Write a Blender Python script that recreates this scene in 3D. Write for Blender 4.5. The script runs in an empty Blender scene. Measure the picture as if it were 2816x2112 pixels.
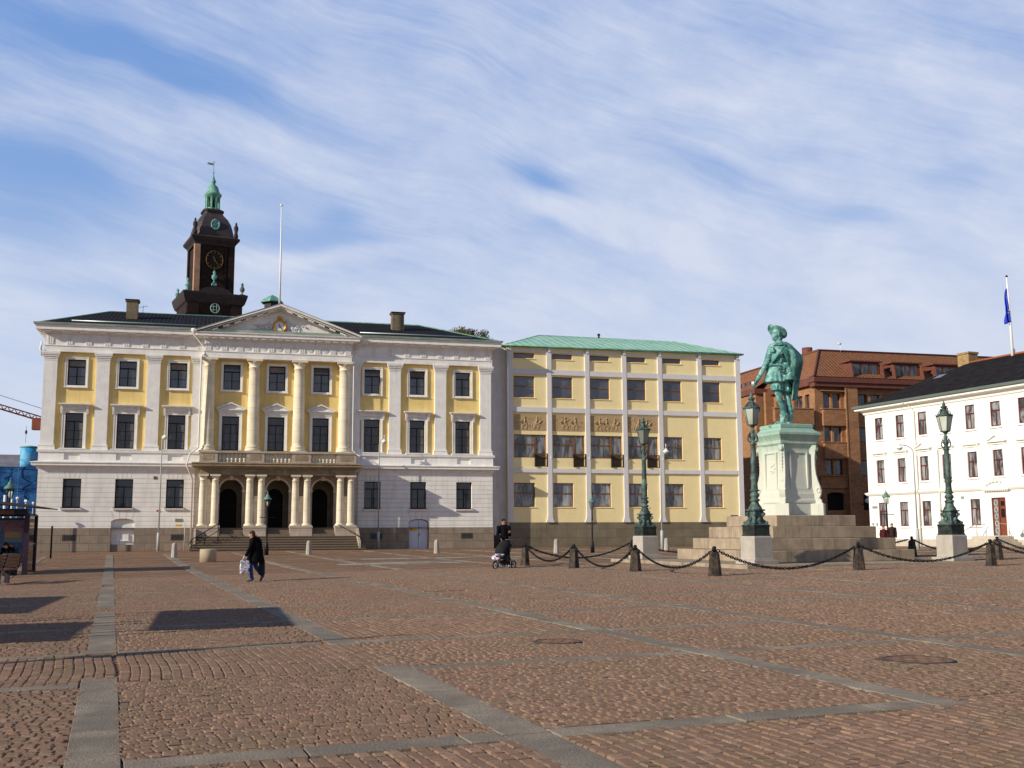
import bpy, math, random
import numpy as np
from mathutils import Vector, Matrix
random.seed(7)
PI = math.pi
sc = bpy.context.scene
COL = sc.collection
rad = math.radians
YAW = rad(15.0)

# ------------------------------------------------------------------ helpers
def gz(x, y):
    X = x*math.cos(YAW)-y*math.sin(YAW); Y = x*math.sin(YAW)+y*math.cos(YAW)
    z = .0072*max(-30, min(Y, 68)) + .012*X*math.exp(-((Y-35)/25)**2)
    z += .09*math.exp(-((x-4)/10)**2-((y-77)/12)**2)
    return z

SPLIT = {'frame_beams': 'frame_beam', 'relief_sculpture': 'relief_sculpture', 'frame_posts': 'frame_post', 'string_cornice': 'string_cornice', 'corner_pilasters': 'corner_pilaster', 'parapet_bands': 'parapet_band', 'west_parapets': 'parapet_band',
         'window_sills': 'window_sill', 'balcony_pedestals': 'balcony_pedestal', 'pedestal_panels': 'pedestal_panel', 'archivolts': 'archivolt', 'column_blocks': 'column_block', 'arcade_piers': 'arcade_pier', 'wall_piers': 'wall_pier',
         'mutules': 'mutule', 'raking_mutules': 'mutule', 'portico_mutules': 'mutule', 'frieze_triglyphs': 'triglyph', 'portico_triglyphs': 'triglyph', 'frieze_wreaths': 'wreath', 'stair_cheeks': 'stair_cheek', 'wall_boxes': 'wall_box',
         'sills': 'sill', 'plinth': 'plinth', 'iron_gates': 'iron_gate', 'inner_arcade': 'inner_arcade', 'ground_storey_wall': 'ground_storey_wall', 'snow_guard': 'snow_guard', 'seat': 'seat', 'brick_trim': 'brick_trim', 'west_trim': 'brick_trim', 'window_surround_bits': 'window_surround'}
class MB:
    def __init__(s): s.v = []; s.f = []; s.s = []
    def add(s, vs, fs, sm=False):
        n = len(s.v); s.v += [tuple(p) for p in vs]
        s.f += [tuple(i+n for i in f) for f in fs]; s.s += [sm]*len(fs)
        return s
    def box(s, x0, x1, y0, y1, z0, z1):
        return s.add([(x0,y0,z0),(x1,y0,z0),(x1,y1,z0),(x0,y1,z0),(x0,y0,z1),(x1,y0,z1),(x1,y1,z1),(x0,y1,z1)],
              [(0,3,2,1),(4,5,6,7),(0,1,5,4),(1,2,6,5),(2,3,7,6),(3,0,4,7)])
    def rbox(s, cx, cy, z0, z1, hx, hy, rz=0, top=1.0):
        c, q = math.cos(rz), math.sin(rz); vs = []
        for z, k in ((z0,1.0),(z1,top)):
            for a, b in ((-1,-1),(1,-1),(1,1),(-1,1)):
                a *= hx*k; b *= hy*k; vs.append((cx+a*c-b*q, cy+a*q+b*c, z))
        return s.add(vs, [(0,3,2,1),(4,5,6,7),(0,1,5,4),(1,2,6,5),(2,3,7,6),(3,0,4,7)])
    def lathe(s, cx, cy, prof, n=16, sm=True, rot=0, sx=1, sy=1):
        vs = []; fs = []; m = len(prof)
        for r, z in prof:
            for i in range(n):
                a = rot+2*PI*i/n; vs.append((cx+r*math.cos(a)*sx, cy+r*math.sin(a)*sy, z))
        for j in range(m-1):
            for i in range(n):
                k = (i+1) % n; fs.append((j*n+i, j*n+k, (j+1)*n+k, (j+1)*n+i))
        s.add(vs, fs, sm)
        b = len(s.v)-len(vs)
        s.f += [tuple(b+i for i in range(n-1,-1,-1)), tuple(b+(m-1)*n+i for i in range(n))]; s.s += [False, False]
        return s
    def sqloft(s, cx, cy, prof, rz=0):
        # square cross-sections: list of (half side, z)
        vs = []; fs = []
        for h, z in prof:
            for a, b in ((-1,-1),(1,-1),(1,1),(-1,1)):
                vs.append((cx+h*(a*math.cos(rz)-b*math.sin(rz)), cy+h*(a*math.sin(rz)+b*math.cos(rz)), z))
        for j in range(len(prof)-1):
            for i in range(4):
                k = (i+1) % 4; fs.append((j*4+i, j*4+k, j*4+4+k, j*4+4+i))
        m = len(prof)-1; fs += [(3,2,1,0), (m*4,m*4+1,m*4+2,m*4+3)]
        return s.add(vs, fs)
    def tube(s, pts, r, n=8, sm=True, closed=False):
        pts = [Vector(p) for p in pts]; m = len(pts)
        rs = r if isinstance(r, (list, tuple)) else [r]*m
        vs = []; fs = []; up = None
        for j, p in enumerate(pts):
            if closed: t = pts[(j+1) % m]-pts[j-1]
            else: t = pts[min(j+1, m-1)]-pts[max(j-1, 0)]
            t = t.normalized() if t.length > 1e-9 else Vector((0,0,1))
            if up is None: up = Vector((0,0,1)) if abs(t.z) < .9 else Vector((1,0,0))
            a = t.cross(up)
            if a.length < 1e-6: a = t.orthogonal()
            a.normalize(); b = a.cross(t).normalized(); up = b
            for i in range(n):
                w = 2*PI*i/n; vs.append(tuple(p+(a*math.cos(w)+b*math.sin(w))*rs[j]))
        R = m if closed else m-1
        for j in range(R):
            q = (j+1) % m
            for i in range(n):
                k = (i+1) % n; fs.append((j*n+i, q*n+i, q*n+k, j*n+k))
        if not closed: fs += [tuple(range(n)), tuple(reversed([(m-1)*n+i for i in range(n)]))]
        return s.add(vs, fs, sm)
    def prism(s, poly, axis, a0, a1):
        n = len(poly)
        def P(p, a): return {'y': (p[0], a, p[1]), 'x': (a, p[0], p[1]), 'z': (p[0], p[1], a)}[axis]
        vs = [P(p, a0) for p in poly]+[P(p, a1) for p in poly]
        fs = [tuple(range(n)), tuple(range(2*n-1, n-1, -1))]+[(i, n+i, n+(i+1) % n, (i+1) % n) for i in range(n)]
        return s.add(vs, fs)
    def ell(s, c, r, n=12, m=8, R=None):
        c = Vector(c); r = (r, r, r) if not isinstance(r, (tuple, list)) else r
        vs = []; fs = []
        def T(p):
            p = Vector((p[0]*r[0], p[1]*r[1], p[2]*r[2]))
            if R is not None: p = R @ p
            return tuple(c+p)
        vs.append(T((0,0,-1)))
        for j in range(1, m):
            t = -PI/2+PI*j/m
            for i in range(n):
                a = 2*PI*i/n; vs.append(T((math.cos(t)*math.cos(a), math.cos(t)*math.sin(a), math.sin(t))))
        vs.append(T((0,0,1)))
        for i in range(n): fs.append((0, 1+(i+1) % n, 1+i))
        for j in range(m-2):
            for i in range(n):
                k = (i+1) % n; b = 1+j*n; fs.append((b+i, b+k, b+n+k, b+n+i))
        b = 1+(m-2)*n
        for i in range(n): fs.append((b+i, b+(i+1) % n, len(vs)-1))
        return s.add(vs, fs, True)
    def cap(s, p, q, r1, r2=None, n=10):
        # tapered capsule
        r2 = r1 if r2 is None else r2
        p, q = Vector(p), Vector(q); d = (q-p); L = d.length; d = d/L if L else Vector((0,0,1))
        pts = []; rs = []
        for a in (-80, -50, -20): pts.append(p+d*(r1*math.sin(rad(a)))); rs.append(r1*math.cos(rad(a)))
        pts.append(p); rs.append(r1); pts.append(q); rs.append(r2)
        for a in (20, 50, 80): pts.append(q+d*(r2*math.sin(rad(a)))); rs.append(r2*math.cos(rad(a)))
        return s.tube(pts, rs, n)
    def quad(s, a, b, c, d): return s.add([a, b, c, d], [(0,1,2,3)])
    def clusters(s, tol=.015):
        par = list(range(len(s.v)))
        def fd(a):
            while par[a] != a: par[a] = par[par[a]]; a = par[a]
            return a
        for f in s.f:
            r = fd(f[0])
            for q in f[1:]: par[fd(q)] = r
        bb = {}
        for i, p in enumerate(s.v):
            r = fd(i); b = bb.setdefault(r, [list(p), list(p)])
            for k in range(3): b[0][k] = min(b[0][k], p[k]); b[1][k] = max(b[1][k], p[k])
        ks = list(bb); g = {k: k for k in ks}
        def fg(a):
            while g[a] != a: g[a] = g[g[a]]; a = g[a]
            return a
        for i, a in enumerate(ks):
            for b in ks[i+1:]:
                A, B_ = bb[a], bb[b]
                if all(A[0][k] <= B_[1][k]+tol and B_[0][k] <= A[1][k]+tol for k in range(3)): g[fg(a)] = fg(b)
        out = {}
        for f, sm in zip(s.f, s.s):
            m = out.setdefault(fg(fd(f[0])), ({}, MB())); mp_, mb = m
            ids = []
            for i in f:
                if i not in mp_: mp_[i] = len(mb.v); mb.v.append(s.v[i])
                ids.append(mp_[i])
            mb.f.append(tuple(ids)); mb.s.append(sm)
        return [m[1] for m in out.values()]
    def build(s, name, m, parent=None, off=(0,0,0), smooth=None):
        if name in SPLIT:
            cs = s.clusters()
            if len(cs) > 1:
                for c in cs: o = c.build_one(SPLIT[name], m, parent, off, smooth)
                return o
            name = SPLIT[name]
        return s.build_one(name, m, parent, off, smooth)
    def build_one(s, name, m, parent=None, off=(0,0,0), smooth=None):
        me = bpy.data.meshes.new(name)
        ox, oy, oz = off
        me.from_pydata([(x-ox, y-oy, z-oz) for x, y, z in s.v], [], s.f)
        me.polygons.foreach_set('use_smooth', s.s if smooth is None else [smooth]*len(s.f))
        me.materials.append(m); me.update()
        o = bpy.data.objects.new(name, me); COL.objects.link(o)
        if parent is not None: o.parent = parent
        else: o.location = off
        return o

def thing(name, label, cat, loc=(0,0,0), rz=0, group=None):
    o = bpy.data.objects.new(name, None); COL.objects.link(o); o.empty_display_size = .3
    o.location = loc; o.rotation_euler = (0, 0, rz)
    o['label'] = label; o['category'] = cat
    if group: o['group'] = group
    return o
def tag(o, label, cat, group=None):
    o['label'] = label; o['category'] = cat
    if group: o['group'] = group
    return o
def struct(o, kind='structure'):
    o['kind'] = kind; return o
def kids(o): return [c for c in bpy.data.objects if c.parent == o]
def dup(root, loc, rz=None, label=None, parent=None):
    r = root.copy(); COL.objects.link(r)
    if loc is not None: r.location = loc
    if rz is not None: r.rotation_euler = (0, 0, rz)
    if label: r['label'] = label
    if parent is not None: r.parent = parent
    for ch in list(root.children):
        c = ch.copy(); COL.objects.link(c); c.parent = r
        for g in list(ch.children):
            d = g.copy(); COL.objects.link(d); d.parent = c
    return r
def remesh(o, size, smooth=2):
    m = o.modifiers.new('voxel', 'REMESH'); m.mode = 'VOXEL'; m.voxel_size = size; m.use_smooth_shade = True
    if smooth:
        k = o.modifiers.new('sm', 'SMOOTH'); k.iterations = smooth; k.factor = .5
    return o
def bevel(o, w, seg=1):
    b = o.modifiers.new('bevel', 'BEVEL'); b.width = w; b.segments = seg; b.limit_method = 'ANGLE'; b.angle_limit = rad(40)
    return o

# ------------------------------------------------------------------ materials
def srgb(r, g, b):
    f = lambda c: ((c/255+.055)/1.055)**2.4 if c > 10 else c/255/12.92
    return (f(r), f(g), f(b))
class NT:
    def __init__(s, m): s.n = m.node_tree.nodes; s.l = m.node_tree.links
    def new(s, t, **k):
        o = s.n.new(t)
        for a, b in k.items():
            if a in ('operation', 'blend_type', 'data_type', 'noise_dimensions', 'feature', 'vector_type', 'wave_type', 'bands_direction', 'offset', 'offset_frequency', 'attribute_name', 'clamp', 'invert', 'distance', 'rotation_type', 'interpolation_type'): setattr(o, a, b)
            else:
                v = b; key = int(a[1:]) if a[0] == 'i' and a[1:].isdigit() else a.replace('_', ' ')
                s.set(o.inputs[key], v)
        return o
    def set(s, inp, v):
        if isinstance(v, bpy.types.NodeSocket): s.l.new(v, inp)
        elif isinstance(v, bpy.types.Node): s.l.new(v.outputs[0], inp)
        else: inp.default_value = v
    def math(s, op, a, b=0.0, c=0.0):
        o = s.new('ShaderNodeMath', operation=op); s.set(o.inputs[0], a); s.set(o.inputs[1], b)
        if op in ('MULTIPLY_ADD', 'SMOOTH_MIN'): s.set(o.inputs[2], c)
        return o.outputs[0]
    def vmath(s, op, a, b=(0,0,0)):
        o = s.new('ShaderNodeVectorMath', operation=op); s.set(o.inputs[0], a)
        if op == 'SCALE': s.set(o.inputs['Scale'], b)
        else: s.set(o.inputs[1], b)
        return o.outputs['Value'] if op in ('DOT_PRODUCT', 'LENGTH') else o.outputs[0]
    def mix(s, f, a, b, bt='MIX'):
        o = s.new('ShaderNodeMix', data_type='RGBA', blend_type=bt)
        s.set(o.inputs[0], f); s.set(o.inputs[6], a if not isinstance(a, tuple) else (*a[:3], 1)); s.set(o.inputs[7], b if not isinstance(b, tuple) else (*b[:3], 1))
        return o.outputs[2]
    def noise(s, vec, scale, detail=4, rough=.55, dist=0.):
        o = s.new('ShaderNodeTexNoise', Scale=scale, Detail=detail, Roughness=rough, Distortion=dist); s.set(o.inputs['Vector'], vec); return o.outputs[0]
    def ramp(s, f, lo, hi, a=0.0, b=1.0):
        o = s.new('ShaderNodeMapRange'); s.set(o.inputs[0], f); s.set(o.inputs[1], lo); s.set(o.inputs[2], hi); s.set(o.inputs[3], a); s.set(o.inputs[4], b); return o.outputs[0]
    def pos(s): return s.new('ShaderNodeNewGeometry').outputs['Position']
def newmat(name):
    m = bpy.data.materials.new(name); m.use_nodes = True; t = NT(m)
    p = t.n['Principled BSDF']; return m, t, p
MATS = {}
def M(name, col, rough=.8, var=.12, vs=1.5, bump=.0, bs=20., metal=0., streak=.0, spec=.2, stripes=None, bricks=None, col2=None, c2s=.8, grime=0., riser=None):
    if name in MATS: return MATS[name]
    m, t, p = newmat(name); P = t.pos()
    n = t.noise(P, vs, 5, .6)
    c = t.mix(t.ramp(n, .3, .7), tuple(x*(1-var) for x in col), tuple(min(1, x*(1+var)) for x in col))
    if col2:
        c = t.mix(t.ramp(t.noise(P, c2s, 6, .65, .4), .46, .58), c, col2)
    hgt = None
    if bricks:   # (width, height, mortar, mortar colour, amount, plane)
        bw, bh, mo, mc, am, plane = bricks
        sep = t.new('ShaderNodeSeparateXYZ'); t.set(sep.inputs[0], P)
        cmb = t.new('ShaderNodeCombineXYZ')
        a = {'x': sep.outputs[0], 'y': sep.outputs[1], 'xy': t.math('ADD', sep.outputs[0], sep.outputs[1])}[plane]
        t.set(cmb.inputs[0], a); t.set(cmb.inputs[1], sep.outputs[2])
        br = t.new('ShaderNodeTexBrick'); t.set(br.inputs['Vector'], cmb)
        br.inputs['Color1'].default_value = (1-am,)*3+(1,); br.inputs['Color2'].default_value = (1+am*.6,)*3+(1,)
        br.inputs['Mortar'].default_value = (*mc, 1); br.inputs['Scale'].default_value = 1
        br.inputs['Mortar Size'].default_value = mo; br.inputs['Brick Width'].default_value = bw; br.inputs['Row Height'].default_value = bh
        br.inputs['Mortar Smooth'].default_value = .1
        c = t.mix(1.0, c, br.outputs['Color'], 'MULTIPLY'); hgt = t.math('SUBTRACT', 1.0, br.outputs['Fac'])
    if stripes:  # (axis, period, width, darkness, offset)
        ax, per, wd, dk, of = stripes
        sep = t.new('ShaderNodeSeparateXYZ'); t.set(sep.inputs[0], P)
        fr = t.math('FRACT', t.math('DIVIDE', t.math('ADD', sep.outputs[ax], of), per))
        ln = t.math('LESS_THAN', fr, wd/per)
        c = t.mix(ln, c, t.mix(1.0, c, (dk, dk, dk), 'MULTIPLY')); hgt = t.math('SUBTRACT', 1.0, ln)
    if streak:
        mp = t.vmath('MULTIPLY', P, (2.2, 2.2, .22))
        c = t.mix(t.math('MULTIPLY', t.ramp(t.noise(mp, 1.6, 6, .7), .5, .8), streak), c, tuple(x*.35 for x in col))
    if grime:
        g = t.ramp(t.noise(P, 9., 6, .7), .52, .75)
        c = t.mix(t.math('MULTIPLY', g, grime), c, tuple(x*.3 for x in col))
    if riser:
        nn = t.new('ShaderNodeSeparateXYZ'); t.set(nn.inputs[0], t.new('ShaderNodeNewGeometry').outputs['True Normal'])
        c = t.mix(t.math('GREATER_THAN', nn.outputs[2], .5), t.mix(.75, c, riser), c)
    t.set(p.inputs['Base Color'], c); p.inputs['Roughness'].default_value = rough
    p.inputs['Metallic'].default_value = metal; p.inputs['Specular IOR Level'].default_value = spec
    if bump or hgt is not None:
        b = t.new('ShaderNodeBump', Strength=max(bump, .35 if hgt is not None else 0), Distance=.02)
        h = t.noise(P, bs, 5, .6)
        if hgt is not None: h = t.math('MULTIPLY_ADD', h, .25, hgt)
        t.set(b.inputs['Height'], h); t.l.new(b.outputs[0], p.inputs['Normal'])
    MATS[name] = m; return m
def glass(name, col, rough=.04, curtain=0., spec=.6):
    if name in MATS: return MATS[name]
    m, t, p = newmat(name); P = t.pos()
    c = col
    if curtain:
        mp = t.vmath('MULTIPLY', P, (1, 1, .25))
        n = t.ramp(t.noise(mp, 2.6, 3, .6, 1.0), .42, .62)
        c = t.mix(t.math('MULTIPLY', n, curtain), col, (.42, .43, .44))
    else:
        rn = t.new('ShaderNodeObjectInfo').outputs['Random']
        c = t.mix(t.ramp(t.noise(P, .9, 2), .4, .7), col, tuple(x*2.2 for x in col))
        c = t.mix(rn, c, tuple(x*.35 for x in col))  # per-window tone in the base colour, standing in for varied sky reflection
        dr = t.ramp(t.noise(t.vmath('MULTIPLY', P, (1, 1, .2)), 3.2, 2, .5, .6), .56, .62)
        c = t.mix(t.math('MULTIPLY', dr, t.ramp(rn, .3, .9, 0, .55)), c, (.12, .12, .125))
    t.set(p.inputs['Base Color'], c if not isinstance(c, tuple) else (*c, 1))
    p.inputs['Roughness'].default_value = rough; p.inputs['Specular IOR Level'].default_value = spec
    b = t.new('ShaderNodeBump', Strength=.06, Distance=.05); t.set(b.inputs['Height'], t.noise(P, .8, 1)); t.l.new(b.outputs[0], p.inputs['Normal'])
    MATS[name] = m; return m
def clear(name):
    m = bpy.data.materials.new(name); m.use_nodes = True; t = NT(m); t.n.clear()
    o = t.new('ShaderNodeOutputMaterial'); mx = t.new('ShaderNodeMixShader'); a = t.new('ShaderNodeBsdfTransparent'); g = t.new('ShaderNodeBsdfGlossy')
    a.inputs[0].default_value = (.78, .84, .80, 1); g.inputs['Roughness'].default_value = .03
    fr = t.new('ShaderNodeFresnel', IOR=1.45)
    t.set(mx.inputs[0], fr); t.l.new(a.outputs[0], mx.inputs[1]); t.l.new(g.outputs[0], mx.inputs[2]); t.l.new(mx.outputs[0], o.inputs[0])
    return m

WHITE = (.80, .765, .715)
m_white = M('painted_plaster', WHITE, .85, .08, 1.2, .08, 60, streak=.35)
m_white2 = M('painted_trim', (.82, .79, .745), .8, .08, 2, .08, 60, streak=.3)
m_rust = M('rusticated_plaster', WHITE, .85, .08, 1.2, .1, 50, streak=.35, stripes=(2, .31, .022, .5, .03))
m_yellow = M('yellow_plaster', (.80, .60, .235), .85, .09, 1.0, .1, 50, streak=.35)
m_plinth = M('plinth_granite', (.27, .215, .165), .8, .15, 2, .25, 30, streak=.3, bricks=(1.15, .52, .012, (.45,.45,.45), .14, 'x'))
m_sand = M('sandstone', (.76, .67, .50), .85, .14, 1.2, .2, 30, streak=.3, bricks=(9, .78, .008, (.62,.6,.55), .05, 'x'))
m_sanddark = M('weathered_sandstone', (.31, .24, .155), .85, .25, 1.6, .25, 30, streak=.7, grime=.8)
m_sandpl = M('sandstone_block', (.44, .36, .29), .85, .14, 1.6, .2, 30, streak=.35, bricks=(1.5, .6, .008, (.5,.5,.5), .08, 'x'))
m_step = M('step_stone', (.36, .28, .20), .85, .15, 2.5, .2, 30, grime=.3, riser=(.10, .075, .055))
m_tile = M('dark_roof_tile', (.022, .021, .024), .9, spec=.08, var=.25, vs=1.5, bump=.2, bs=30, stripes=(0, .27, .09, .3, 0))
m_copper = M('green_copper', (.12, .31, .235), .6, .2, 1.2, .1, 20, col2=(.22, .42, .33), c2s=1.5)
m_frame = M('dark_window_frame', (.009, .010, .011), .5, .1)
m_glass = glass('window_glass_dark', (.035, .042, .058), spec=1.0)
m_glass2 = glass('window_glass_low', (.014, .015, .018), spec=.8)
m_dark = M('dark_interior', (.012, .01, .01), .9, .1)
m_iron = M('black_iron', (.015, .015, .017), .45, .1, metal=.3)
m_brickch = M('chimney_brick', (.24, .19, .12), .9, .2, 2, .2, 30, bricks=(.25, .08, .01, (.5,.5,.5), .25, 'xy'))
m_gold = M('gilded_metal', (.62, .32, .05), .4, .1, metal=.6)
m_door = M('grey_painted_door', (.62, .63, .70), .7, .05, streak=.1)
m_signy = M('yellow_sign', (.75, .42, .03), .6, .05)
m_red = M('red_plate', (.4, .03, .03), .5, .05)
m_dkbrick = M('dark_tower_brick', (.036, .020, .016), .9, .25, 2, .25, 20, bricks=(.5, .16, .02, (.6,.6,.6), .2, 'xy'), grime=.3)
m_sunlit = M('tower_sunlit_stone', (.42, .25, .16), .85, .2, 2, .2, 20)  # paler tone painting sunlight onto the tower's left front pilaster
m_dkmetal = M('brown_roof_sheet', (.065, .050, .05), .55, .2, 1., .1, 10)
m_patina = M('bronze_patina', (.075, .235, .215), .6, .35, 2.2, .3, 25, col2=(.27, .50, .46), c2s=3.0, grime=.95, spec=.35)
m_patlamp = M('lamp_patina', (.055, .085, .075), .55, .25, 3, .2, 25, col2=(.115, .175, .155), c2s=3, grime=.4, metal=.2)
m_granite = M('grey_granite', (.40, .36, .31), .85, .12, 3, .2, 80, streak=.25)
m_slabg = M('monument_granite', (.46, .38, .29), .85, .12, 2, .2, 60, streak=.6)
m_cast = M('cast_iron_bollard', (.032, .028, .024), .6, .3, 5, .3, 40, col2=(.085, .055, .035), c2s=5)
m_black = M('black_plastic', (.012, .012, .014), .55, .1)
m_polew = M('painted_steel_pole', (.42, .44, .43), .5, .06)
m_whitep = M('white_enamel', (.8, .8, .78), .35, .04)

# ------------------------------------------------------------------ camera, sun, sky
cam = bpy.data.cameras.new('camera'); co = bpy.data.objects.new('camera', cam); COL.objects.link(co)
F, PIT, ROL = 3000/2816, rad(7.763), rad(-.264)
cam.sensor_width = 36; cam.lens = 36*F; cam.clip_end = 3000; cam.clip_start = .1
fw = Vector((math.sin(YAW)*math.cos(PIT), math.cos(YAW)*math.cos(PIT), math.sin(PIT)))
rt = Vector((math.cos(YAW), -math.sin(YAW), 0)); up = rt.cross(fw)
rt2 = rt*math.cos(ROL)+up*math.sin(ROL); up2 = up*math.cos(ROL)-rt*math.sin(ROL)
co.matrix_world = Matrix.Translation((0,0,1.6)) @ Matrix((rt2, up2, -fw)).transposed().to_4x4()
sc.camera = co
SUND = Vector((3.05, 1.0, -1.40)).normalized()
SUN_STRENGTH, SKY_STRENGTH = 5.0, .10
ld = bpy.data.lights.new('sun', 'SUN'); ld.energy = SUN_STRENGTH; ld.angle = rad(.5); ld.color = (1.0, .925, .785)
so = bpy.data.objects.new('sun', ld); COL.objects.link(so); so.rotation_euler = SUND.to_track_quat('-Z', 'Y').to_euler(); so.location = (-30, -10, 40)
w = bpy.data.worlds.new('World'); sc.world = w; w.use_nodes = True
t = NT(w); bg = t.n['Background']; bg.inputs['Strength'].default_value = SKY_STRENGTH
sky = t.new('ShaderNodeTexSky'); sky.sky_type = 'NISHITA'; sky.sun_disc = False
sky.sun_elevation = math.asin(-SUND.z); sky.sun_rotation = math.atan2(-SUND.x, -SUND.y)
sky.air_density = 1.0; sky.dust_density = .6; sky.ozone_density = 1.5
D0 = t.new('ShaderNodeTexCoord').outputs['Generated']
def sdir(px, py):   # world direction of a sky feature from its bearing
    return (rt2*((px-1408)/3000)-up2*((py-1056)/3000)+fw).normalized()
# cirrus: streaked noise on world directions
warp = t.new('ShaderNodeTexNoise', Scale=3.0, Detail=3.0); t.set(warp.inputs['Vector'], D0)
D = t.vmath('ADD', D0, t.vmath('SCALE', t.vmath('SUBTRACT', warp.outputs['Color'], (.5,.5,.5)), .10))
Nn = sdir(1500, 600); T1 = (sdir(1700, 670)-sdir(1300, 530)).normalized(); T2 = Nn.cross(T1).normalized()
cb = t.new('ShaderNodeCombineXYZ'); t.set(cb.inputs[0], t.vmath('DOT_PRODUCT', D, tuple(T1))); t.set(cb.inputs[1], t.vmath('DOT_PRODUCT', D, tuple(T2)))
def st(sx, sy, scale, det, rough, dist=0.0):
    return t.noise(t.vmath('MULTIPLY', cb, (sx, sy, 1)), scale, det, rough, dist)
n1 = st(1.0, 4.5, 2.6, 8, .58, .3); n2 = st(2.2, 15., 3.0, 8, .62, .5); n3 = st(4, 7, 2.5, 6, .6)
n4 = st(1.3, 36., 3.4, 8, .68, .35)
dens = t.math('ADD', t.math('MULTIPLY', n1, .95), t.math('MULTIPLY', n2, .42)); dens = t.math('ADD', dens, t.math('MULTIPLY', n3, .25)); dens = t.math('ADD', dens, t.math('MULTIPLY', n4, .42))
dens = t.math('SUBTRACT', dens, .43)
dens = t.math('ADD', dens, t.ramp(t.vmath('DOT_PRODUCT', D0, tuple(rt2)), -.42, .4, -.16, .18))
# clear gaps and dense bands: (px, py, px2, py2, half width px, strength)
for (xa, ya, xb, yb, hw, k) in [(-150,20,900,330,60,-.50),(-150,395,330,520,55,-.42),(-60,545,160,620,45,-.38),(560,590,1060,655,34,-.45),(880,565,1010,590,26,-.35),
        (1380,460,1640,530,42,-.60),(1480,600,1560,640,26,-.2),(2190,540,2480,625,30,-.45),(1850,410,2120,490,36,-.3),(60,740,420,780,26,-.25),(2500,500,2700,520,40,-.2),(1500,-60,2300,60,60,-.1),(2600,20,2900,90,60,-.15),
        (1330,500,2000,690,36,.34),(600,660,1250,690,22,.32),(1430,300,1520,360,60,.2),(0,740,700,700,30,.15),(500,300,1500,430,90,.22),(900,-50,2000,250,150,.15),(300,60,900,240,30,.12)]:
    A_, B_ = sdir(xa, ya), sdir(xb, yb); c = ((A_+B_)/2).normalized(); e = (B_-A_); L = e.length/2; e.normalize(); g = c.cross(e).normalized()
    u = t.math('DIVIDE', t.vmath('DOT_PRODUCT', t.vmath('SUBTRACT', D, tuple(c)), tuple(e)), L)
    v = t.math('DIVIDE', t.vmath('DOT_PRODUCT', t.vmath('SUBTRACT', D, tuple(c)), tuple(g)), hw/3000)
    q = t.math('ADD', t.math('MULTIPLY', u, u), t.math('MULTIPLY', v, v))
    gs = t.math('EXPONENT', t.math('MULTIPLY', q, -.8))
    dens = t.math('MULTIPLY_ADD', gs, k*1.0, dens)
sp = t.new('ShaderNodeSeparateXYZ'); t.set(sp.inputs[0], D0)
dens = t.math('ADD', dens, t.ramp(sp.outputs[2], .02, .32, .38, 0))
f = t.new('ShaderNodeMapRange', interpolation_type='SMOOTHSTEP'); t.set(f.inputs[0], dens); f.inputs[1].default_value = .0; f.inputs[2].default_value = 1.0; f.inputs[4].default_value = .93
S = 1/SKY_STRENGTH
blue = t.mix(t.ramp(sp.outputs[2], .05, .55), tuple(c*S for c in srgb(160,190,233)), tuple(c*S for c in srgb(104,149,218)))
blue = t.mix(t.ramp(sp.outputs[2], .55, .85), blue, tuple(c*S for c in srgb(34,64,130)))
base = t.mix(.9, sky.outputs[0], blue)
hz_ = t.ramp(sp.outputs[2], .0, .30, 1, 0)
cloud = t.mix(t.ramp(n3, .35, .65), tuple(c*S for c in srgb(192,205,233)), tuple(c*S for c in srgb(215,222,240)))
full = t.mix(t.math('MULTIPLY', hz_, .75), t.mix(t.math('MULTIPLY', f.outputs[0], t.ramp(sp.outputs[2], .45, .7, 1, .05)), base, cloud), tuple(c*S for c in srgb(222,229,243)))
dim = t.ramp(t.vmath('DOT_PRODUCT', D0, (math.sin(YAW), math.cos(YAW), 0)), -.1, .55, .68, 1.0)
t.set(bg.inputs[0], t.vmath('SCALE', full, dim))
sc.view_settings.view_transform = 'Standard'; sc.view_settings.look = 'None'; sc.view_settings.exposure = 0

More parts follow.
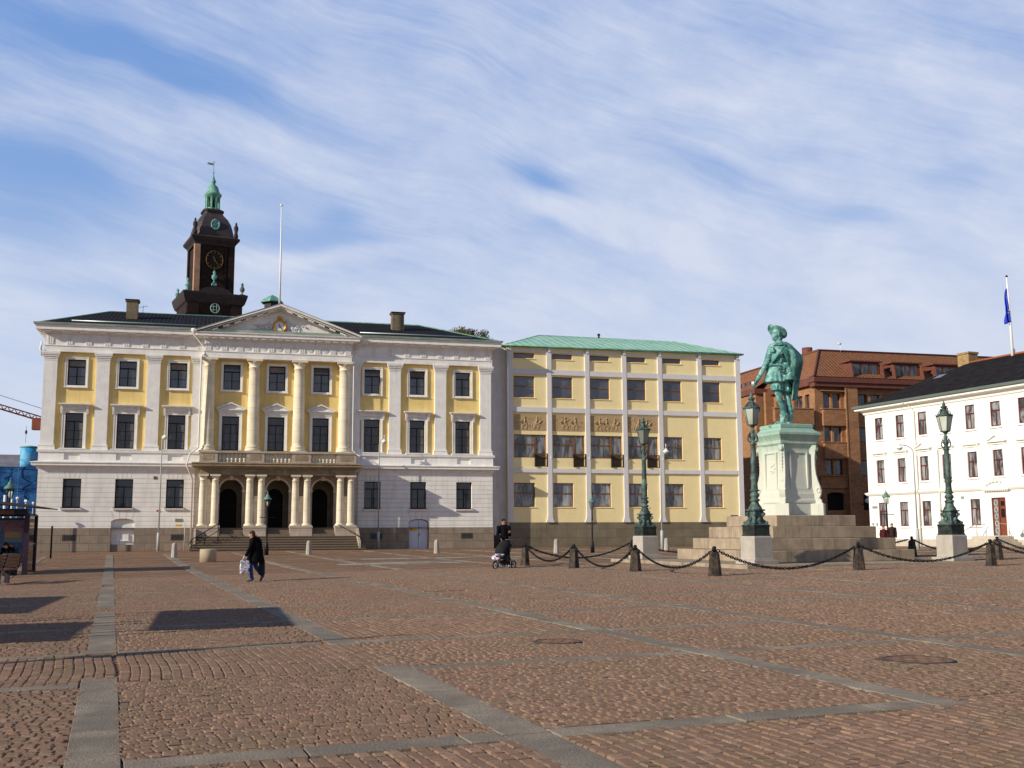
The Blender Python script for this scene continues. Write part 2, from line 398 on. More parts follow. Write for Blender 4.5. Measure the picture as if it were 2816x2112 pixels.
# ------------------------------------------------------------------ ground and paving (grid turned 5 degrees from the facade)
TH = rad(5.0); CT, SN = math.cos(TH), math.sin(TH)
def ab2xy(a, b): return a*CT-b*SN, a*SN+b*CT
def xy2ab(x, y): return x*CT+y*SN, -x*SN+y*CT
def cobble_mat(name, far):
    m, t, p = newmat(name); P = t.pos()
    rot = t.new('ShaderNodeVectorRotate', rotation_type='Z_AXIS', Angle=-TH); t.set(rot.inputs['Vector'], P)
    big = t.noise(P, .22, 4, .6)
    c = t.mix(t.ramp(big, .35, .65), (.345, .198, .122), (.27, .162, .104))
    if far:
        wn = t.new('ShaderNodeTexNoise', Scale=1.2, Detail=2.0); t.set(wn.inputs['Vector'], P)
        V = t.vmath('ADD', rot, t.vmath('SCALE', wn.outputs['Color'], .12))
        br = t.new('ShaderNodeTexBrick'); t.set(br.inputs['Vector'], V)
        br.inputs['Color1'].default_value = (.8, .8, .8, 1); br.inputs['Color2'].default_value = (1.25, 1.2, 1.15, 1); br.inputs['Mortar'].default_value = (.36, .33, .3, 1)
        for k, v in (('Scale', 1), ('Mortar Size', .016), ('Brick Width', .17), ('Row Height', .13), ('Mortar Smooth', .3), ('Bias', 0)): br.inputs[k].default_value = v
        c = t.mix(1.0, c, br.outputs['Color'], 'MULTIPLY')
        b = t.new('ShaderNodeBump', Strength=.6, Distance=.03); t.set(b.inputs['Height'], t.math('MULTIPLY_ADD', t.noise(P, 30, 3), .3, t.math('SUBTRACT', 1, br.outputs['Fac'])))
    else:
        at = t.new('ShaderNodeAttribute', attribute_name='tone')
        tn = at.outputs['Fac']
        c = t.mix(t.ramp(tn, 0, 1), (.25, .165, .115), c)
        c = t.mix(t.ramp(tn, .72, 1.0, 0, .55), c, (.44, .30, .215))
        c = t.mix(t.ramp(t.noise(P, 30, 5, .75), .42, .66, 0, .7), c, (.20, .13, .09))
        b = t.new('ShaderNodeBump', Strength=.8, Distance=.012); t.set(b.inputs['Height'], t.noise(P, 45, 5, .7))
    c = t.mix(t.math('MULTIPLY', t.ramp(t.noise(P, .9, 5, .65), .5, .72), .45), c, (.20, .165, .085))
    t.set(p.inputs['Base Color'], c); p.inputs['Roughness'].default_value = .9; p.inputs['Specular IOR Level'].default_value = .08
    t.l.new(b.outputs[0], p.inputs['Normal']); return m
m_cobfar = cobble_mat('cobbles_far', True); m_cobnear = cobble_mat('cobbles', False)
m_strip = M('paving_slab_granite', (.27, .222, .165), .9, .3, 1.3, .8, 45, streak=0, grime=.35, col2=(.205,.172,.13), c2s=.7, spec=.2)
m_joint = M('sand_joint', (.060, .050, .032), .95, .3, 3, .4, 40)
m_slablight = M('pale_paving_slab', (.36, .33, .27), .8, .2, 1.5, .15, 40, grime=.3)

def sheet(name, As, Bs, m, dz, kind='structure'):
    mb = MB(); n = len(Bs)
    for a in As:
        for b in Bs:
            x, y = ab2xy(a, b); mb.v.append((x, y, gz(x, y)+dz))
    for i in range(len(As)-1):
        for j in range(n-1):
            mb.f.append((i*n+j, (i+1)*n+j, (i+1)*n+j+1, i*n+j+1)); mb.s.append(True)
    return struct(mb.build(name, m), kind)
lin = lambda a, b, n: [a+(b-a)*i/n for i in range(n+1)]
BS = 40.0
A_RNG = (-60, 90)
sheet('square_paving', lin(*A_RNG, 75), lin(BS-.02, 110, 45), m_cobfar, 0)
sheet('paving_bed', lin(-3.5-12, 46, 60), lin(-14, BS+.02, 50), m_cobfar, -.008)
sheet('side_paving', lin(-60, -3.5-12, 20), lin(-14, BS, 40), m_cobfar, .02)
sheet('side_paving', lin(46, 90, 20), lin(-14, BS, 40), m_cobfar, .02)
mb = MB(); mb.box(-1500, 1500, -1500, 1500, -3, -.8)
struct(mb.build('ground', M('distant_ground', (.12, .11, .09), .9, .2, .05)))

SA = [-14.0, -10.4, -7.0, -3.5, -0.06, 3.05, 6.95, 10.25, 14.95, 18.3, 21.6, 25.0, 28.6, 32.2, 35.8, 39.4, 43, 46.6]
SB = [4.4, 8.05, 12.25, 15.3, 19.15, 22.5, 26.2, 30.0, 33.8, 37.5, 41.4, 45, 48.7, 52.4, 56, 60, 64, 68]
def strip_a_on(a, b):   # a strip that runs away from the camera
    if a in (-0.06, 3.05) and 12.4 < b < 15.15: return False
    if a == -0.06 and (23.0 < b < 24.4 or 33.5 < b < 35.0 or 50 < b < 51.5): return False
    if a == 6.95 and (33 < b < 36 or b < 7.9): return False
    if a < -3: return b > 15.3
    return True
def strip_b_on(b, a):
    if b in (12.25,) and 0 < a < 3.05: return False
    if b == 22.5 and a < 3.05: return False
    if b == 26.2 and 3.05 < a < 8: return False
    if b == 15.3 and 10.3 < a < 13.3: return False
    if b == 4.4 and a > 3: return False
    if b == 8.05 and a > 7.05: return False
    return True
WA = {-0.06: .38, 3.05: .40, 6.95: .34}
wa = lambda a: WA.get(a, .30)
wb = lambda b: .34 if b == 8.05 else .26
mon_c = (21.75, 39.02)
def in_monument(x, y, h=5.35):
    c, q = math.cos(TH), math.sin(TH); dx, dy = x-mon_c[0], y-mon_c[1]
    return abs(dx*c+dy*q) < h and abs(-dx*q+dy*c) < h
# granite slab strips
def slabs(name, lo, hi, bmax, bmin=-14):
    mb = MB(); rnd = random.Random(3)
    def slab(a0, a1, b0, b1):
        x, y = ab2xy((a0+a1)/2, (b0+b1)/2)
        if in_monument(x, y): return
        g = .009; vs = []
        tz = rnd.uniform(.012, .019)
        ins = .005
        for dz, k in ((-.02, 0), (tz-.005, 0), (tz, ins)):
            for a, b in ((a0+g+k, b0+g+k), (a1-g-k, b0+g+k), (a1-g-k, b1-g-k), (a0+g+k, b1-g-k)):
                x, y = ab2xy(a, b); vs.append((x, y, gz(x, y)+dz))
        fs = [(8,9,10,11)]
        for j in (0, 4):
            for i in range(4): fs.append((j+i, j+(i+1) % 4, j+4+(i+1) % 4, j+4+i))
        mb.add(vs, fs)
    for a in SA:
        if not (lo <= a <= hi): continue
        b = bmin+rnd.random(); h = wa(a)/2
        while b < bmax:
            L = rnd.uniform(.7, 1.5)
            if strip_a_on(a, b+L/2) and not any(abs(b+L/2-q) < 0 for q in SB): slab(a-h, a+h, b, b+L)
            b += L
    for bb in SB:
        if bb > bmax: continue
        a = lo-.5; h = wb(bb)/2
        while a < hi+.5:
            L = rnd.uniform(.9, 1.9); hit = None
            for q in SA:
                if a < q+wa(q)/2 and a+L > q-wa(q)/2 and strip_a_on(q, bb): hit = q; break
            if hit is not None:
                e = hit-wa(hit)/2
                if e-a > .15 and strip_b_on(bb, (a+e)/2): slab(a, e, bb-h, bb+h)
                a = hit+wa(hit)/2; continue
            if strip_b_on(bb, a+L/2): slab(a, a+L, bb-h, bb+h)
            a += L
    return struct(mb.build(name, m_strip))
slabs('paving_strips', -14, 46.6, 68)
# sett paving: every stone is modelled in the part of the square near the camera
def setts():
    rnd = np.random.RandomState(5)
    cs = []   # centre a, b, half a, half b, angle
    def vis(a, b, mrg=2.0):
        x, y = ab2xy(a, b); X = x*math.cos(YAW)-y*math.sin(YAW); Y = x*math.sin(YAW)+y*math.cos(YAW)
        return Y > 5.2 and abs(X) < .475*Y+mrg
    ea = [-15.5]+SA[:]; eb = [-14]+SB
    for i in range(len(ea)-1):
        for j in range(len(eb)-1):
            if eb[j] > BS: continue
            a0 = ea[i]+(wa(ea[i])/2 if i else 0); a1 = ea[i+1]-wa(ea[i+1])/2; b0 = eb[j]+wb(eb[j])/2; b1 = min(eb[j+1]-wb(eb[j+1])/2, BS)
            bm, am = (b0+b1)/2, (a0+a1)/2
            if not any(vis(p, q, 2.5) for p in (a0, am, a1) for q in (b0, bm, b1)): continue
            # extend over strips that are missing
            if not strip_a_on(ea[i+1], bm): a1 += wa(ea[i+1])
            if not strip_b_on(eb[j+1], am): b1 += wb(eb[j+1])
            soldier = (a1 < 3.5 and 12.3 < b0 < 13) or (b1 < 8.1) or rnd.rand() < .12
            g = .011
            if soldier:
                a = a0
                while a < a1-.05:
                    wd = rnd.uniform(.10, .122); b = b0-rnd.uniform(0, .1)
                    wv = rnd.uniform(-.3, .3)
                    while b < b1:
                        L = rnd.uniform(.10, .17)
                        cs.append((a+wd/2+.02*math.sin(b*2+wv), b+L/2, wd/2-g/2, L/2-g*.4, rnd.uniform(-.03, .03))); b += L
                    a += wd
            else:
                amp = rnd.uniform(.12, .3) if rnd.rand() < .75 else 0.03; W = (a1-a0); ph = rnd.uniform(0, 1)
                r0 = b0-amp-.1
                while r0 < b1+.1:
                    hgt = rnd.uniform(.088, .108); a = a0-rnd.uniform(0, .1)
                    while a < a1:
                        L = rnd.uniform(.078, .125); ac = a+L/2
                        u = (ac-a0)/W
                        off = amp*4*u*(1-u); slope = amp*4*(1-2*u)/W
                        cs.append((ac, r0+off+rnd.normal(0, .006), L/2-g/2, hgt/2-g*.45, math.atan(slope)+rnd.normal(0, .05))); a += L
                    r0 += hgt
            cs = [c for c in cs if True]
            # clip to the cell
            k = len(cs)-1
            while k >= 0 and cs[k] is not None and len(cs[k]) == 5:
                c = cs[k]
                if not (a0-.02 < c[0]-c[2]+.07 and c[0]+c[2]-.05 < a1+.02 and c[1]-c[3]+.05 > b0 and c[1]+c[3]-.05 < b1): cs[k] = (0,0,0,0,0,0)
                else: cs[k] = (*c, 1)
                k -= 1
    arr = np.array([c[:5] for c in cs if len(c) == 6 and c[5] == 1])
    x = arr[:,0]*CT-arr[:,1]*SN; y = arr[:,0]*SN+arr[:,1]*CT
    X = x*math.cos(YAW)-y*math.sin(YAW); Y = x*math.sin(YAW)+y*math.cos(YAW)
    ok = (Y > 5.2) & (np.abs(X) < .475*Y+2.0)
    dx, dy = x-mon_c[0], y-mon_c[1]; ok &= ~((np.abs(dx*CT+dy*SN) < 5.3) & (np.abs(-dx*SN+dy*CT) < 5.3))
    for mx, my, mr in MANHOLES: ok &= np.hypot(x-mx, y-my) > mr+.03
    arr, x, y = arr[ok], x[ok], y[ok]; n = len(arr)
    A = arr[:,4]+TH; ca, sa = np.cos(A), np.sin(A)
    top = rnd.uniform(.009, .018, n); tx = rnd.normal(0, .024, n); ty = rnd.normal(0, .024, n)
    base = np.array([gz(p, q) for p, q in zip(x, y)])
    V = np.zeros((n, 12, 3))
    for r, (ins, z, tl) in enumerate(((0.0, -.02, 0), (.0, .62, 1), (.012, 1.0, 1))):
        for i, (u, v) in enumerate(((-1,-1),(1,-1),(1,1),(-1,1))):
            ju = rnd.uniform(-.006, .006, n) if r else 0; jv = rnd.uniform(-.006, .006, n) if r else 0
            hu = u*(arr[:,2]-ins)+ju; hv = v*(arr[:,3]-ins)+jv
            V[:, r*4+i, 0] = x+hu*ca-hv*sa; V[:, r*4+i, 1] = y+hu*sa+hv*ca
            V[:, r*4+i, 2] = base+(z if r == 0 else top*z+hu*tx+hv*ty)
    faces = [(8,9,10,11)]+[(j+i, j+(i+1) % 4, j+4+(i+1) % 4, j+4+i) for j in (0, 4) for i in range(4)]
    fa = (np.array(faces)[None]+12*np.arange(n)[:,None,None]).reshape(-1)
    me = bpy.data.meshes.new('sett_stones'); nf = n*len(faces)
    me.vertices.add(n*12); me.vertices.foreach_set('co', V.reshape(-1))
    me.loops.add(nf*4); me.loops.foreach_set('vertex_index', fa.astype(np.int32))
    me.polygons.add(nf); me.polygons.foreach_set('loop_start', np.arange(0, nf*4, 4, dtype=np.int32)); me.polygons.foreach_set('loop_total', np.full(nf, 4, dtype=np.int32))
    me.polygons.foreach_set('use_smooth', np.zeros(nf, dtype=bool))
    me.update(calc_edges=True); me.validate()
    at = me.attributes.new('tone', 'FLOAT', 'POINT'); at.data.foreach_set('value', np.repeat(rnd.rand(n), 12).astype(np.float32))
    me.materials.append(m_cobnear)
    o = bpy.data.objects.new('sett_stones', me); COL.objects.link(o); struct(o); print('setts', n)
MANHOLES = [(7.85, 11.25, .40), (4.55, 14.6, .33)]
setts()
for i, (mx, my, mr) in enumerate(MANHOLES):
    mb = MB(); z = gz(mx, my)
    mb.lathe(mx, my, [(mr, z-.02), (mr, z+.016), (mr-.03, z+.018), (mr-.03, z-.03)], 32)
    t_ = thing('manhole_cover', ['round manhole cover set in the cobbles on the right', 'smaller round manhole cover in the cobbles near the middle'][i], 'manhole cover', (mx, my, z), 0, 'manhole covers in the paving')
    mb2 = MB(); mb2.lathe(mx, my, [(mr-.03, z-.01), (mr-.032, z+.013)], 32)
    mb2.build('cover_plate', m_cobfar, t_, (mx, my, z))
    mb.build('rim', M('manhole_rim', (.05, .045, .04), .6, .2), t_, (mx, my, z))
# pale slabs laid in the paving before the town hall
mb = MB(); rnd = random.Random(9)
for (x0, x1, y0, y1) in ((5.6, 13.5, 53.0, 54.2), (5.0, 9.6, 46.6, 48.6), (14.2, 19.6, 52.4, 53.6)):
    x = x0
    while x < x1:
        L = rnd.uniform(.8, 1.6)
        for yy in np.arange(y0, y1, .6):
            if rnd.random() < .8:
                vs = [(a, b, gz(a, b)+.008+rnd.random()*.003) for a, b in ((x, yy), (x+L-.03, yy), (x+L-.03, yy+.56), (x, yy+.56))]
                mb.add(vs, [(0,1,2,3)])
        x += L
struct(mb.build('pale_paving', m_slablight))

# ------------------------------------------------------------------ building helpers (local frame: facade along x, outside is -y)
def wall_open(mb, x0, x1, z0, z1, holes, y, depth):
    """front sheet of a wall at y with openings (x0,x1,z0,z1[,arch]) and their reveals going back by depth"""
    xs = sorted({x0, x1, *[h[0] for h in holes], *[h[1] for h in holes]}); zs = sorted({z0, z1, *[h[2] for h in holes], *[h[3] for h in holes]})
    xs = [q for q in xs if x0 <= q <= x1]; zs = [q for q in zs if z0 <= q <= z1]
    for i in range(len(xs)-1):
        for j in range(len(zs)-1):
            cx, cz = (xs[i]+xs[i+1])/2, (zs[j]+zs[j+1])/2
            if any(h[0] < cx < h[1] and h[2] < cz < h[3] for h in holes): continue
            mb.add([(xs[i], y, zs[j]), (xs[i+1], y, zs[j]), (xs[i+1], y, zs[j+1]), (xs[i], y, zs[j+1])], [(0,1,2,3)])
    for h in holes:
        a, b, c, d = h[:4]; q = y+depth
        if len(h) > 4:   # arch: h[4] = spring height
            sp = h[4]; n = 20; cx = (a+b)/2; rx = (b-a)/2; rz = d-sp
            pts = [(cx-rx*math.cos(PI*i/n), sp+rz*math.sin(PI*i/n)) for i in range(n+1)]
            for i in range(n):
                p, r = pts[i], pts[i+1]
                mb.add([(p[0], y, p[1]), (r[0], y, r[1]), (r[0], y, d), (p[0], y, d)], [(0,1,2,3)])
                mb.add([(p[0], y, p[1]), (p[0], q, p[1]), (r[0], q, r[1]), (r[0], y, r[1])], [(0,1,2,3)])
            d = sp
        else: mb.add([(a, y, d), (a, q, d), (b, q, d), (b, y, d)], [(0,1,2,3)])
        mb.add([(a, y, c), (a, q, c), (a, q, d), (a, y, d)], [(0,1,2,3)])
        mb.add([(b, y, c), (b, y, d), (b, q, d), (b, q, c)], [(0,1,2,3)])
        mb.add([(a, y, c), (b, y, c), (b, q, c), (a, q, c)], [(0,1,2,3)])
def window(parent, x0, x1, z0, z1, y, fm, gm, transom=.29, mull=True, bars=1, ft=.05, off=(0,0,0), name='window', side_pane=None):
    mb = MB(); W = x1-x0; H = z1-z0
    ix, iy, iz = off
    mb.box(x0, x0+ft, y, y+.07, z0, z1); mb.box(x1-ft, x1, y, y+.07, z0, z1)
    mb.box(x0+ft, x1-ft, y, y+.07, z1-ft, z1); mb.box(x0+ft, x1-ft, y, y+.07, z0, z0+ft*1.3)
    zt = z1-H*transom if transom else z1-ft
    if transom: mb.box(x0+ft, x1-ft, y-.01, y+.07, zt-ft*.6, zt+ft*.6)
    if mull: mb.box((x0+x1)/2-ft*.5, (x0+x1)/2+ft*.5, y-.005, y+.07, z0+ft*1.3, zt-ft*.6)
    for i in range(bars):
        zz = z0+(zt-z0)*(i+1)/(bars+1); g = .012
        for a, b in (((x0+ft, (x0+x1)/2-ft*.5), ((x0+x1)/2+ft*.5, x1-ft)) if mull else ((x0+ft, x1-ft),)):
            mb.box(a, b, y+.01, y+.06, zz-g, zz+g)
    o = mb.build(name, fm, parent, off)
    p = MB(); p.quad((x0+ft*.5, y+.045, z0+ft*.5), (x1-ft*.5, y+.045, z0+ft*.5), (x1-ft*.5, y+.045, z1-ft*.5), (x0+ft*.5, y+.045, z1-ft*.5))
    pn = p.build('pane', gm, o, off)
    return o
def profile_x(mb, x0, x1, prof, y):   # run a cornice profile (out, z) along x; out measured towards the viewer
    for (o0, z0), (o1, z1) in zip(prof, prof[1:]):
        mb.add([(x0, y-o0, z0), (x1, y-o0, z0), (x1, y-o1, z1), (x0, y-o1, z1)], [(0,1,2,3)])
def cornice(mb, x0, x1, y, yb, prof):
    """profile wrapped round three sides of a block from y (front) to yb (back); prof = list (out, z) bottom to top"""
    n = len(prof); vs = []
    for o, z in prof: vs += [(x0-o, yb, z), (x0-o, y-o, z), (x1+o, y-o, z), (x1+o, yb, z)]
    fs = []
    for j in range(n-1):
        for i in range(3): fs.append((j*4+i, j*4+i+1, j*4+5+i, j*4+4+i))
    fs += [(0,3,2,1), ((n-1)*4, (n-1)*4+1, (n-1)*4+2, (n-1)*4+3)]
    mb.add(vs, fs)

# ------------------------------------------------------------------ town hall with portico
TO = (3.72, 76.6, .5)
hall = thing('town_hall', 'yellow neoclassical building with white pilasters, columned portico and clock pediment', 'building', TO)
B = lambda mb, name, m, smooth=None: mb.build(name, m, hall, TO, smooth)
CXS = [-9.36, -6.15, -2.90, .62, 3.66, 6.70, 10.27, 13.50, 16.82]
XL, XR = -11.36, 18.95
YW = 76.6
# body behind the facade
mb = MB(); mb.box(XL+.1, XR-.1, YW+.35, 91, .0, 15.2); B(mb, 'body', m_white)
# yellow storeys
holes = []
for c in CXS: holes += [(c-.56, c+.56, 11.40, 13.13), (c-.56, c+.56, 7.24, 9.57)]
mb = MB(); wall_open(mb, XL+.05, XR-.05, 7.1, 13.7, holes, YW, .3); B(mb, 'upper_wall', m_yellow)
# ground storey, rusticated
YG = 76.2
gl = [(c-.56, c+.56, 3.34, 5.22) for c in (-9.26, -6.05, -2.84)]+[(c-.57, c+.57, 3.30, 5.18) for c in (10.32, 13.55, 16.85)]
doors = [(-6.76, -5.30, .3, 2.64, 2.40), (12.9, 14.32, .3, 2.58, 2.32)]
mb = MB()
wall_open(mb, XL-.02, -1.6, 2.03, 6.15, gl[:3]+[(-6.76, -5.30, 2.03, 2.64, 2.40)], YG, .38); wall_open(mb, 9.3, XR+.02, 2.0, 6.15, gl[3:]+[(12.9, 14.32, 2.0, 2.58, 2.32)], YG, .38)
mb.box(XL-.02, XL, YG, 91, 2.0, 6.15); mb.box(XR, XR+.02, YG, 91, 2.0, 6.15); mb.box(-1.6, -1.3, YG+.1, YG+.2, 1.0, 6.15); mb.box(8.85, 9.3, YG+.1, YG+.2, 1.0, 6.15)
B(mb, 'ground_storey_wall', m_rust)
mb = MB()
YP = 76.10
wall_open(mb, XL-.10, -1.6, -.2, 2.03, [(-6.76, -5.30, -.2, 2.03)], YP, .48); wall_open(mb, 9.3, XR+.08, -.2, 2.0, [(12.9, 14.32, -.2, 2.0)], YP, .48)
for a, b, z in ((XL-.1, -6.76, 2.03), (-5.30, -1.6, 2.03), (9.3, 12.9, 2.0), (14.32, XR+.08, 2.0)): mb.quad((a, YP, z), (b, YP, z), (b, YG+.02, z), (a, YG+.02, z))
mb.box(XL-.10, XL-.05, YP, 91, -.2, 2.03); mb.box(XR+.05, XR+.08, YP, 91, -.2, 2.0)
B(mb, 'plinth', m_plinth)
# grooves fanning over openings: narrow dark joints
mb = MB()
def joint(x0, z0, x1, z1, y=YG-.003, w=.016):
    dx, dz = x1-x0, z1-z0; L = math.hypot(dx, dz); nx, nz = -dz/L*w/2, dx/L*w/2
    mb.quad((x0-nx, y, z0-nz), (x1-nx, y, z1-nz), (x1+nx, y, z1+nz), (x0+nx, y, z0+nz))
for h in gl:
    c = (h[0]+h[1])/2; zt = h[3]
    for k in (-1.5, -.5, .5, 1.5): joint(c+k*.27, zt+.02, c+k*.33, zt+.43)
for c, zt in ((-6.03, 2.64), (13.61, 2.58)):
    for k in (-1.5, -.5, .5, 1.5): joint(c+k*.38, zt-.02-abs(k)*.03, c+k*.5, zt+.5)
B(mb, 'lintel_joints', M('joint_shadow', (.28, .26, .25), .9, .1))
# sill band, string cornice, recessed panels
mb = MB()
for x0, x1, s in ((XL-.04, -1.30, 0), (8.75, XR+.04, 1)):
    pan = [(c-.48, c+.48, 6.46, 6.92) for c in CXS if x0 < c < x1]
    wall_open(mb, x0, x1, 6.15, 7.0, pan, YG+.02, .09)
    for a, b, c, d in pan: mb.quad((a, YG+.11, c), (b, YG+.11, c), (b, YG+.11, d), (a, YG+.11, d))
    prof = [(0, 5.86), (.04, 5.86), (.06, 5.96), (.22, 6.05), (.36, 6.07), (.36, 6.22), (.42, 6.24), (.42, 6.30), (.0, 6.36)]
    cornice(mb, x0+(.0 if s == 0 else -.2), x1-(.0 if s else -.2), YG+.02, YG+.8, prof)
    cornice(mb, x0, x1, YG+.04, YG+.6, [(0, 6.93), (.10, 6.96), (.12, 7.10), (0, 7.13)])
B(mb, 'string_cornice', m_white2)
# sills bulging below main windows
# pilasters
def pilaster_mb(x0, x1, y=76.40):
    mb = MB()
    mb.box(x0, x1, y, YW+.1, 7.52, 13.14)
    for e, z0, z1 in ((.10, 7.12, 7.27), (.07, 7.27, 7.36), (.09, 7.36, 7.43), (.03, 7.43, 7.52), (.02, 13.02, 13.06), (.04, 13.14, 13.26), (.09, 13.26, 13.38), (.14, 13.38, 13.46), (.16, 13.46, 13.60)):
        mb.box(x0-e, x1+e, y-e, YW+.1, z0, z1)
    return mb
P0 = pilaster_mb(-.41, .41).build('pilaster', m_white2, hall, (0, 76.6, .5)); P0.location = (-10.96-TO[0], 0, 0)
for c in (-7.70, -4.48, 11.86, 15.16, 18.48):
    o = P0.copy(); COL.objects.link(o); o.parent = hall; o.location = (c-TO[0], 0, 0)
for c in (-1.55, 9.0):
    o = P0.copy(); COL.objects.link(o); o.parent = hall; o.location = (c-TO[0], .06, 0)
# surrounds and windows
def frame_mb(w, z0, z1, ft, y, out, sill=True):
    mb = MB(); a = w/2
    mb.box(-a-ft, -a, y-out, y+.02, z0-(ft if sill else 0), z1+ft); mb.box(a, a+ft, y-out, y+.02, z0-(ft if sill else 0), z1+ft)
    mb.box(-a, a, y-out, y+.02, z1, z1+ft)
    if sill: mb.box(-a, a, y-out, y+.02, z0-ft, z0)
    o = .03; b = ft*.35
    mb.box(-a-ft-b, -a-ft, y-out-o, y+.02, z0-(ft if sill else 0), z1+ft+b); mb.box(a+ft, a+ft+b, y-out-o, y+.02, z0-(ft if sill else 0), z1+ft+b); mb.box(-a-ft, a+ft, y-out-o, y+.02, z1+ft, z1+ft+b)
    if sill: mb.box(-a-ft-b-.03, a+ft+b+.03, y-out-o-.04, y+.02, z0-ft-b, z0-ft)
    return mb
up_w = up_f = md_w = md_f = None
for c in CXS:
    dx = c-TO[0]
    if up_w is None:
        up_f = frame_mb(1.12, 11.40, 13.13, .12, YW, .06).build('window_surround', m_white2, hall, (0, 76.6, .5))
        up_w = window(hall, -.56, .56, 11.40, 13.13, YW+.16, m_frame, m_glass, .28, True, 1, .06, off=(0, 76.6, .5))
        md_f = frame_mb(1.12, 7.24, 9.57, .145, YW, .08, False).build('window_surround', m_white2, hall, (0, 76.6, .5))
        md_w = window(hall, -.56, .56, 7.24, 9.57, YW+.16, m_frame, m_glass2, .24, True, 2, .055, off=(0, 76.6, .5))
        hood = MB(); hood.box(-.80, .80, YW-.10, YW+.02, 9.78, 9.99)
        for e, z0, z1 in ((.16, 9.99, 10.05), (.26, 10.05, 10.10), (.34, 10.10, 10.17)): hood.box(-.78-e*.6, .78+e*.6, YW-.1-e, YW+.02, z0, z1)
        for s in (-1, 1): hood.prism([(YW-.26, 9.99), (YW-.12, 9.99), (YW-.10, 9.55), (YW-.14, 9.5), (YW-.2, 9.7)], 'x', s*.80-.07, s*.80+.07)
        hood0 = hood.build('window_hood', m_white2, hall, (0, 76.6, .5))
        ph = MB(); ph.box(-.80, .80, YW-.10, YW+.02, 9.78, 9.93)
        for e, z0, z1 in ((.1, 9.93, 9.98), (.16, 9.98, 10.04)): ph.box(-.84-e*.5, .84+e*.5, YW-.1-e, YW+.02, z0, z1)
        ph.prism([(-.86, 10.04), (.86, 10.04), (0, 10.42)], 'y', YW-.12, YW+.02)
        for s in (-1, 1): ph.prism([(s*1.0, 10.04), (s*.94, 10.12), (0, 10.52), (0, 10.43), (s*.90, 10.04)][::s], 'y', YW-.28, YW+.02)
        ped0 = ph.build('window_pediment', m_white2, hall, (0, 76.6, .5))
        for o in (up_f, up_w, md_f, md_w): o.location.x = dx
        hood0.location.x = dx; ped0.location.x = .62-TO[0]
    else:
        for o in (up_f, md_f):
            q = o.copy(); COL.objects.link(q); q.parent = hall; q.location.x = dx
        for o in (up_w, md_w):
            dup(o, (dx, 0, 0), parent=hall)
        src = ped0 if 0 < c < 7 else hood0
        if c != .62:
            q = src.copy(); COL.objects.link(q); q.parent = hall; q.location.x = dx
# curtains and half drawn blinds seen behind the panes
rc = random.Random(12); m_cur = M('curtain_cloth', (.11, .11, .115), .9, .25, 6); m_cur2 = M('pale_blind', (.20, .20, .19), .9, .15, 4)
for i, c in enumerate(CXS):
    for z0, z1, y in ((7.24, 9.57, YW+.199), (11.40, 13.13, YW+.199)):
        mb = MB(); w1, w2 = rc.uniform(.10, .34), rc.uniform(.08, .34)
        if z0 < 9:
            mb.add([(c-.5, y, z0+.1), (c-.5, y, z1-.66), (c-.5+w1*1.3, y, z1-.66), (c-.5+w1*.5, y, z0+1.0), (c-.5+w1*.8, y, z0+.1)], [(0,4,3,2,1)])
            mb.add([(c+.5, y, z0+.1), (c+.5, y, z1-.66), (c+.5-w2*1.3, y, z1-.66), (c+.5-w2*.5, y, z0+1.0), (c+.5-w2*.8, y, z0+.1)], [(0,1,2,3,4)])
            B(mb, 'curtain', m_cur)
        elif rc.random() < .6:
            zz = z1-.1-rc.uniform(.15, .6); mb.quad((c-.5, y, zz), (c+.5, y, zz), (c+.5, y, z1-.08), (c-.5, y, z1-.08)); B(mb, 'blind', m_cur2 if rc.random() < .4 else m_cur)
for h in gl:
    if rc.random() < .7:
        mb = MB(); y = YG+.259; w1 = rc.uniform(.12, .45); s_ = rc.choice((-1, 1)); e = (h[0] if s_ > 0 else h[1])+s_*.07
        mb.quad((min(e, e+s_*w1), y, h[2]+.1), (max(e, e+s_*w1), y, h[2]+.1), (max(e, e+s_*w1), y, h[3]-.07), (min(e, e+s_*w1), y, h[3]-.07)); B(mb, 'curtain', m_cur)
# sill slabs under the main windows
mb = MB()
for c in CXS[:3]+CXS[6:]: mb.box(c-.86, c+.86, YG-.06, YW, 7.13, 7.22)
B(mb, 'window_sills', m_white2)
# ground windows
for h in gl:
    window(hall, h[0], h[1], h[2], h[3], YG+.22, m_frame, m_glass2, .27, True, 1, .06, off=TO)
    mb = MB(); mb.box(h[0]-.08, h[1]+.08, YG-.14, YG+.05, h[2]-.11, h[2]-.025); mb.box(h[0]-.05, h[1]+.05, YG-.09, YG+.05, h[2]-.17, h[2]-.11); B(mb, 'sill', m_white2)
    mb = MB(); mb.box(h[0]-.10, h[1]+.10, YG-.16, YG+.06, h[2]-.025, h[2]+.0); B(mb, 'sill_flashing', m_iron)
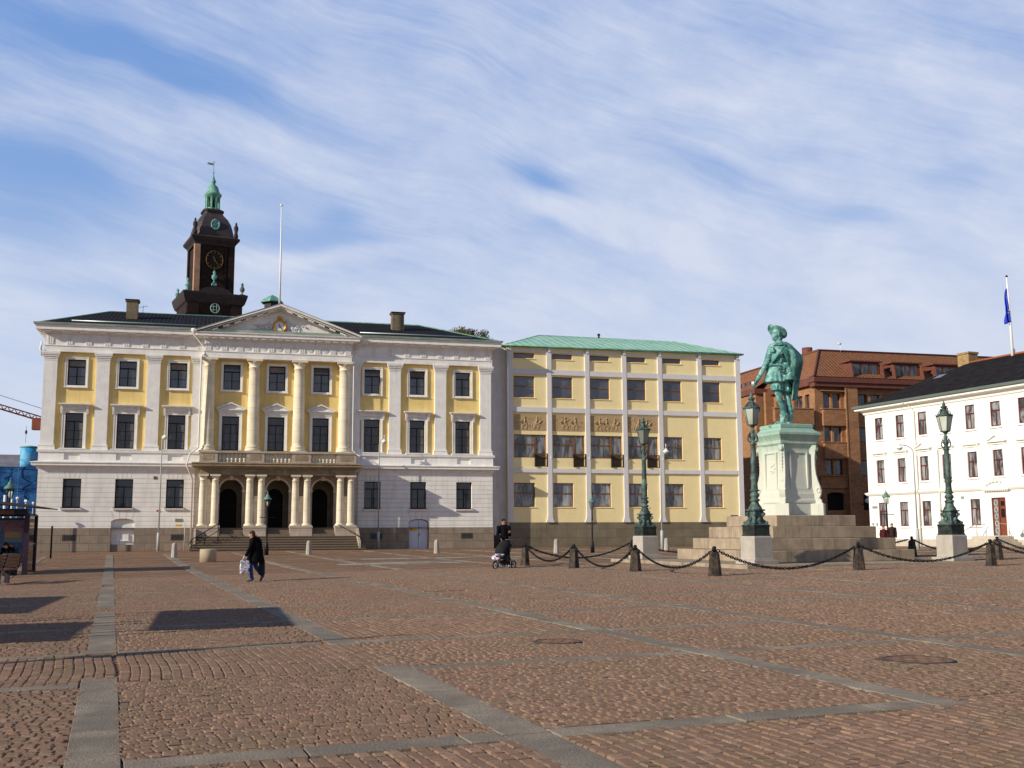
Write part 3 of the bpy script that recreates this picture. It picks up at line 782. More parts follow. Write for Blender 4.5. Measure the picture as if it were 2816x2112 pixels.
# arched cellar niche (left) and grey double door (right)
def arch_panel(x0, x1, z0, zs, zt, y, n=16, th=.05):
    cx = (x0+x1)/2; rx = (x1-x0)/2
    return [(x0, z0), (x1, z0)]+[(cx+rx*math.cos(PI*i/n), zs+(zt-zs)*math.sin(PI*i/n)) for i in range(n+1)]
mb = MB(); mb.prism(arch_panel(-6.76, -5.30, .95, 2.40, 2.64, 0), 'y', YG+.22, YG+.45); B(mb, 'blind_niche', m_white2)
mb = MB(); mb.box(-6.40, -5.65, YG+.14, YG+.215, 1.22, 1.62); mb.box(-6.45, -5.58, YG+.10, YG+.215, 1.17, 1.22); B(mb, 'niche_hatch', m_white2)
mb = MB(); mb.box(-6.76, -5.30, YG+.05, YG+.4, .2, .95); B(mb, 'niche_step', m_plinth)
dr = MB(); dr.prism(arch_panel(12.95, 14.27, .5, 2.30, 2.54, 0), 'y', YG+.18, YG+.30)
d_ = B(dr, 'double_door', m_door)
mb = MB(); mb.box(13.600, 13.618, YG+.172, YG+.179, .52, 2.5); B(mb, 'leaf_joint', m_iron)
mb = MB(); mb.box(13.64, 13.70, YG+.13, YG+.179, 1.50, 1.56); mb.box(13.64, 13.67, YG+.13, YG+.179, 1.38, 1.44); mb.box(13.64, 13.69, YG+.15, YG+.179, 1.93, 2.0); B(mb, 'door_handle', m_iron)
mb = MB(); mb.box(13.02, 13.50, YG+.165, YG+.179, 1.78, 1.96); sg = B(mb, 'door_sign', m_signy); sg['label'] = 'yellow rectangular notice on the grey door'
mb = MB()
for i, (a, b) in enumerate(((13.17, 13.28), (13.30, 13.38), (13.40, 13.47))): mb.box(a, b, YG+.161, YG+.1645, 1.84, 1.86); mb.box(a, b, YG+.161, YG+.1645, 1.89, 1.905)
mb.lathe(0, 0, [(0,0)], 3)
B(MB().box(13.05, 13.13, YG+.160, YG+.1645, 1.83, 1.91), 'sign_symbol', m_iron)
# plates and vents on the ground storey
B(MB().box(-2.72, -2.36, YG-.02, YG, 2.14, 2.26), 'yellow_plate', m_signy)
B(MB().box(-2.75, -2.30, YG-.03, YG, 2.42, 2.62), 'grey_plate', M('grey_plate', (.2, .2, .2), .6, .1))
B(MB().box(-4.22, -4.02, YG-.03, YG, 5.22, 5.42), 'vent', M('vent_plate', (.12, .09, .07), .7, .1))
B(MB().box(-3.95, -3.80, YG-.05, YG, 3.10, 3.20), 'alarm_box', m_red)
for x0 in (-9.7, -3.0, 10.2, 16.6):
    m_ = MB(); m_.box(x0, x0+.84, YP-.015, YP, 1.20, 1.62); B(m_, 'cellar_grille', M('cellar_grille', (.13, .115, .10), .8, .2, 8, .3, 20))
    m_ = MB()
    for q in range(9): m_.box(x0+.05+q*.09, x0+.075+q*.09, YP-.03, YP-.016, 1.24, 1.58)
    B(m_, 'grille_bars', m_iron)
# entablature
mb = MB(); yE = 76.36
mb.box(XL-.02, XR+.02, yE, 91, 13.60, 13.98); mb.box(XL-.06, XR+.06, yE-.04, 91, 13.98, 14.04); mb.box(XL, XR, yE+.02, 91, 14.04, 14.78)
B(mb, 'architrave', m_white2)
mb = MB()
def triglyph(mb, c, y, z0, z1, w=.40):
    for k in (-1, 0, 1): mb.prism([(c+k*w/3-w*.12, z0), (c+k*w/3+w*.12, z0), (c+k*w/3+w*.12, z1), (c+k*w/3-w*.12, z1)], 'y', y-.045, y)
    mb.box(c-w*.55, c+w*.55, y-.05, y, z1, z1+.06)
for i in range(26):
    c = XL+.32+i*(XR-XL-.64)/25
    if -1.5 < c < 9.0: continue
    triglyph(mb, c, yE+.02, 14.10, 14.66)
B(mb, 'frieze_triglyphs', m_white2)
mb = MB(); cornice(mb, XL, XR, yE+.02, 91, [(0, 14.78), (.05, 14.78), (.07, 14.84), (.14, 14.88), (.14, 14.92), (.52, 14.98), (.54, 14.98), (.54, 15.16), (.58, 15.20), (.62, 15.28), (.0, 15.34)])
B(mb, 'cornice', m_white2)
mb = MB()
for i in range(27):
    c = XL+.1+i*(XR-XL-.2)/26
    if -1.7 < c < 9.1: continue
    mb.box(c-.24, c+.24, yE-.43, yE-.12, 14.86, 14.955)
for i in range(8): mb.box(XL-.43, XL-.12, yE+.4+i*1.1, yE+.88+i*1.1, 14.86, 14.955)
B(mb, 'mutules', m_white2)
# gutter and roof
gx0, gx1, gy = XL-.63, XR+.63, yE-.62
mb = MB(); cornice(mb, XL, XR, yE+.02, 91, [(.60, 15.285), (.66, 15.30), (.70, 15.42), (.60, 15.45), (.55, 15.40)]); B(mb, 'gutter', M('gutter_metal', (.38, .42, .38), .6, .15, 3, col2=(.24,.36,.28)))
ry, rz, rxl, rxr = 83.0, 17.70, -8.05, 14.70
rv = [(gx0+.15, gy+.15, 15.40), (gx1-.15, gy+.15, 15.40), (gx1-.15, 90.5, 15.40), (gx0+.15, 90.5, 15.40), (rxl, ry, rz), (rxr, ry, rz)]
mb = MB(); mb.add(rv, [(0,1,5,4), (1,2,5), (2,3,4,5), (3,0,4)]); B(mb, 'roof', m_tile)
mb = MB(); mb.tube([rv[0], rv[4], rv[5], rv[1]], .07, 6); mb.tube([(gx0+3, gy+1.25, 15.86), (gx0+10.6, gy+1.25, 15.86)], .03, 6); mb.tube([(9.6, gy+1.25, 15.86), (gx1-3.2, gy+1.25, 15.86)], .03, 6); B(mb, 'ridge_capping', m_copper)
# snow guard
mb = MB()
for a, b in ((gx0+2.2, -1.9), (9.3, gx1-2.2)):
    mb.tube([(a, gy+.55, 15.70), (b, gy+.55, 15.70)], .05, 6)
B(mb, 'snow_guard', M('snow_guard_metal', (.45,.47,.48), .4, .1, metal=.6))
for (cx, w_) in ((-6.30, .38), (12.55, .44)):
    mb = MB(); y0 = 80.0
    mb.box(cx-w_, cx+w_, y0-.4, y0+.4, 16.3, 17.85); mb.box(cx-w_-.06, cx+w_+.06, y0-.46, y0+.46, 17.85, 17.93)
    ch = B(mb, 'chimney', m_brickch); B(MB().box(cx-w_-.1, cx+w_+.1, y0-.5, y0+.5, 17.93, 18.0), 'chimney_cap', m_iron)
mb = MB(); mb.tube([(-5.6, 80.2, 16.9), (-5.6, 80.2, 17.7)], .015, 6); mb.tube([(-5.85, 80.2, 17.55), (-5.3, 80.2, 17.68)], .012, 5)
for q in range(5): mb.tube([(-5.8+q*.11, 80.1, 17.56+q*.025), (-5.8+q*.11, 80.3, 17.56+q*.025)], .01, 4)
B(mb, 'antenna', m_iron)
# roof turret behind the pediment
mb = MB(); mb.lathe(3.5, 84, [(.62, 16.8), (.62, 19.0), (.66, 19.05), (.66, 19.1)], 6, False, rot=.3); tr = B(mb, 'roof_turret', M('turret_wall', (.05,.045,.05), .7, .2))
mb = MB(); mb.lathe(3.5, 84, [(.66, 19.1), (.92, 19.12), (.92, 19.20), (.35, 19.62), (.02, 19.78)], 6, False, rot=.3); B(mb, 'turret_roof', m_copper)
# ---- pediment
yF = 75.98
PX0, PX1 = -1.28, 8.72
mb = MB(); mb.box(PX0, PX1, yF, YW, 13.50, 13.90); mb.box(PX0-.04, PX1+.04, yF-.04, YW, 13.90, 13.96); mb.box(PX0+.02, PX1-.02, yF+.03, YW+.3, 13.96, 14.70)
B(mb, 'portico_architrave', m_white2)
mb = MB()
for i in range(10): triglyph(mb, PX0+.27+i*(PX1-PX0-.54)/9, yF+.03, 14.0, 14.58, .42)
B(mb, 'portico_triglyphs', m_white2)
mb = MB()
for i in range(9):
    c = PX0+.27+(i+.5)*(PX1-PX0-.54)/9
    for r in (.20, .12): 
        pts = [(c+r*math.cos(2*PI*k/20), yF+.02, 14.30+r*math.sin(2*PI*k/20)) for k in range(20)]
        mb.tube(pts, .022, 5, closed=True)
    mb.ell((c, yF+.02, 14.30), (.05, .03, .05), 8, 6)
B(mb, 'frieze_wreaths', m_white2)
mb = MB(); cornice(mb, PX0, PX1, yF+.03, YW+.4, [(0, 14.70), (.10, 14.76), (.14, 14.84), (.48, 14.92), (.50, 14.92), (.50, 15.06), (.56, 15.12), (.58, 15.18), (.0, 15.22)]); B(mb, 'portico_cornice', m_white2)
mb = MB()
for i in range(19): c = PX0+.1+i*(PX1-PX0-.2)/18; mb.box(c-.17, c+.17, yF-.40, yF-.1, 14.80, 14.90)
B(mb, 'portico_mutules', m_white2)
ax, az, bz = 3.72, 17.30, 15.20
e0, e1 = PX0-.62, PX1+.62
mb = MB(); mb.prism([(PX0-.1, bz), (PX1+.1, bz), (ax, az-.38)], 'y', yF+.12, 83.5)
B(mb, 'tympanum', m_white2)
mb = MB()
for s, e in ((-1, e0), (1, e1)):
    sl = (az-bz-.02)/(ax-e0)
    def rk(d0, d1, ya, yb_):   # raking band between offsets below the top line
        return mb.prism([(e, bz+.02-d1 if d1 < .02 else bz), (e, bz+.02-d0+.0), (ax, az-d0), (ax, az-d1)][::(-1 if s > 0 else 1)], 'y', ya, yb_)
    P4 = [(e, bz+.01), (e+(-s)*0.0, bz+.10), (ax, az+.02), (ax, az-.16)]
    mb.prism([(e, bz), (e, bz+.10), (ax, az+.04), (ax, az-.14)], 'y', yF-.60, 83.4)
    mb.prism([(e-s*.30, bz), (ax, az-.14), (ax, az-.24)], 'y', yF-.48, YW+.2)
    mb.prism([(e-s*.75, bz), (ax, az-.24), (ax, az-.36)], 'y', yF-.10, YW+.2)
B(mb, 'raking_cornice', m_white2)
mb = MB()
for s, e in ((-1, e0), (1, e1)):
    sl = (az-bz)/(ax-e0)
    for i in range(7):
        u = (i+.75)/7.6; x = e+(ax-e)*u; z = bz+(az-bz)*u-.24; hw = .20
        zz = lambda xx: bz+(az-bz)*((xx-e)/(ax-e))-.235
        mb.prism([(x-hw, zz(x-hw)), (x+hw, zz(x+hw)), (x+hw, zz(x+hw)-.09), (x-hw, zz(x-hw)-.09)], 'y', yF-.42, yF+.0)
B(mb, 'raking_mutules', m_white2)
mb = MB()
for s, e in ((-1, e0), (1, e1)): mb.prism([(e, bz+.105), (e, bz+.125), (ax, az+.065), (ax, az+.045)], 'y', yF-.63, 83.5)
B(mb, 'pediment_roof', M('pediment_lead', (.16,.15,.15), .6, .1))
# relief sculpture and clock
rnd = random.Random(4); mb = MB()
for s in (-1, 1):
    for i in range(34):
        u = rnd.random(); x = ax+s*(.42+u*1.35); zmax = bz+.1+(1-u)*1.05; z = bz+.1+rnd.random()*(zmax-bz-.1)
        mb.ell((x, yF+.10, z), (rnd.uniform(.06,.16), rnd.uniform(.05,.1), rnd.uniform(.06,.2)), 8, 6, Matrix.Rotation(rnd.uniform(-1,1), 3, 'Y'))
    for i in range(10):
        a0 = rnd.uniform(0, PI); x = ax+s*rnd.uniform(.5, 1.9); z = bz+rnd.uniform(.12, .6)
        mb.tube([(x+.22*math.cos(a0+k*.4), yF+.09, z+.18*math.sin(a0+k*.4)) for k in range(6)], [.05,.06,.05,.045,.03,.02], 6)
B(mb, 'relief_sculpture', M('relief_marble', (.62,.60,.58), .8, .1, 3, .2, 30, grime=.7))
cz = 15.83; cy = yF+.02
mb = MB(); pts = [(ax+.40*math.cos(2*PI*k/32), cy-.02, cz+.40*math.sin(2*PI*k/32)) for k in range(32)]; mb.tube(pts, .075, 8, closed=True)
ck = B(mb, 'clock_rim', m_gold)
def disc(mb, x, y, z, r, th, n=32):
    mb.prism([(x+r*math.cos(2*PI*k/n), z+r*math.sin(2*PI*k/n)) for k in range(n)], 'y', y-th, y)
mb = MB(); disc(mb, ax, cy+.02, cz, .40, .05); B(mb, 'clock_face', M('clock_white', (.75,.75,.74), .5, .03))
mb = MB()
def hand(mb, x, y, z, ang, L, wd, back=.05):
    s_, c_ = math.sin(ang), math.cos(ang)
    mb.prism([(x-s_*back-c_*wd, z-c_*back+s_*wd), (x-s_*back+c_*wd, z-c_*back-s_*wd), (x+s_*L+c_*wd*.5, z+c_*L-s_*wd*.5), (x+s_*L-c_*wd*.5, z+c_*L+s_*wd*.5)], 'y', y-.012, y)
hand(mb, ax, cy-.035, cz, rad(-20), .22, .030); hand(mb, ax, cy-.052, cz, rad(145), .31, .022)
for k in range(12):
    a = k*PI/6; hand(mb, ax+.27*math.sin(a), cy-.033, cz+.27*math.cos(a), a, .06, .014, 0)
B(mb, 'clock_hands', m_iron)
mb = MB(); mb.lathe(ax, cy-.03, [(.13, cz+.46), (.15, cz+.53), (.20, cz+.60), (.17, cz+.66), (.10, cz+.68)], 10); mb.ell((ax, cy-.03, cz+.70), .045, 8, 6)
for k in range(5): mb.tube([(ax+.17*math.cos(k*PI/4), cy-.03+.12*math.sin(k*PI/4)*-1, cz+.58), (ax, cy-.03, cz+.70)], .022, 5)
B(mb, 'crown', m_gold)
# ---- upper columns
def column(prof, n=28): 
    mb = MB(); mb.lathe(0, 0, prof, n); return mb
zc0, zc1 = 7.06, 13.50
prof = [(.50, zc0+.12), (.52, zc0+.16), (.52, zc0+.24), (.47, zc0+.28), (.46, zc0+.32), (.49, zc0+.36), (.49, zc0+.41), (.43, zc0+.46), (.41, zc0+.55)]
for k in range(13):
    u = k/12; prof.append((.405-.055*u**1.6, zc0+.6+(zc1-.62-zc0-.6)*u))
prof += [(.39, zc1-.60), (.39, zc1-.55), (.35, zc1-.54), (.35, zc1-.42), (.40, zc1-.32), (.47, zc1-.24), (.49, zc1-.16)]
mb = MB(); mb.lathe(0, 76.30, prof, 30); mb.box(-.54, .54, 75.76, YW, zc0, zc0+.12); mb.box(-.54, .54, 75.80, YW, zc1-.16, zc1)
c0 = mb.build('column', m_sand, hall, (0, 76.6, .5))
for i, c in enumerate((-.87, 2.11, 5.16, 8.28)):
    o = c0 if i == 0 else c0.copy()
    if i: COL.objects.link(o); o.parent = hall
    o.location.x = c-TO[0]
# ---- balcony and lower portico
yB = 74.15
lx0, lx1 = -1.36, 8.92
mb = MB()
for a, b in ((-1.30, -.16), (1.68, 2.83), (4.63, 5.90), (7.60, 8.92)):
    mb.box(a, b, yB+.04, yB+.55, 6.24, 6.90); mb.box(a-.04, b+.04, yB, yB+.6, 6.24, 6.32)
B(mb, 'balcony_pedestals', m_sandpl)
mb = MB()
for a, b in ((-1.30, -.16), (1.68, 2.83), (4.63, 5.90), (7.60, 8.92)):
    mb.box(a+.22, b-.22, yB+.025, yB+.045, 6.42, 6.80)
B(mb, 'pedestal_panels', m_sanddark)
mb = MB(); mb.box(lx0+.02, lx1+.02, yB-.02, yB+.58, 6.90, 7.02)
for x in (lx0+.02, lx1-.5): mb.box(x, x+.52, yB+.58, YW, 6.90, 7.02)
mb.box(lx0+.05, lx0+.5, yB+.55, YW, 6.24, 6.9); mb.box(lx1-.45, lx1, yB+.55, YW, 6.24, 6.9)
B(mb, 'balcony_rail', m_sandpl)
bp = [(.085, 6.32), (.085, 6.36), (.05, 6.38), (.06, 6.42), (.105, 6.50), (.10, 6.56), (.055, 6.66), (.045, 6.74), (.07, 6.80), (.085, 6.83), (.085, 6.90)]
bl = MB(); bl.lathe(0, yB+.3, bp, 10); b0_ = bl.build('baluster', m_sand, hall, (0, 76.6, .5)); first = True
for a, b in ((-.16, 1.68), (2.83, 4.63), (5.90, 7.60)):
    n = 7
    for i in range(n):
        o = b0_ if first else b0_.copy()
        if not first: COL.objects.link(o); o.parent = hall
        first = False; o.location.x = a+(b-a)*(i+.5)/n-TO[0]
# balcony slab with cornice
mb = MB(); cornice(mb, lx0+.1, lx1-.1, yB+.15, YW, [(0, 5.46), (.04, 5.50), (.04, 5.60), (0, 5.62), (0, 5.82), (.10, 5.88), (.16, 5.92), (.42, 6.00), (.46, 6.02), (.46, 6.14), (.52, 6.18), (.50, 6.26), (.0, 6.27)])
B(mb, 'balcony_entablature', m_sanddark)
# arcade wall
arches = [(.04, 1.50, 1.2, 5.20, 4.47), (3.10, 4.56, 1.2, 5.20, 4.47), (6.10, 7.56, 1.2, 5.20, 4.47)]
yA = 75.25
mb = MB(); wall_open(mb, lx0+.1, lx1-.1, 1.2, 5.5, arches, yA, .55); mb.box(lx0+.1, lx0+.12, yA, YW, 1.2, 5.5); mb.box(lx1-.12, lx1-.1, yA, YW, 1.2, 5.5)
B(mb, 'arcade_wall', m_sandpl)
mb = MB()
for a in arches:   # archivolt rings and imposts
    c = (a[0]+a[1])/2; r = .82
    mb.tube([(c-r*math.cos(PI*k/20), yA-.01, 4.47+r*math.sin(PI*k/20)*1.0) for k in range(21)], .05, 6)
    for s in (-1, 1): mb.box(c+s*.82-.12, c+s*.82+.12, yA-.06, yA+.05, 4.38, 4.50)
    mb.box(c-.12, c+.12, yA-.10, yA+.02, 5.16, 5.46)
B(mb, 'archivolts', m_sand)
# vestibule inside: floor; inner arches and back painted dark in place of deep shade
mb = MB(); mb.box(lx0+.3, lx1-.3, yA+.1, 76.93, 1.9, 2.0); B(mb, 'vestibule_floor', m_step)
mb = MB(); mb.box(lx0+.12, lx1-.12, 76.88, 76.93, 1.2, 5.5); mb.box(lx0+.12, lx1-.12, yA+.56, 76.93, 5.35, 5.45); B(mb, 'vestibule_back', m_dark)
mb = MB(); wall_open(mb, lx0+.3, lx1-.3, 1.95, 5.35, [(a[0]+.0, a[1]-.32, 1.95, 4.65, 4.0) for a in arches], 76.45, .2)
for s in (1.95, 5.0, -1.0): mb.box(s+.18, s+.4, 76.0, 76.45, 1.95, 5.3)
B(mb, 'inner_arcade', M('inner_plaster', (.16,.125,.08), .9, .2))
mb = MB()
for a in arches:
    for k in range(9): mb.box(a[0]+.045+k*.172, a[0]+.055+k*.172, yA+.52, yA+.53, 2.0, 4.6)
    mb.box(a[0], a[1], yA+.515, yA+.535, 3.44, 3.465)
B(mb, 'iron_gates', m_iron)
# lower paired columns on blocks
zl0, zl1 = 2.13, 5.50
prof = [(.33, zl0), (.34, zl0+.05), (.31, zl0+.11), (.255, zl0+.14)]+[(.25-.035*(k/10)**1.6, zl0+.18+(zl1-.42-zl0-.18)*k/10) for k in range(11)]+[(.245, zl1-.40), (.245, zl1-.36), (.22, zl1-.35), (.22, zl1-.26), (.27, zl1-.18), (.30, zl1-.12)]
mb = MB(); mb.lathe(0, 74.55, prof, 24); mb.box(-.33, .33, 74.22, 74.88, zl1-.12, zl1); mb.box(-.35, .35, 74.20, 74.90, zl0-.03, zl0+.01)
lc = mb.build('portico_column', m_sand, hall, (0, 76.6, .5))
for i, c in enumerate((-1.02, -.25, 1.96, 2.71, 4.94, 5.70, 7.92, 8.62)):
    o = lc if i == 0 else lc.copy()
    if i: COL.objects.link(o); o.parent = hall
    o.location.x = c-TO[0]
mb = MB()
for a, b in ((1.62, 3.05), (4.60, 6.06)): mb.box(a, b, yB, yA, .6, 2.10); mb.box(a-.03, b+.03, yB-.03, yA, 1.98, 2.10)
mb.box(-1.36, .08, yB, yA, .0, 2.10); mb.box(7.58, 9.02, yB, yA, .0, 2.10); mb.box(-1.40, .1, yB-.03, yA, 1.98, 2.10); mb.box(7.55, 9.06, yB-.03, yA, 1.98, 2.10)
for a in (-1.0, 1.97, 2.73, 4.95, 5.70, 7.90, 8.6): pass
B(mb, 'column_blocks', m_sandpl)
mb = MB(); 
for a in ((-.62), (2.335), (5.32), (8.27)): mb.box(a-.62, a+.62, yA-.12, yA, 2.1, 5.46)
B(mb, 'arcade_piers', m_sandpl)
# entrance steps
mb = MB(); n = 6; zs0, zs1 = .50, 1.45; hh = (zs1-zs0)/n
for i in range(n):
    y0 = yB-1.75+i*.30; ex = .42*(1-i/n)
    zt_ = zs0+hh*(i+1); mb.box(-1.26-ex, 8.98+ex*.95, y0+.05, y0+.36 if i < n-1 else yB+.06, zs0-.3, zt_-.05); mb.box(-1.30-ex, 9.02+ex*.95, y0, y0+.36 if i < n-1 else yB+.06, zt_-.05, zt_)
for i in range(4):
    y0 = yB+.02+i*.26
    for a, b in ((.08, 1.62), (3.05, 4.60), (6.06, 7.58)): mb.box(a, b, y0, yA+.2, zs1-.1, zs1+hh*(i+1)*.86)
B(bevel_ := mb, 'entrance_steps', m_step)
mb = MB(); mb.prism([(yB-1.5, .5), (yB, .5), (yB, 1.95), (yB-.2, 1.95), (yB-1.5, 1.0)], 'x', 8.98, 9.12); mb.prism([(yB-1.3, .5), (yB, .5), (yB, 1.95), (yB-.2, 1.9)], 'x', -1.50, -1.37); B(mb, 'stair_cheeks', m_sandpl)
# handrails
for nm, pts in (('l', [(-1.75, 72.9, .95), (-1.60, 72.6, 1.25), (.02, 73.6, 2.25), (.10, 74.1, 2.35)]), ('r', [(9.25, 72.7, 1.25), (7.75, 73.9, 2.2)])):
    mb = MB(); mb.tube(pts, .028, 8)
    if nm == 'l':
        mb.tube([(p[0], p[1], p[2]-.45) for p in pts[1:]], .022, 8)
        for q in (pts[1], pts[2], ((pts[1][0]+pts[2][0])/2, (pts[1][1]+pts[2][1])/2, (pts[1][2]+pts[2][2])/2)): mb.tube([q, (q[0], q[1], q[2]-1.1)], .03, 8)
    else:
        for u in (.1, .5, .9): q = [pts[0][k]*(1-u)+pts[1][k]*u for k in range(3)]; mb.tube([q, (q[0]+.02, q[1]+.1, q[2]-.12)], .02, 6)
    B(mb, 'handrail', m_iron)
# downpipes
mp = M('downpipe_paint', (.68, .66, .60), .5, .05)
for pts, r in (([(-1.95, 75.6, 15.25), (-1.95, 75.55, 14.95), (-1.25, 76.1, 14.2), (-1.22, 76.0, 13.75), (-1.42, 75.75, 13.5), (-1.42, 75.8, 7.35), (-1.95, 75.2, 6.85), (-2.12, 74.8, 6.1), (-1.75, 75.4, 5.3), (-1.72, 75.9, 5.0), (-1.72, 75.95, .6)], .055),
               ([(-11.60, 76.7, 14.3), (-11.62, 76.3, 13.75), (-11.5, 76.5, 13.3)], .08),
               ([(9.5, 75.7, 15.1), (8.95, 76.2, 14.45)], .06),
               ([(8.90, 76.1, 13.6), (8.86, 75.9, 13.3), (8.86, 75.95, 7.3), (9.35, 75.3, 6.8), (9.42, 74.9, 6.15), (9.2, 75.6, 5.5), (9.17, 75.95, 5.2), (9.17, 76.0, .6)], .035)):
    mb = MB(); mb.tube(pts, r, 8); B(mb, 'downpipe', mp)
mb = MB(); mb.lathe(-1.95, 75.58, [(.06, 15.0), (.10, 15.08), (.20, 15.22), (.20, 15.36)], 10); B(mb, 'rainwater_head', mp)
# mast on the pediment
fp = thing('flagpole', 'bare white flagpole on the peak of the clock pediment', 'flagpole', (3.70, 76.6, 17.3))
mb = MB(); mb.tube([(0,0,-.1), (0,0,3.6), (-.04,0,7.3)], [.075,.06,.035], 10); mb.build('pole', m_whitep, fp)
mb = MB(); mb.ell((-.04, 0, 7.38), .10, 10, 8); mb.build('finial', m_whitep, fp)

# ------------------------------------------------------------------ church tower behind the town hall
TC = (-1.50, 110.0)
tw = thing('church_tower', 'dark brick church tower with clock and green copper lantern behind the roof', 'tower', (TC[0], TC[1], -.75), rad(12)); tw.scale = (.9, .9, 1)
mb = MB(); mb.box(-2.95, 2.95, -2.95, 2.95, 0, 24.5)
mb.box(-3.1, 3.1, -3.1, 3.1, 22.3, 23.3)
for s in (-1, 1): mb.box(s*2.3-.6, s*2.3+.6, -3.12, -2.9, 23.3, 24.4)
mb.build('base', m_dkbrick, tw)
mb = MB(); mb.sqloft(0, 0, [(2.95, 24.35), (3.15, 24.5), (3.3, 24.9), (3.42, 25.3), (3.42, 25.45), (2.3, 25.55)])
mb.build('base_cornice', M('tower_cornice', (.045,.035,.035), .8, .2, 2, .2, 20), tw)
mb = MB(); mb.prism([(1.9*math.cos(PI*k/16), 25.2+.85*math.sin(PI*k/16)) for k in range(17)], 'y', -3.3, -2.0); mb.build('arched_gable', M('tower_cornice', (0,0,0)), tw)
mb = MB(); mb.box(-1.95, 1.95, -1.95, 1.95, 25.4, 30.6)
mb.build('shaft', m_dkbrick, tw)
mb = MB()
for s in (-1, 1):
    for q in (-1, 1): MB().box(s*1.85-.30, s*1.85+.30, q*1.85-.30, q*1.85+.30, 25.45, 30.5).build('corner_pilaster', m_sunlit if s < 0 and q < 0 else m_dkbrick, tw)
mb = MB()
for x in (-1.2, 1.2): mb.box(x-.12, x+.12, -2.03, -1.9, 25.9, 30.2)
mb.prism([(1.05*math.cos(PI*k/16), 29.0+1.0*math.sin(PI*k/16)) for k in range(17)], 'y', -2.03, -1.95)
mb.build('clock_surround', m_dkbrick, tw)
mb = MB(); mb.sqloft(0, 0, [(2.15, 30.4), (2.2, 30.6), (2.35, 30.75), (2.55, 30.95), (2.60, 31.15), (2.45, 31.25), (2.1, 31.4)]); mb.build('cornice', M('tower_cornice', (0,0,0)), tw)
def octo(mb, prof, cut=.35):
    vs = []; fs = []
    for h, z in prof:
        c = h*cut
        for x, y in ((-h+c,-h), (h-c,-h), (h,-h+c), (h,h-c), (h-c,h), (-h+c,h), (-h,h-c), (-h,-h+c)): vs.append((x, y, z))
    for j in range(len(prof)-1):
        for i in range(8): fs.append((j*8+i, j*8+(i+1) % 8, j*8+8+(i+1) % 8, j*8+8+i))
    m = len(prof)-1; fs.append(tuple(m*8+i for i in range(8))); mb.add(vs, fs)
mb = MB(); octo(mb, [(2.12, 31.3), (2.08, 31.7), (1.98, 32.2), (1.80, 32.8), (1.5, 33.35), (1.15, 33.75), (1.0, 33.95), (1.0, 34.1)], .25); mb.build('dome', m_dkmetal, tw)
mb = MB(); octo(mb, [(1.12, 34.1), (1.12, 34.3), (.95, 34.4)], .3); mb.build('dome_gallery', M('tower_cornice', (0,0,0)), tw)
mb = MB()
for k in range(8):
    a = PI/8+k*PI/4; mb.rbox(.68*math.cos(a), .68*math.sin(a), 34.4, 35.9, .12, .10, a)
mb.lathe(0, 0, [(.80, 34.35), (.80, 34.6)], 8, False, rot=PI/8); mb.lathe(0, 0, [(.72, 35.65), (.95, 35.95), (.98, 36.1), (.80, 36.2), (.66, 36.45), (.62, 36.7), (.45, 36.95), (.25, 37.1), (.22, 37.3), (.32, 37.4), (.20, 37.65), (.10, 37.9), (.06, 38.1)], 16, True, rot=PI/8)
mb.build('lantern', m_copper, tw)
mb = MB(); mb.lathe(0, 0, [(.05, 35.5), (.2, 35.4), (.25, 35.0), (.36, 34.75)], 12); mb.build('bell', M('bell_bronze', (.03,.03,.02), .5, .1), tw)
mb = MB(); mb.tube([(0,0,38.0), (0,0,39.6)], .035, 6); mb.prism([(0, 39.35), (-.75, 39.38), (-.60, 39.28), (-.78, 39.18), (-.05, 39.12)], 'y', -.015, .015); mb.ell((0,0,38.35), .1, 8, 6); mb.tube([(-.16,0,39.5), (.16,0,39.5)], .02, 5)
mb.build('weather_vane', M('vane_metal', (.25,.33,.26), .5, .1), tw)
mb = MB(); disc(mb, 0, -2.05, 28.95, 1.0, .06); mb.build('clock_face', m_dark, tw)
mb = MB(); mb.tube([(.90*math.cos(2*PI*k/32), -2.12, 28.95+.90*math.sin(2*PI*k/32)) for k in range(32)], .03, 5, closed=True)
for k in range(12):
    a = k*PI/6; hand(mb, .68*math.sin(a), -2.115, 28.95+.68*math.cos(a), a, .17, .05, 0)
hand(mb, 0, -2.13, 28.95, rad(-22), .42, .06, .1); hand(mb, 0, -2.145, 28.95, rad(140), .68, .045, .15)
mb.build('clock_numerals', M('dull_gilding', (.20,.12,.03), .6, .2, metal=.3), tw)
up_ = [(.10, 0), (.16, .05), (.07, .15), (.06, .22), (.24, .42), (.25, .60), (.12, .78), (.10, .86), (.16, .92), (.10, 1.02), (.03, 1.15)]
for (x, y, z, s) in ((0, -2.25, 26.6, 1.15), (-2.9, -2.9, 25.5, 1.1), (2.9, -2.9, 25.5, 1.1), (2.9, 2.9, 25.5, 1.1), (-2.9, 2.9, 25.5, 1.1)):
    mb = MB(); mb.box(x-.3, x+.3, y-.3, y+.3, z-.15, z+.05) if abs(x) > 1 else mb.box(x-.25, x+.25, y-.1, y+.2, z-.25, z); mb.lathe(x, y, [(r*s, z+q*s) for r, q in up_], 12); mb.build('urn', m_patina if x <= 0 else m_patlamp, tw)
for s in (-1, 1):
    mb = MB(); mb.lathe(s*2.2, -2.2, [(.22, 31.3), (.25, 31.6), (.16, 31.9), (.26, 32.25), (.22, 32.5), (.10, 32.65), (.13, 32.8), (.02, 32.95)], 10); mb.build('finial', M('tower_cornice', (0,0,0)), tw)
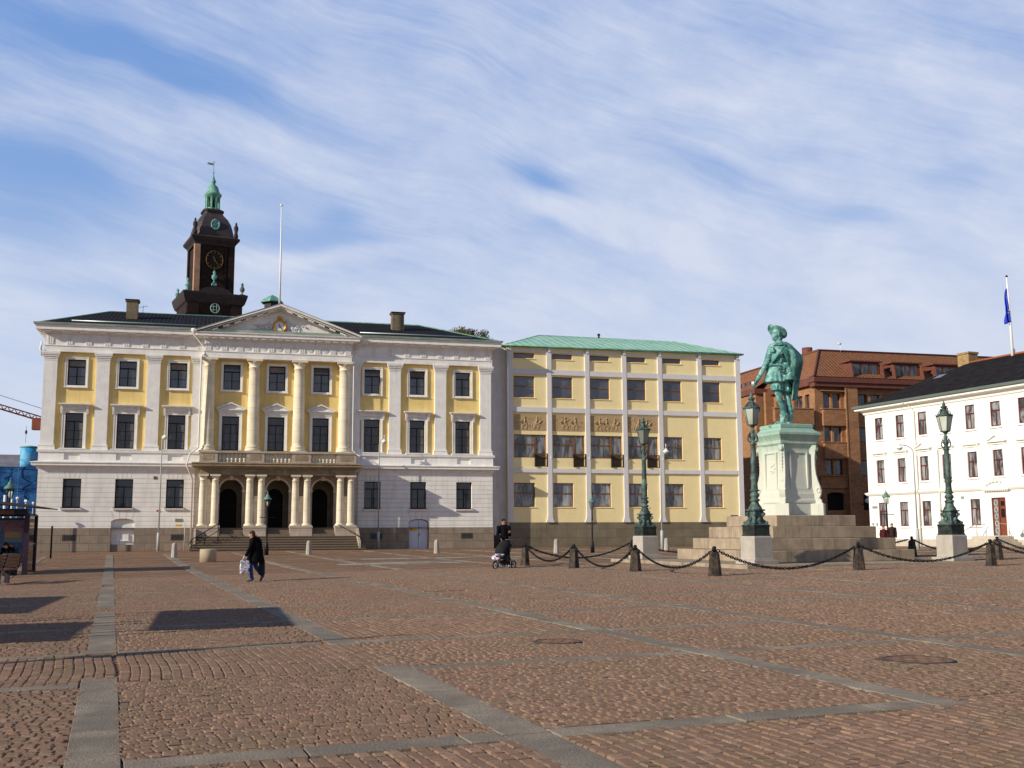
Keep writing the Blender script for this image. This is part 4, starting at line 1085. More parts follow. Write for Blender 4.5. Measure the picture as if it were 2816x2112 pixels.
mb = MB(); pts = [(.42*math.cos(2*PI*k/24), -1.98, 32.55+.48*math.sin(2*PI*k/24)) for k in range(24)]; mb.tube(pts, .09, 6, closed=True); disc(mb, 0, -1.9, 32.55, .40, .05); mb.box(-.30,.30,-2.0,-1.5,32.1,33.0)
mb.build('oval_dormer', m_patina, tw)
mb = MB(); pts = [(.46*math.cos(2*PI*k/24), -3.13, 23.95+.46*math.sin(2*PI*k/24)) for k in range(24)]; mb.tube(pts, .05, 6, closed=True)
for q in (-.17, .17): mb.tube([(q, -3.13, 23.95-.42), (q, -3.13, 23.95+.42)], .04, 5); mb.tube([(-.42, -3.13, 23.95+q), (.42, -3.13, 23.95+q)], .04, 5)
mb.build('round_window', M('pale_window_bars', (.3,.42,.38), .6, .1), tw)
mb = MB(); disc(mb, 0, -3.105, 23.95, .46, .02); mb.build('round_window_pane', m_dark, tw)

# ------------------------------------------------------------------ annex (gridded facade)
AO = (29.7, 77.2, .4)
an = thing('annex_building', 'pale yellow gridded office block with relief panels and green copper roof', 'building', AO)
B = lambda mb, name, m, smooth=None: mb.build(name, m, an, AO, smooth)
m_ay = M('annex_plaster', (.86, .715, .385), .85, .04, 1.5, .08, 60, streak=.06)
m_ag = M('annex_frame_plaster', (.66, .64, .64), .85, .04, 1.5, .06, 60, streak=.08)
m_wood = M('oak_window_frame', (.23, .085, .025), .5, .2, 6, .1, 30)
m_aglass = glass('annex_glass', (.05, .056, .072), curtain=0, spec=1.0)
m_aglass2 = glass('annex_glass_curtain', (.05, .045, .035), curtain=.55, spec=.8)
m_aglass3 = glass('annex_glass_pale', (.10, .10, .11), curtain=.9, spec=.8)
cx = [20.49, 23.53, 26.53, 29.50, 32.41, 35.72, 38.97]
WX = [(20.80, 22.41), (23.80, 25.38), (26.78, 28.33), (29.75, 31.27), (32.69, 34.20), (35.97, 37.46)]
rows = [(14.47, 14.87), (11.54, 13.13), None, (3.47, 5.22)]
Yw = 77.22
holes = []
for i, (a, b) in enumerate(WX):
    holes += [(a, b, 14.47, 14.87), (a, b, 11.54, 13.13), (a, b, 3.47, 5.22)]
    if i < 4: holes += [(a, cx[i+1]-.24, 7.07, 8.78), (cx[i+1]-1.08, cx[i+1]-.24, 6.43, 7.07)]
    else: holes += [(a, b, 7.08, 8.79)]
mb = MB(); wall_open(mb, 20.3, 39.1, 2.3, 15.3, holes, Yw, .2); B(mb, 'wall', m_ay)
mb = MB(); mb.box(20.3, 39.1, Yw+.5, 90.5, 0, 15.2); mb.box(21, 39.1, 90.5, 109, 0, 14.6); B(mb, 'body', m_ay)
mb = MB(); mb.box(20.3, 39.12, Yw-.02, Yw+.3, -.4, 2.34); mb.box(39.0, 39.12, Yw, 90, -.4, 2.34); B(mb, 'plinth', M('annex_plinth', (.19, .16, .11), .85, .15, 1.5, .2, 30, streak=.5, bricks=(1.55, .62, .01, (.55,.55,.55), .12, 'x')))
# frame grid of posts and beams
mb = MB()
for i, c in enumerate(cx):
    h = .17 if i not in (0, 6) else .20
    mb.box(c-h, c+h, Yw-.14, Yw+.02, 2.34, 15.0)
    if i: mb.prism([(c-h, 2.9), (c-h, 2.34), (c-h-.14, 2.34), (c-h-.04, 2.6)], 'y', Yw-.14, Yw+.02)
    if i < 6: mb.prism([(c+h, 2.34), (c+h, 2.9), (c+h+.04, 2.6), (c+h+.14, 2.34)], 'y', Yw-.14, Yw+.02)
    mb.box(c-.10, c+.10, Yw-.24, Yw+.02, 14.98, 15.30)
B(mb, 'frame_posts', m_ag)
mb = MB()
for z0, z1 in ((5.98, 6.27), (10.44, 10.80), (13.26, 13.64), (14.93, 15.06)):
    for i in range(6):
        mb.box(cx[i]+.17+(.03 if i == 0 else 0), cx[i+1]-.17-(.03 if i == 5 else 0), Yw-.12, Yw+.02, z0, z1)
for i in range(6):
    a, b = cx[i]+.17, cx[i+1]-.17
    for s, q in ((1, a), (-1, b)): mb.prism([(q, 14.93), (q+s*.16, 14.93), (q, 14.78)], 'y', Yw-.11, Yw+.02)
B(mb, 'frame_beams', m_ag)
mb = MB(); mb.box(20.25, 39.1, Yw-.06, Yw+.02, 15.06, 15.32); B(mb, 'eaves_fascia', m_ay)
mb = MB(); mb.box(20.1, 39.35, Yw-.34, Yw+.1, 15.30, 15.38); mb.tube([(20.0, Yw-.36, 15.36), (39.4, Yw-.36, 15.36)], .06, 8); B(mb, 'gutter', m_copper)
# windows
def aw(i, a, b, z0, z1, g, tr, nm='window'):
    o = window(an, a, b, z0, z1, Yw+.10, m_wood, g, tr, False, 0, .055, off=AO, name=nm)
    return o
for i, (a, b) in enumerate(WX):
    aw(i, a, b, 14.47, 14.87, m_aglass, None); aw(i, a, b, 11.54, 13.13, m_aglass, .47)
    aw(i, a, b, 3.47, 5.22, (m_aglass2, m_aglass3, m_aglass3, m_aglass2, m_aglass2, m_aglass2)[i], .43)
    if i < 4:
        e = cx[i+1]-.24; s = e-.86
        aw(i, a, s, 7.07, 8.78, m_aglass2, .42)
        o = MB(); 
        o.box(s, s+.06, Yw+.08, Yw+.17, 6.43, 8.78); o.box(e-.06, e, Yw+.08, Yw+.17, 6.43, 8.78); o.box(s+.06, e-.06, Yw+.08, Yw+.17, 8.72, 8.78); o.box(s+.06, e-.06, Yw+.08, Yw+.17, 7.30, 7.36)
        df = o.build('balcony_door', m_wood, an, AO)
        q = MB(); q.quad((s+.03, Yw+.14, 7.3), (e-.03, Yw+.14, 7.3), (e-.03, Yw+.14, 8.75), (s+.03, Yw+.14, 8.75)); q.build('pane', m_aglass2, df, AO)
        q = MB(); q.box(s+.06, e-.06, Yw+.10, Yw+.15, 6.45, 7.30); q.build('door_panel', M('door_panel_bronze', (.10,.07,.045), .6, .2, 8, .1, 20), df, AO)
        q = MB(); q.box(s-.04, e+.04, Yw-.16, Yw-.12, 7.34, 7.38); q.box(s-.04, e+.04, Yw-.16, Yw-.12, 6.42, 6.46); q.box(s-.04, s-.01, Yw-.16, Yw+.1, 6.42, 7.38); q.box(e+.01, e+.04, Yw-.16, Yw+.1, 6.42, 7.38)
        q.build('balcony_rail', m_iron, df, AO)
        mb = MB(); mb.ell((e+.32, Yw-.18, 7.06), .05, 8, 6); B(mb, 'wall_lamp', m_whitep)
    else: aw(i, a, b, 7.08, 8.79, m_aglass2, .45)
    mb = MB()
    for z in (14.47, 11.54, 3.47): mb.box(a-.02, b+.09, Yw-.05, Yw+.02, z-.07, z-.03)
    if i >= 4: mb.box(a-.02, b+.09, Yw-.05, Yw+.02, 7.01, 7.05)
    B(mb, 'sills', m_ay)
# relief panels
m_rel = M('relief_plaster', (.44, .31, .165), .85, .12, 2, .2, 30, streak=.2)
for i in range(4):
    a, b = WX[i][0], cx[i+1]-.24; rnd = random.Random(20+i)
    mb = MB(); mb.box(a, b, Yw-.02, Yw+.02, 9.08, 10.28)
    z0 = 9.16; n = 0
    def limb(pts, r0, r1=None):
        r1 = r1 or r0*.6; m = len(pts); mb.tube([(p[0], Yw-.012, p[1]) for p in pts], [r0+(r1-r0)*k/(m-1) for k in range(m)], 6)
    W_ = b-a
    for fx in ([.35, .7], [.4, .72], [.3, .52, .76], [.35, .62])[i]:   # riders and horses, abstract
        x = a+W_*fx; s = rnd.choice((-1, 1))
        mb.ell((x, Yw-.0, 9.58), (.28, .055, .16), 10, 6, Matrix.Rotation(rnd.uniform(-.3,.3), 3, 'Y'))
        for q in (-.2, -.12, .12, .2): limb([(x+q, 9.50), (x+q+s*rnd.uniform(0,.08), 9.35), (x+q+rnd.uniform(-.06,.06), 9.14)], .045, .02)
        limb([(x+s*.2, 9.62), (x+s*.33, 9.82), (x+s*.44, 9.78)], .08, .045); limb([(x-s*.24, 9.62), (x-s*.36, 9.5), (x-s*.38, 9.3)], .04, .02)
        limb([(x, 9.68), (x+s*.03, 9.95)], .07, .06); mb.ell((x+s*.04, Yw-.03, 10.06), (.06,.05,.07), 8, 6); limb([(x+s*.02, 9.9), (x+s*.2, 9.85), (x+s*.3, 10.05)], .03, .02)
    for k in range(26):
        x = a+W_*rnd.random()*.95+.05; z = rnd.uniform(9.2, 9.9); a0 = rnd.uniform(0, 6)
        limb([(min(b-.08, max(a+.08, x+.25*math.cos(a0+q*.35))), min(10.22, z+.3*abs(math.sin(a0+q*.35)))) for q in range(6)], rnd.uniform(.018, .035), .01)
    pn = B(mb, 'relief_panel', m_rel)
mb = MB(); mb.box(38.05, 38.62, Yw-.03, Yw-.0, 2.62, 2.86); sg = B(mb, 'street_sign', M('navy_sign', (.02,.02,.035), .4, .05)); sg['label'] = 'small dark street name plate low at the right end'
B(MB().box(38.12, 38.55, Yw-.034, Yw-.031, 2.76, 2.79).box(38.12, 38.42, Yw-.034, Yw-.031, 2.68, 2.71), 'sign_lines', M('sign_grey', (.4,.4,.42), .5, .05))
# copper roof
ex0, ex1, ey = 20.0, 39.4, Yw-.32
rv = [(ex0, ey, 15.38), (ex1, ey, 15.38), (ex1, 90.6, 15.38), (ex0, 90.6, 15.38), (24.5, 83, 17.34), (36.3, 83, 17.30)]
mb = MB(); mb.add(rv, [(0,1,5,4), (1,2,5), (2,3,4,5), (3,0,4)])
B(mb, 'roof', M('annex_copper_roof', (.25, .47, .36), .7, .14, .9, .08, 20, col2=(.36,.54,.45), c2s=1.1, stripes=None, streak=.15))
mb = MB()
def on_roof(x, u):  # seam from eaves to ridge on the front slope
    pass
for k in range(31):
    x = ex0+.6+k*.62
    yt = 83.0; zt = 17.33
    if x < 24.5: u = (x-ex0)/(24.5-ex0)
    elif x > 36.3: u = (ex1-x)/(ex1-36.3)
    else: u = 1
    y1 = ey+(83-ey)*u; z1 = 15.38+(17.33-15.38)*u
    mb.tube([(x, ey, 15.40), (x, y1, z1+.02)], .022, 4)
mb.tube([rv[0], rv[4], rv[5], rv[1]], .05, 6)
B(mb, 'roof_seams', M('seam_copper', (.33,.55,.45), .6, .1))
mb = MB(); mb.tube([(29.6, 83, 17.3), (29.6, 83, 17.55)], .08, 8); mb.ell((29.6, 83, 17.6), (.14,.14,.1), 8, 6); B(mb, 'roof_vent', m_iron)
# link between hall and annex
lk = MB(); lk.box(18.8, 20.35, 77.75, 90, 2.3-2.5, 15.3); o = lk.build('link_wall', m_white, None, (19.6, 77.75, 0)); tag(o, 'narrow grey recessed wall joining the pilastered building and the gridded block', 'wall')
lk = MB(); lk.box(18.8, 20.35, 77.65, 77.78, -.4, 1.42); o2 = lk.build('plinth', M('link_plinth', (.07,.065,.06), .8, .1), o, (19.6, 77.75, 0))
lk = MB(); lk.tube([(20.30, 77.0, 15.1), (20.30, 77.0, .6)], .06, 8); o2 = lk.build('downpipe', m_ag, o, (19.6, 77.75, 0))

# ------------------------------------------------------------------ white building on the right
WO = (47.5, 75.0, 0)
wb_ = thing('white_building', 'white three storey building with dark red windows along the right side', 'building', WO, rad(-83.03))
B = lambda mb, name, m, smooth=None: mb.build(name, m, wb_, (0,0,0), smooth)
m_wh = M('white_render', (.86, .85, .80), .85, .03, 1.5, .05, 60)
m_redf = M('dark_red_frame', (.13, .022, .022), .5, .1)
m_wg = glass('curtained_glass', (.05, .05, .055), curtain=.75)
SX = [3.07, 5.32, 7.60, 9.77, 12.10, 14.30, 16.62, 18.85, 21.1, 23.3]
x0, x1 = 1.6, 27
holes = []
for i, c in enumerate(SX):
    w_ = .42
    holes += [(c-w_, c+w_, 8.40, 10.05), (c-w_, c+w_, 5.14, 6.87)]
    if i != 5: holes.append((c-w_, c+w_, 1.94, 3.70))
holes.append((13.50, 14.68, 1.26, 3.74))
mb = MB(); wall_open(mb, x0, x1, .9, 10.4, holes, 0, .22); B(mb, 'wall', m_wh)
mb = MB(); mb.box(x0, x1, .24, 11.5, 0, 10.4); mb.box(x0-.02, x0, 0, 11.5, .9, 10.4); B(mb, 'body', m_wh)
mb = MB(); mb.box(x0-.06, 13.3, -.06, .3, -.3, 1.02); mb.box(14.9, x1, -.06, .3, -.3, 1.02); mb.box(x0-.06, x0-.02, -.06, 11.5, -.3, 1.02); B(mb, 'plinth', M('white_plinth', (.50,.45,.38), .85, .1, 2, .1, 30, streak=.2))
mb = MB(); cornice(mb, x0, x1, 0, 11, [(0, 10.35), (.10, 10.42), (.14, 10.55), (.30, 10.66), (.55, 10.72), (.58, 10.86), (.0, 10.9)]); B(mb, 'cornice', m_wh)
mb = MB(); cornice(mb, x0, x1, 0, 11, [(0, 4.20), (.10, 4.24), (.20, 4.36), (.22, 4.44), (0, 4.50)]); B(mb, 'string_course', m_wh)
mb = MB(); cornice(mb, x0, x1, 0, 11, [(.58, 10.865), (.70, 10.88), (.72, 11.0), (.62, 11.08), (.50, 11.02)]); B(mb, 'gutter', M('dark_gutter', (.13,.16,.14), .6, .1))
# slate roof, hipped at the near corner
rf = [(x0-.6, -.6, 11.0), (x1, -.6, 11.0), (x1, 11.6, 11.0), (x0-.6, 11.6, 11.0), (x0+5.2, 5.5, 14.0), (x1, 5.5, 14.0)]
mb = MB(); mb.add(rf, [(0,1,5,4), (3,0,4), (2,3,4,5)]); B(mb, 'roof', M('slate_roof', (.022,.020,.021), .95, .3, 2, .2, 20, spec=.03, bricks=(.35,.2,.01,(.7,.7,.7),.2,'y')))
mb = MB(); mb.tube([(x0+5.2, 5.5, 14.02), (x1, 5.5, 14.02)], .09, 6); B(mb, 'ridge_tiles', M('orange_ridge_tile', (.42,.13,.05), .8, .2))
mb = MB(); mb.box(x0+4.2, x0+5.3, 5.4, 6.3, 12.6, 14.7); mb.box(x0+4.15, x0+5.35, 5.35, 6.35, 14.7, 14.85); B(mb, 'chimney', M('yellow_chimney_brick', (.40,.27,.13), .9, .2, 2, .2, 30, bricks=(.25,.08,.01,(.5,.5,.5),.3,'y')))
for sx, sy in ((5.6, 3.4), (13.6, 4.1)):
    z = 11.0+(sy+.6)*3.0/6.1
    mb = MB(); mb.add([(sx, sy-.35, z-.13), (sx+.8, sy-.35, z-.13), (sx+.8, sy+.35, z+.21), (sx, sy+.35, z+.21)], [(0,1,2,3)]); B(mb, 'skylight', M('skylight_glass', (.10,.11,.12), .15, .1))
for i, c in enumerate(SX):
    w_ = .42
    for z0, z1, bars, tr in ((8.40, 10.05, 0, .36), (5.14, 6.87, 0, .38), (1.94, 3.70, 0, .35)):
        if z0 < 3 and i == 5: continue
        window(wb_, c-w_, c+w_, z0, z1, .05, m_redf, m_wg, tr, True, bars, .055)
        mb = MB(); mb.box(c-w_-.12, c+w_+.12, -.10, .02, z0-.12, z0-.03); B(mb, 'sill', m_wh)
        if z0 == 5.14:
            mb = MB(); y_ = 0
            if i in (2, 5, 8):
                mb.box(c-.70, c+.70, -.10, .01, 7.22, 7.36); mb.box(c-.80, c+.80, -.26, .01, 7.36, 7.44); mb.prism([(c-.66, 7.44), (c+.66, 7.44), (c, 7.74)], 'y', -.12, .01)
                for s in (-1, 1): mb.prism([(c+s*.84, 7.44), (c+s*.80, 7.50), (c, 7.86), (c, 7.78), (c+s*.70, 7.44)][::s], 'y', -.27, .01)
            else:
                mb.box(c-.62, c+.62, -.08, .01, 7.18, 7.32); mb.box(c-.72, c+.72, -.22, .01, 7.32, 7.38); mb.box(c-.76, c+.76, -.26, .01, 7.38, 7.43)
            for s in (-1, 1): mb.prism([(-.20, 7.32), (0, 7.32), (0, 6.95), (-.05, 6.92), (-.08, 7.1)], 'x', c+s*.62-.05, c+s*.62+.05)
            B(mb, 'window_hood', m_wh)
            mb = MB(); 
            for s in (-1, 1): mb.box(c+s*.50-.07, c+s*.50+.07, -.035, .01, 5.14, 7.0)
            B(mb, 'window_surround', m_wh)
# door with canopy, steps, rails
dr = MB(); dr.box(13.50, 13.58, .05, .14, 1.26, 3.74); dr.box(14.60, 14.68, .05, .14, 1.26, 3.74); dr.box(13.58, 14.60, .05, .14, 3.66, 3.74); dr.box(14.02, 14.10, .05, .14, 1.26, 3.66)
df = B(dr, 'door_frame', m_redf)
mb = MB(); mb.box(14.10, 14.60, .08, .12, 1.28, 3.66); mb.build('door_leaf', M('red_brown_door', (.20,.055,.03), .5, .15, 5, .1, 20), df)
mb = MB(); mb.box(14.2, 14.5, .06, .085, 2.45, 3.0); mb.box(14.2, 14.5, .06, .085, 3.2, 3.5); mb.build('door_glass', m_dark, df)
mb = MB(); mb.box(13.58, 14.02, .09, .12, 1.28, 3.66); mb.build('side_leaf', M('grille_leaf', (.17,.15,.14), .6, .1), df)
mb = MB()
for k in range(5):
    z = 1.6+k*.45
    mb.tube([(13.80+.13*math.cos(2*PI*q/16), .075, z+.17*math.sin(2*PI*q/16)) for q in range(16)], .03, 5, closed=True)
mb.build('grille_rings', M('pale_iron', (.5,.48,.44), .5, .1), df)
mb = MB(); mb.tube([(14.09+1.0*math.cos(PI*k/16), -.12, 4.42+.42*math.sin(PI*k/16)) for k in range(17)], .07, 6); mb.box(13.0, 15.2, -.30, .01, 4.24, 4.34)
for k in range(14): mb.box(13.06+k*.15, 13.13+k*.15, -.26, -.02, 4.16, 4.24)
for k in range(9):
    a = PI*(k+.5)/9; mb.box(14.09+.92*math.cos(a)-.04, 14.09+.92*math.cos(a)+.04, -.2, .0, 4.42+.36*math.sin(a)-.05, 4.42+.36*math.sin(a)+.02)
B(mb, 'door_canopy', m_wh)
mb = MB()
for k in range(4): mb.box(12.9-.0-k*.32, 15.2+k*.32, -1.3-k*.32, -.07, -.2, 1.24-k*.19)
B(mb, 'door_steps', M('pale_step', (.48,.42,.34), .85, .1, 2, .1, 30))
for s, xx in ((-1, 13.1), (1, 15.0)):
    mb = MB(); mb.tube([(xx, -.3, 2.0), (xx, -1.0, 2.05), (xx+s*.9, -2.0, 1.25)], .03, 8); mb.tube([(xx, -1.0, 2.05), (xx, -1.0, 1.1)], .03, 8); mb.tube([(xx+s*.9, -2.0, 1.25), (xx+s*.9, -2.0, .4)], .03, 8); B(mb, 'handrail', M('steel_rail', (.42,.4,.36), .4, .1, metal=.5))
mb = MB(); mb.tube([(6.45, -.5, 10.95), (6.5, -.3, 10.7), (6.9, -.1, 10.2), (6.95, -.1, 4.6), (7.0, -.3, 4.4), (7.0, -.12, 4.1), (7.0, -.12, .5)], .055, 8); mb.lathe(6.42, -.52, [(.05, 10.7), (.16, 10.9), (.16, 11.0)], 8); B(mb, 'downpipe', mp)
mb = MB(); mb.tube([(9.0, -.1, 7.3), (9.0, -.1, .5)], .05, 8); B(mb, 'downpipe', mp)
mb = MB(); mb.box(1.95, 2.5, -.03, -.0, 3.28, 3.46); B(mb, 'street_sign', M('pale_sign', (.25,.25,.3), .5, .1))
mb = MB(); mb.box(1.9, 2.05, -.08, 0, 2.05, 2.2); mb.box(2.35, 2.45, -.08, 0, 2.0, 2.2); mb.box(10.9, 11.15, -.06, 0, 3.75, 3.92); B(mb, 'wall_boxes', M('grey_box', (.3,.3,.28), .6, .1))
# flagpole on the roof with a hanging blue flag
q = wb_.matrix_basis @ Vector((11.0, 5.3, 13.6)) if False else (Matrix.Translation(WO) @ Matrix.Rotation(rad(-83.03), 4, 'Z')) @ Vector((10.9, 5.0, 12.7))
q = q+Vector((.35, -.1, .1)); fp2 = thing('flagpole', 'white flagpole on the black slate roof carrying a limp blue flag', 'flagpole', q)
mb = MB(); mb.tube([(0,0,0), (0,0,3.5), (-.06,0,6.8)], [.11,.085,.05], 10); mb.build('pole', m_whitep, fp2)
mb = MB(); mb.ell((-.06, 0, 6.85), .09, 8, 6); mb.build('finial', m_iron, fp2)
mb = MB(); mb.box(-.16, .16, -.16, .16, -.2, .9); mb.tube([(.2, 0, .9), (.2, 0, 1.6)], .05, 6); mb.build('mounting', M('mount_paint', (.6,.6,.58), .5, .1), fp2)
mb = MB(); nn = 14; vs = []; fs = []
for j in range(nn):
    u = j/(nn-1); z = 6.0-u*2.5; wd = .14+.20*math.sin(u*2.4)+.05*math.sin(u*9)
    for i in range(9):
        v = i/8; vs.append((-.09-wd*v, .10*math.sin(v*9+u*5)*(0.4+u), z-.25*v*math.sin(u*3)-.12*v))
for j in range(nn-1):
    for i in range(8): fs.append((j*9+i, j*9+i+1, j*9+10+i, j*9+9+i))
mb.add(vs, fs, True)
fl = mb.build('flag', M('blue_cloth', (.03,.06,.62), .8, .2), None, (0,0,0)); fl.location = q; tag(fl, 'blue flag hanging limp from the white pole on the slate roof', 'flag')
sm_ = fl.modifiers.new('s', 'SOLIDIFY'); sm_.thickness = .01
mb = MB(); mb.ell((-.2, -.12, 4.15), (.05,.015,.06), 8, 6); mb.ell((-.16, -.12, 4.35), (.03,.012,.04), 8, 6); mb.build('yellow_emblem', m_signy, fl)

# ------------------------------------------------------------------ brick office block behind
BO = (52.9, 89.4, 0)
bk = thing('brick_building', 'brown brick office block with red tiled mansard roof behind the statue', 'building', BO)
B = lambda mb, name, m, smooth=None: mb.build(name, m, bk, BO, smooth)
m_bk = M('brown_brick', (.35, .18, .09), .9, .18, 1.5, .2, 30, bricks=(.25, .08, .008, (.75,.7,.65), .22, 'xy'))
m_bkl = M('light_brick_trim', (.40, .22, .11), .9, .15, 1.5, .15, 30, bricks=(.25, .08, .008, (.8,.75,.7), .15, 'xy'))
m_fas = M('brown_metal_fascia', (.15, .055, .04), .6, .15)
m_rt = M('red_roof_tile', (.27, .118, .058), .85, .3, 3, .3, 30, stripes=(0, .36, .12, .4, 0), spec=.15)
m_rt2 = M('red_roof_tile_side', (.27, .118, .058), .85, .3, 3, .3, 30, stripes=(1, .36, .12, .4, 0), spec=.15)
m_bfr = M('red_brown_frame', (.16, .045, .02), .6, .1)
m_bgl = glass('brick_office_glass', (.02, .024, .035), curtain=.25, spec=.8)
y0 = 89.4
FLO = [(12.88, 14.28), (9.78, 11.18), (6.70, 8.12)]
bays = [(53.75, 55.55), (57.35, 58.35), (58.75, 59.75), (60.15, 61.15), (61.9, 63.4), (64.6, 66.4), (68.0, 69.8)]
holes = [(a, b, z0, z1) for a, b in bays for z0, z1 in FLO]+[(53.75, 55.6, 3.5, 5.15, 4.85), (57.5, 59.5, 3.5, 5.15, 4.85)]
mb = MB(); wall_open(mb, 52.9, 80, 0, 15.0, holes, y0, .35); B(mb, 'south_wall', m_bk)
mb = MB(); mb.box(53.4, 80, y0+.45, 108, 0, 15.0); B(mb, 'body', m_bk)
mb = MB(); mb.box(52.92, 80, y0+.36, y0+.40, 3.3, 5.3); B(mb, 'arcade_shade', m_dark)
mb = MB()
for a in (55.95, 63.7, 70.5): mb.box(a, a+1.15, y0-.45, y0+.1, 0, 15.0)
B(mb, 'wall_piers', m_bk)
mb = MB()
for z0, z1 in ((11.25, 12.78), (8.20, 9.68)):
    mb.box(53.55, 55.93, y0-.30, y0+.05, z0, z1)
mb.box(53.1, 55.9, y0-.18, y0+.05, 5.5, 6.6)
B(mb, 'parapet_bands', m_bk)
mb = MB()
for z in (12.78, 9.68, 6.60, 14.45): mb.box(53.4, 55.94, y0-.36, y0+.05, z, z+.08)
mb.box(55.80, 55.92, y0-.5, y0-.42, 0, 15.2)
B(mb, 'brick_trim', m_bkl)
for a, b in bays:
    for z0, z1 in FLO:
        c = (a+b)/2
        if b-a > 1.3:
            for p, q2 in ((a, c-.12), (c+.12, b)): window(bk, p, q2, z0, z1, y0+.2, m_bfr, m_bgl, None, False, 0, .06, off=BO)
            m_ = MB(); m_.box(c-.12, c+.12, y0+.08, y0+.3, z0, z1); B(m_, 'mullion', m_bkl)
        else: window(bk, a, b, z0, z1, y0+.2, m_bfr, m_bgl, None, False, 0, .06, off=BO)
# eaves
mb = MB(); mb.box(52.6, 80, y0-.55, y0+.3, 14.85, 15.25); mb.box(52.5, 80, y0-.7, y0+.3, 15.25, 15.75); mb.box(52.5, 52.95, y0+.3, 109, 15.0, 15.75); B(mb, 'eaves_fascia', m_fas)
# roof
e = 52.45; rr = 55.9
mb = MB(); mb.add([(e, y0-.75, 15.75), (80, y0-.75, 15.75), (80, 93.4, 19.0), (rr, 93.4, 19.0)], [(0,1,2,3)]); B(mb, 'roof_south', m_rt)
mb = MB(); mb.add([(e, 110, 15.75), (e, y0-.75, 15.75), (rr, 93.4, 19.0), (rr, 110, 19.0)], [(0,1,2,3)]); mb.add([(rr, 93.4, 18.98), (80, 93.4, 18.98), (80, 110, 18.98), (rr, 110, 18.98)], [(0,1,2,3)]); B(mb, 'roof_west', m_rt2)
mb = MB(); mb.tube([(e, y0-.75, 15.8), (rr, 93.4, 19.05), (80, 93.4, 19.05)], .12, 6); mb.tube([(rr, 93.4, 19.05), (rr, 110, 19.05)], .12, 6); B(mb, 'ridge_cap', m_fas)
mb = MB(); mb.lathe(56.3, 96.2, [(.52, 18.6), (.52, 19.75)], 20); B(mb, 'round_chimney', m_fas)
mb = MB(); mb.tube([(58.2, 93.2, 19.0), (58.2, 93.2, 19.7)], .03, 6); mb.ell((58.05, 93.1, 19.75), (.22,.12,.10), 8, 6); B(mb, 'roof_camera', m_whitep)
# inset dormers with terrace furniture in the first
slope = (19.0-15.75)/(93.4-y0+.75)
for i, (a, b) in enumerate(((56.6, 59.9), (61.1, 64.2), (65.6, 68.6), (70, 73))):
    mb = MB(); zb, zt = 15.80, 17.35; yf = y0-.55
    yt = (zt-15.75)/slope+y0-.75
    # cheeks, flat hood and dark back
    mb.prism([(y0-.75, zb), (yt+.05, zt), (y0-.75+.25, zt-.25)], 'x', a-.03, a+.05); mb.prism([(y0-.75, zb), (yt+.05, zt), (y0-.75+.25, zt-.25)], 'x', b-.05, b+.03)
    mb.box(a-.1, b+.1, y0-.35, yt+.3, zt-.02, zt+.10)
    d_ = B(mb, 'dormer', m_fas)
    q = MB(); q.box(a+.1, b-.1, y0-.10, y0+.1, zb+.02, zt-.04); q.build('dormer_front', m_bfr, d_, BO)
    k = 0; n = 3
    for k in range(n):
        p0 = a+.3+k*(b-a-.5)/n; q = MB(); q.quad((p0, y0-.12, zb+.25), (p0+(b-a-.5)/n-.2, y0-.12, zb+.25), (p0+(b-a-.5)/n-.2, y0-.12, zt-.22), (p0, y0-.12, zt-.22)); q.build('pane', m_bgl, d_, BO)
# roof chairs on the terrace
# west side, drawn in its own frame (local x runs towards the viewer)
sw = Matrix
def BW(mb, name, m):
    o = mb.build(name, m, bk, (0,0,0)); o.rotation_euler = (0, 0, -PI/2); o.location = (0, 0, 0); return o
wh = [(-1.75, -.95, z0, z1) for z0, z1 in FLO]+[(-3.9, -2.2, z0, z1) for z0, z1 in FLO]+[(-7.2, -5.2, z0, z1) for z0, z1 in FLO]+[(-17, -15.2, z0, z1) for z0, z1 in FLO]
mb = MB(); wall_open(mb, -20, 0, 0, 15.0, wh, 0, .35); BW(mb, 'west_wall', m_bk)
for a, b, z0, z1 in wh:
    mb = MB(); c = (a+b)/2; f_ = .06
    for p, q2 in (((a, c-.1), (c+.1, b)) if b-a > 1.2 else ((a, b),)):
        mb.box(p, p+f_, .2, .27, z0, z1); mb.box(q2-f_, q2, .2, .27, z0, z1); mb.box(p+f_, q2-f_, .2, .27, z0, z0+f_); mb.box(p+f_, q2-f_, .2, .27, z1-f_, z1)
    o = BW(mb, 'window', m_bfr); mb = MB(); mb.quad((a, .26, z0), (b, .26, z0), (b, .26, z1), (a, .26, z1)); mb.build('pane', m_bgl, o)
mb = MB()
for z0, z1 in ((11.25, 12.72), (8.20, 9.62)): mb.box(-4.3, -.35, -.35, .05, z0, z1)
BW(mb, 'west_parapets', m_bk)
mb = MB()
for z in (12.72, 9.62): mb.box(-4.36, -.3, -.41, .05, z, z+.08)
BW(mb, 'west_trim', m_bkl)
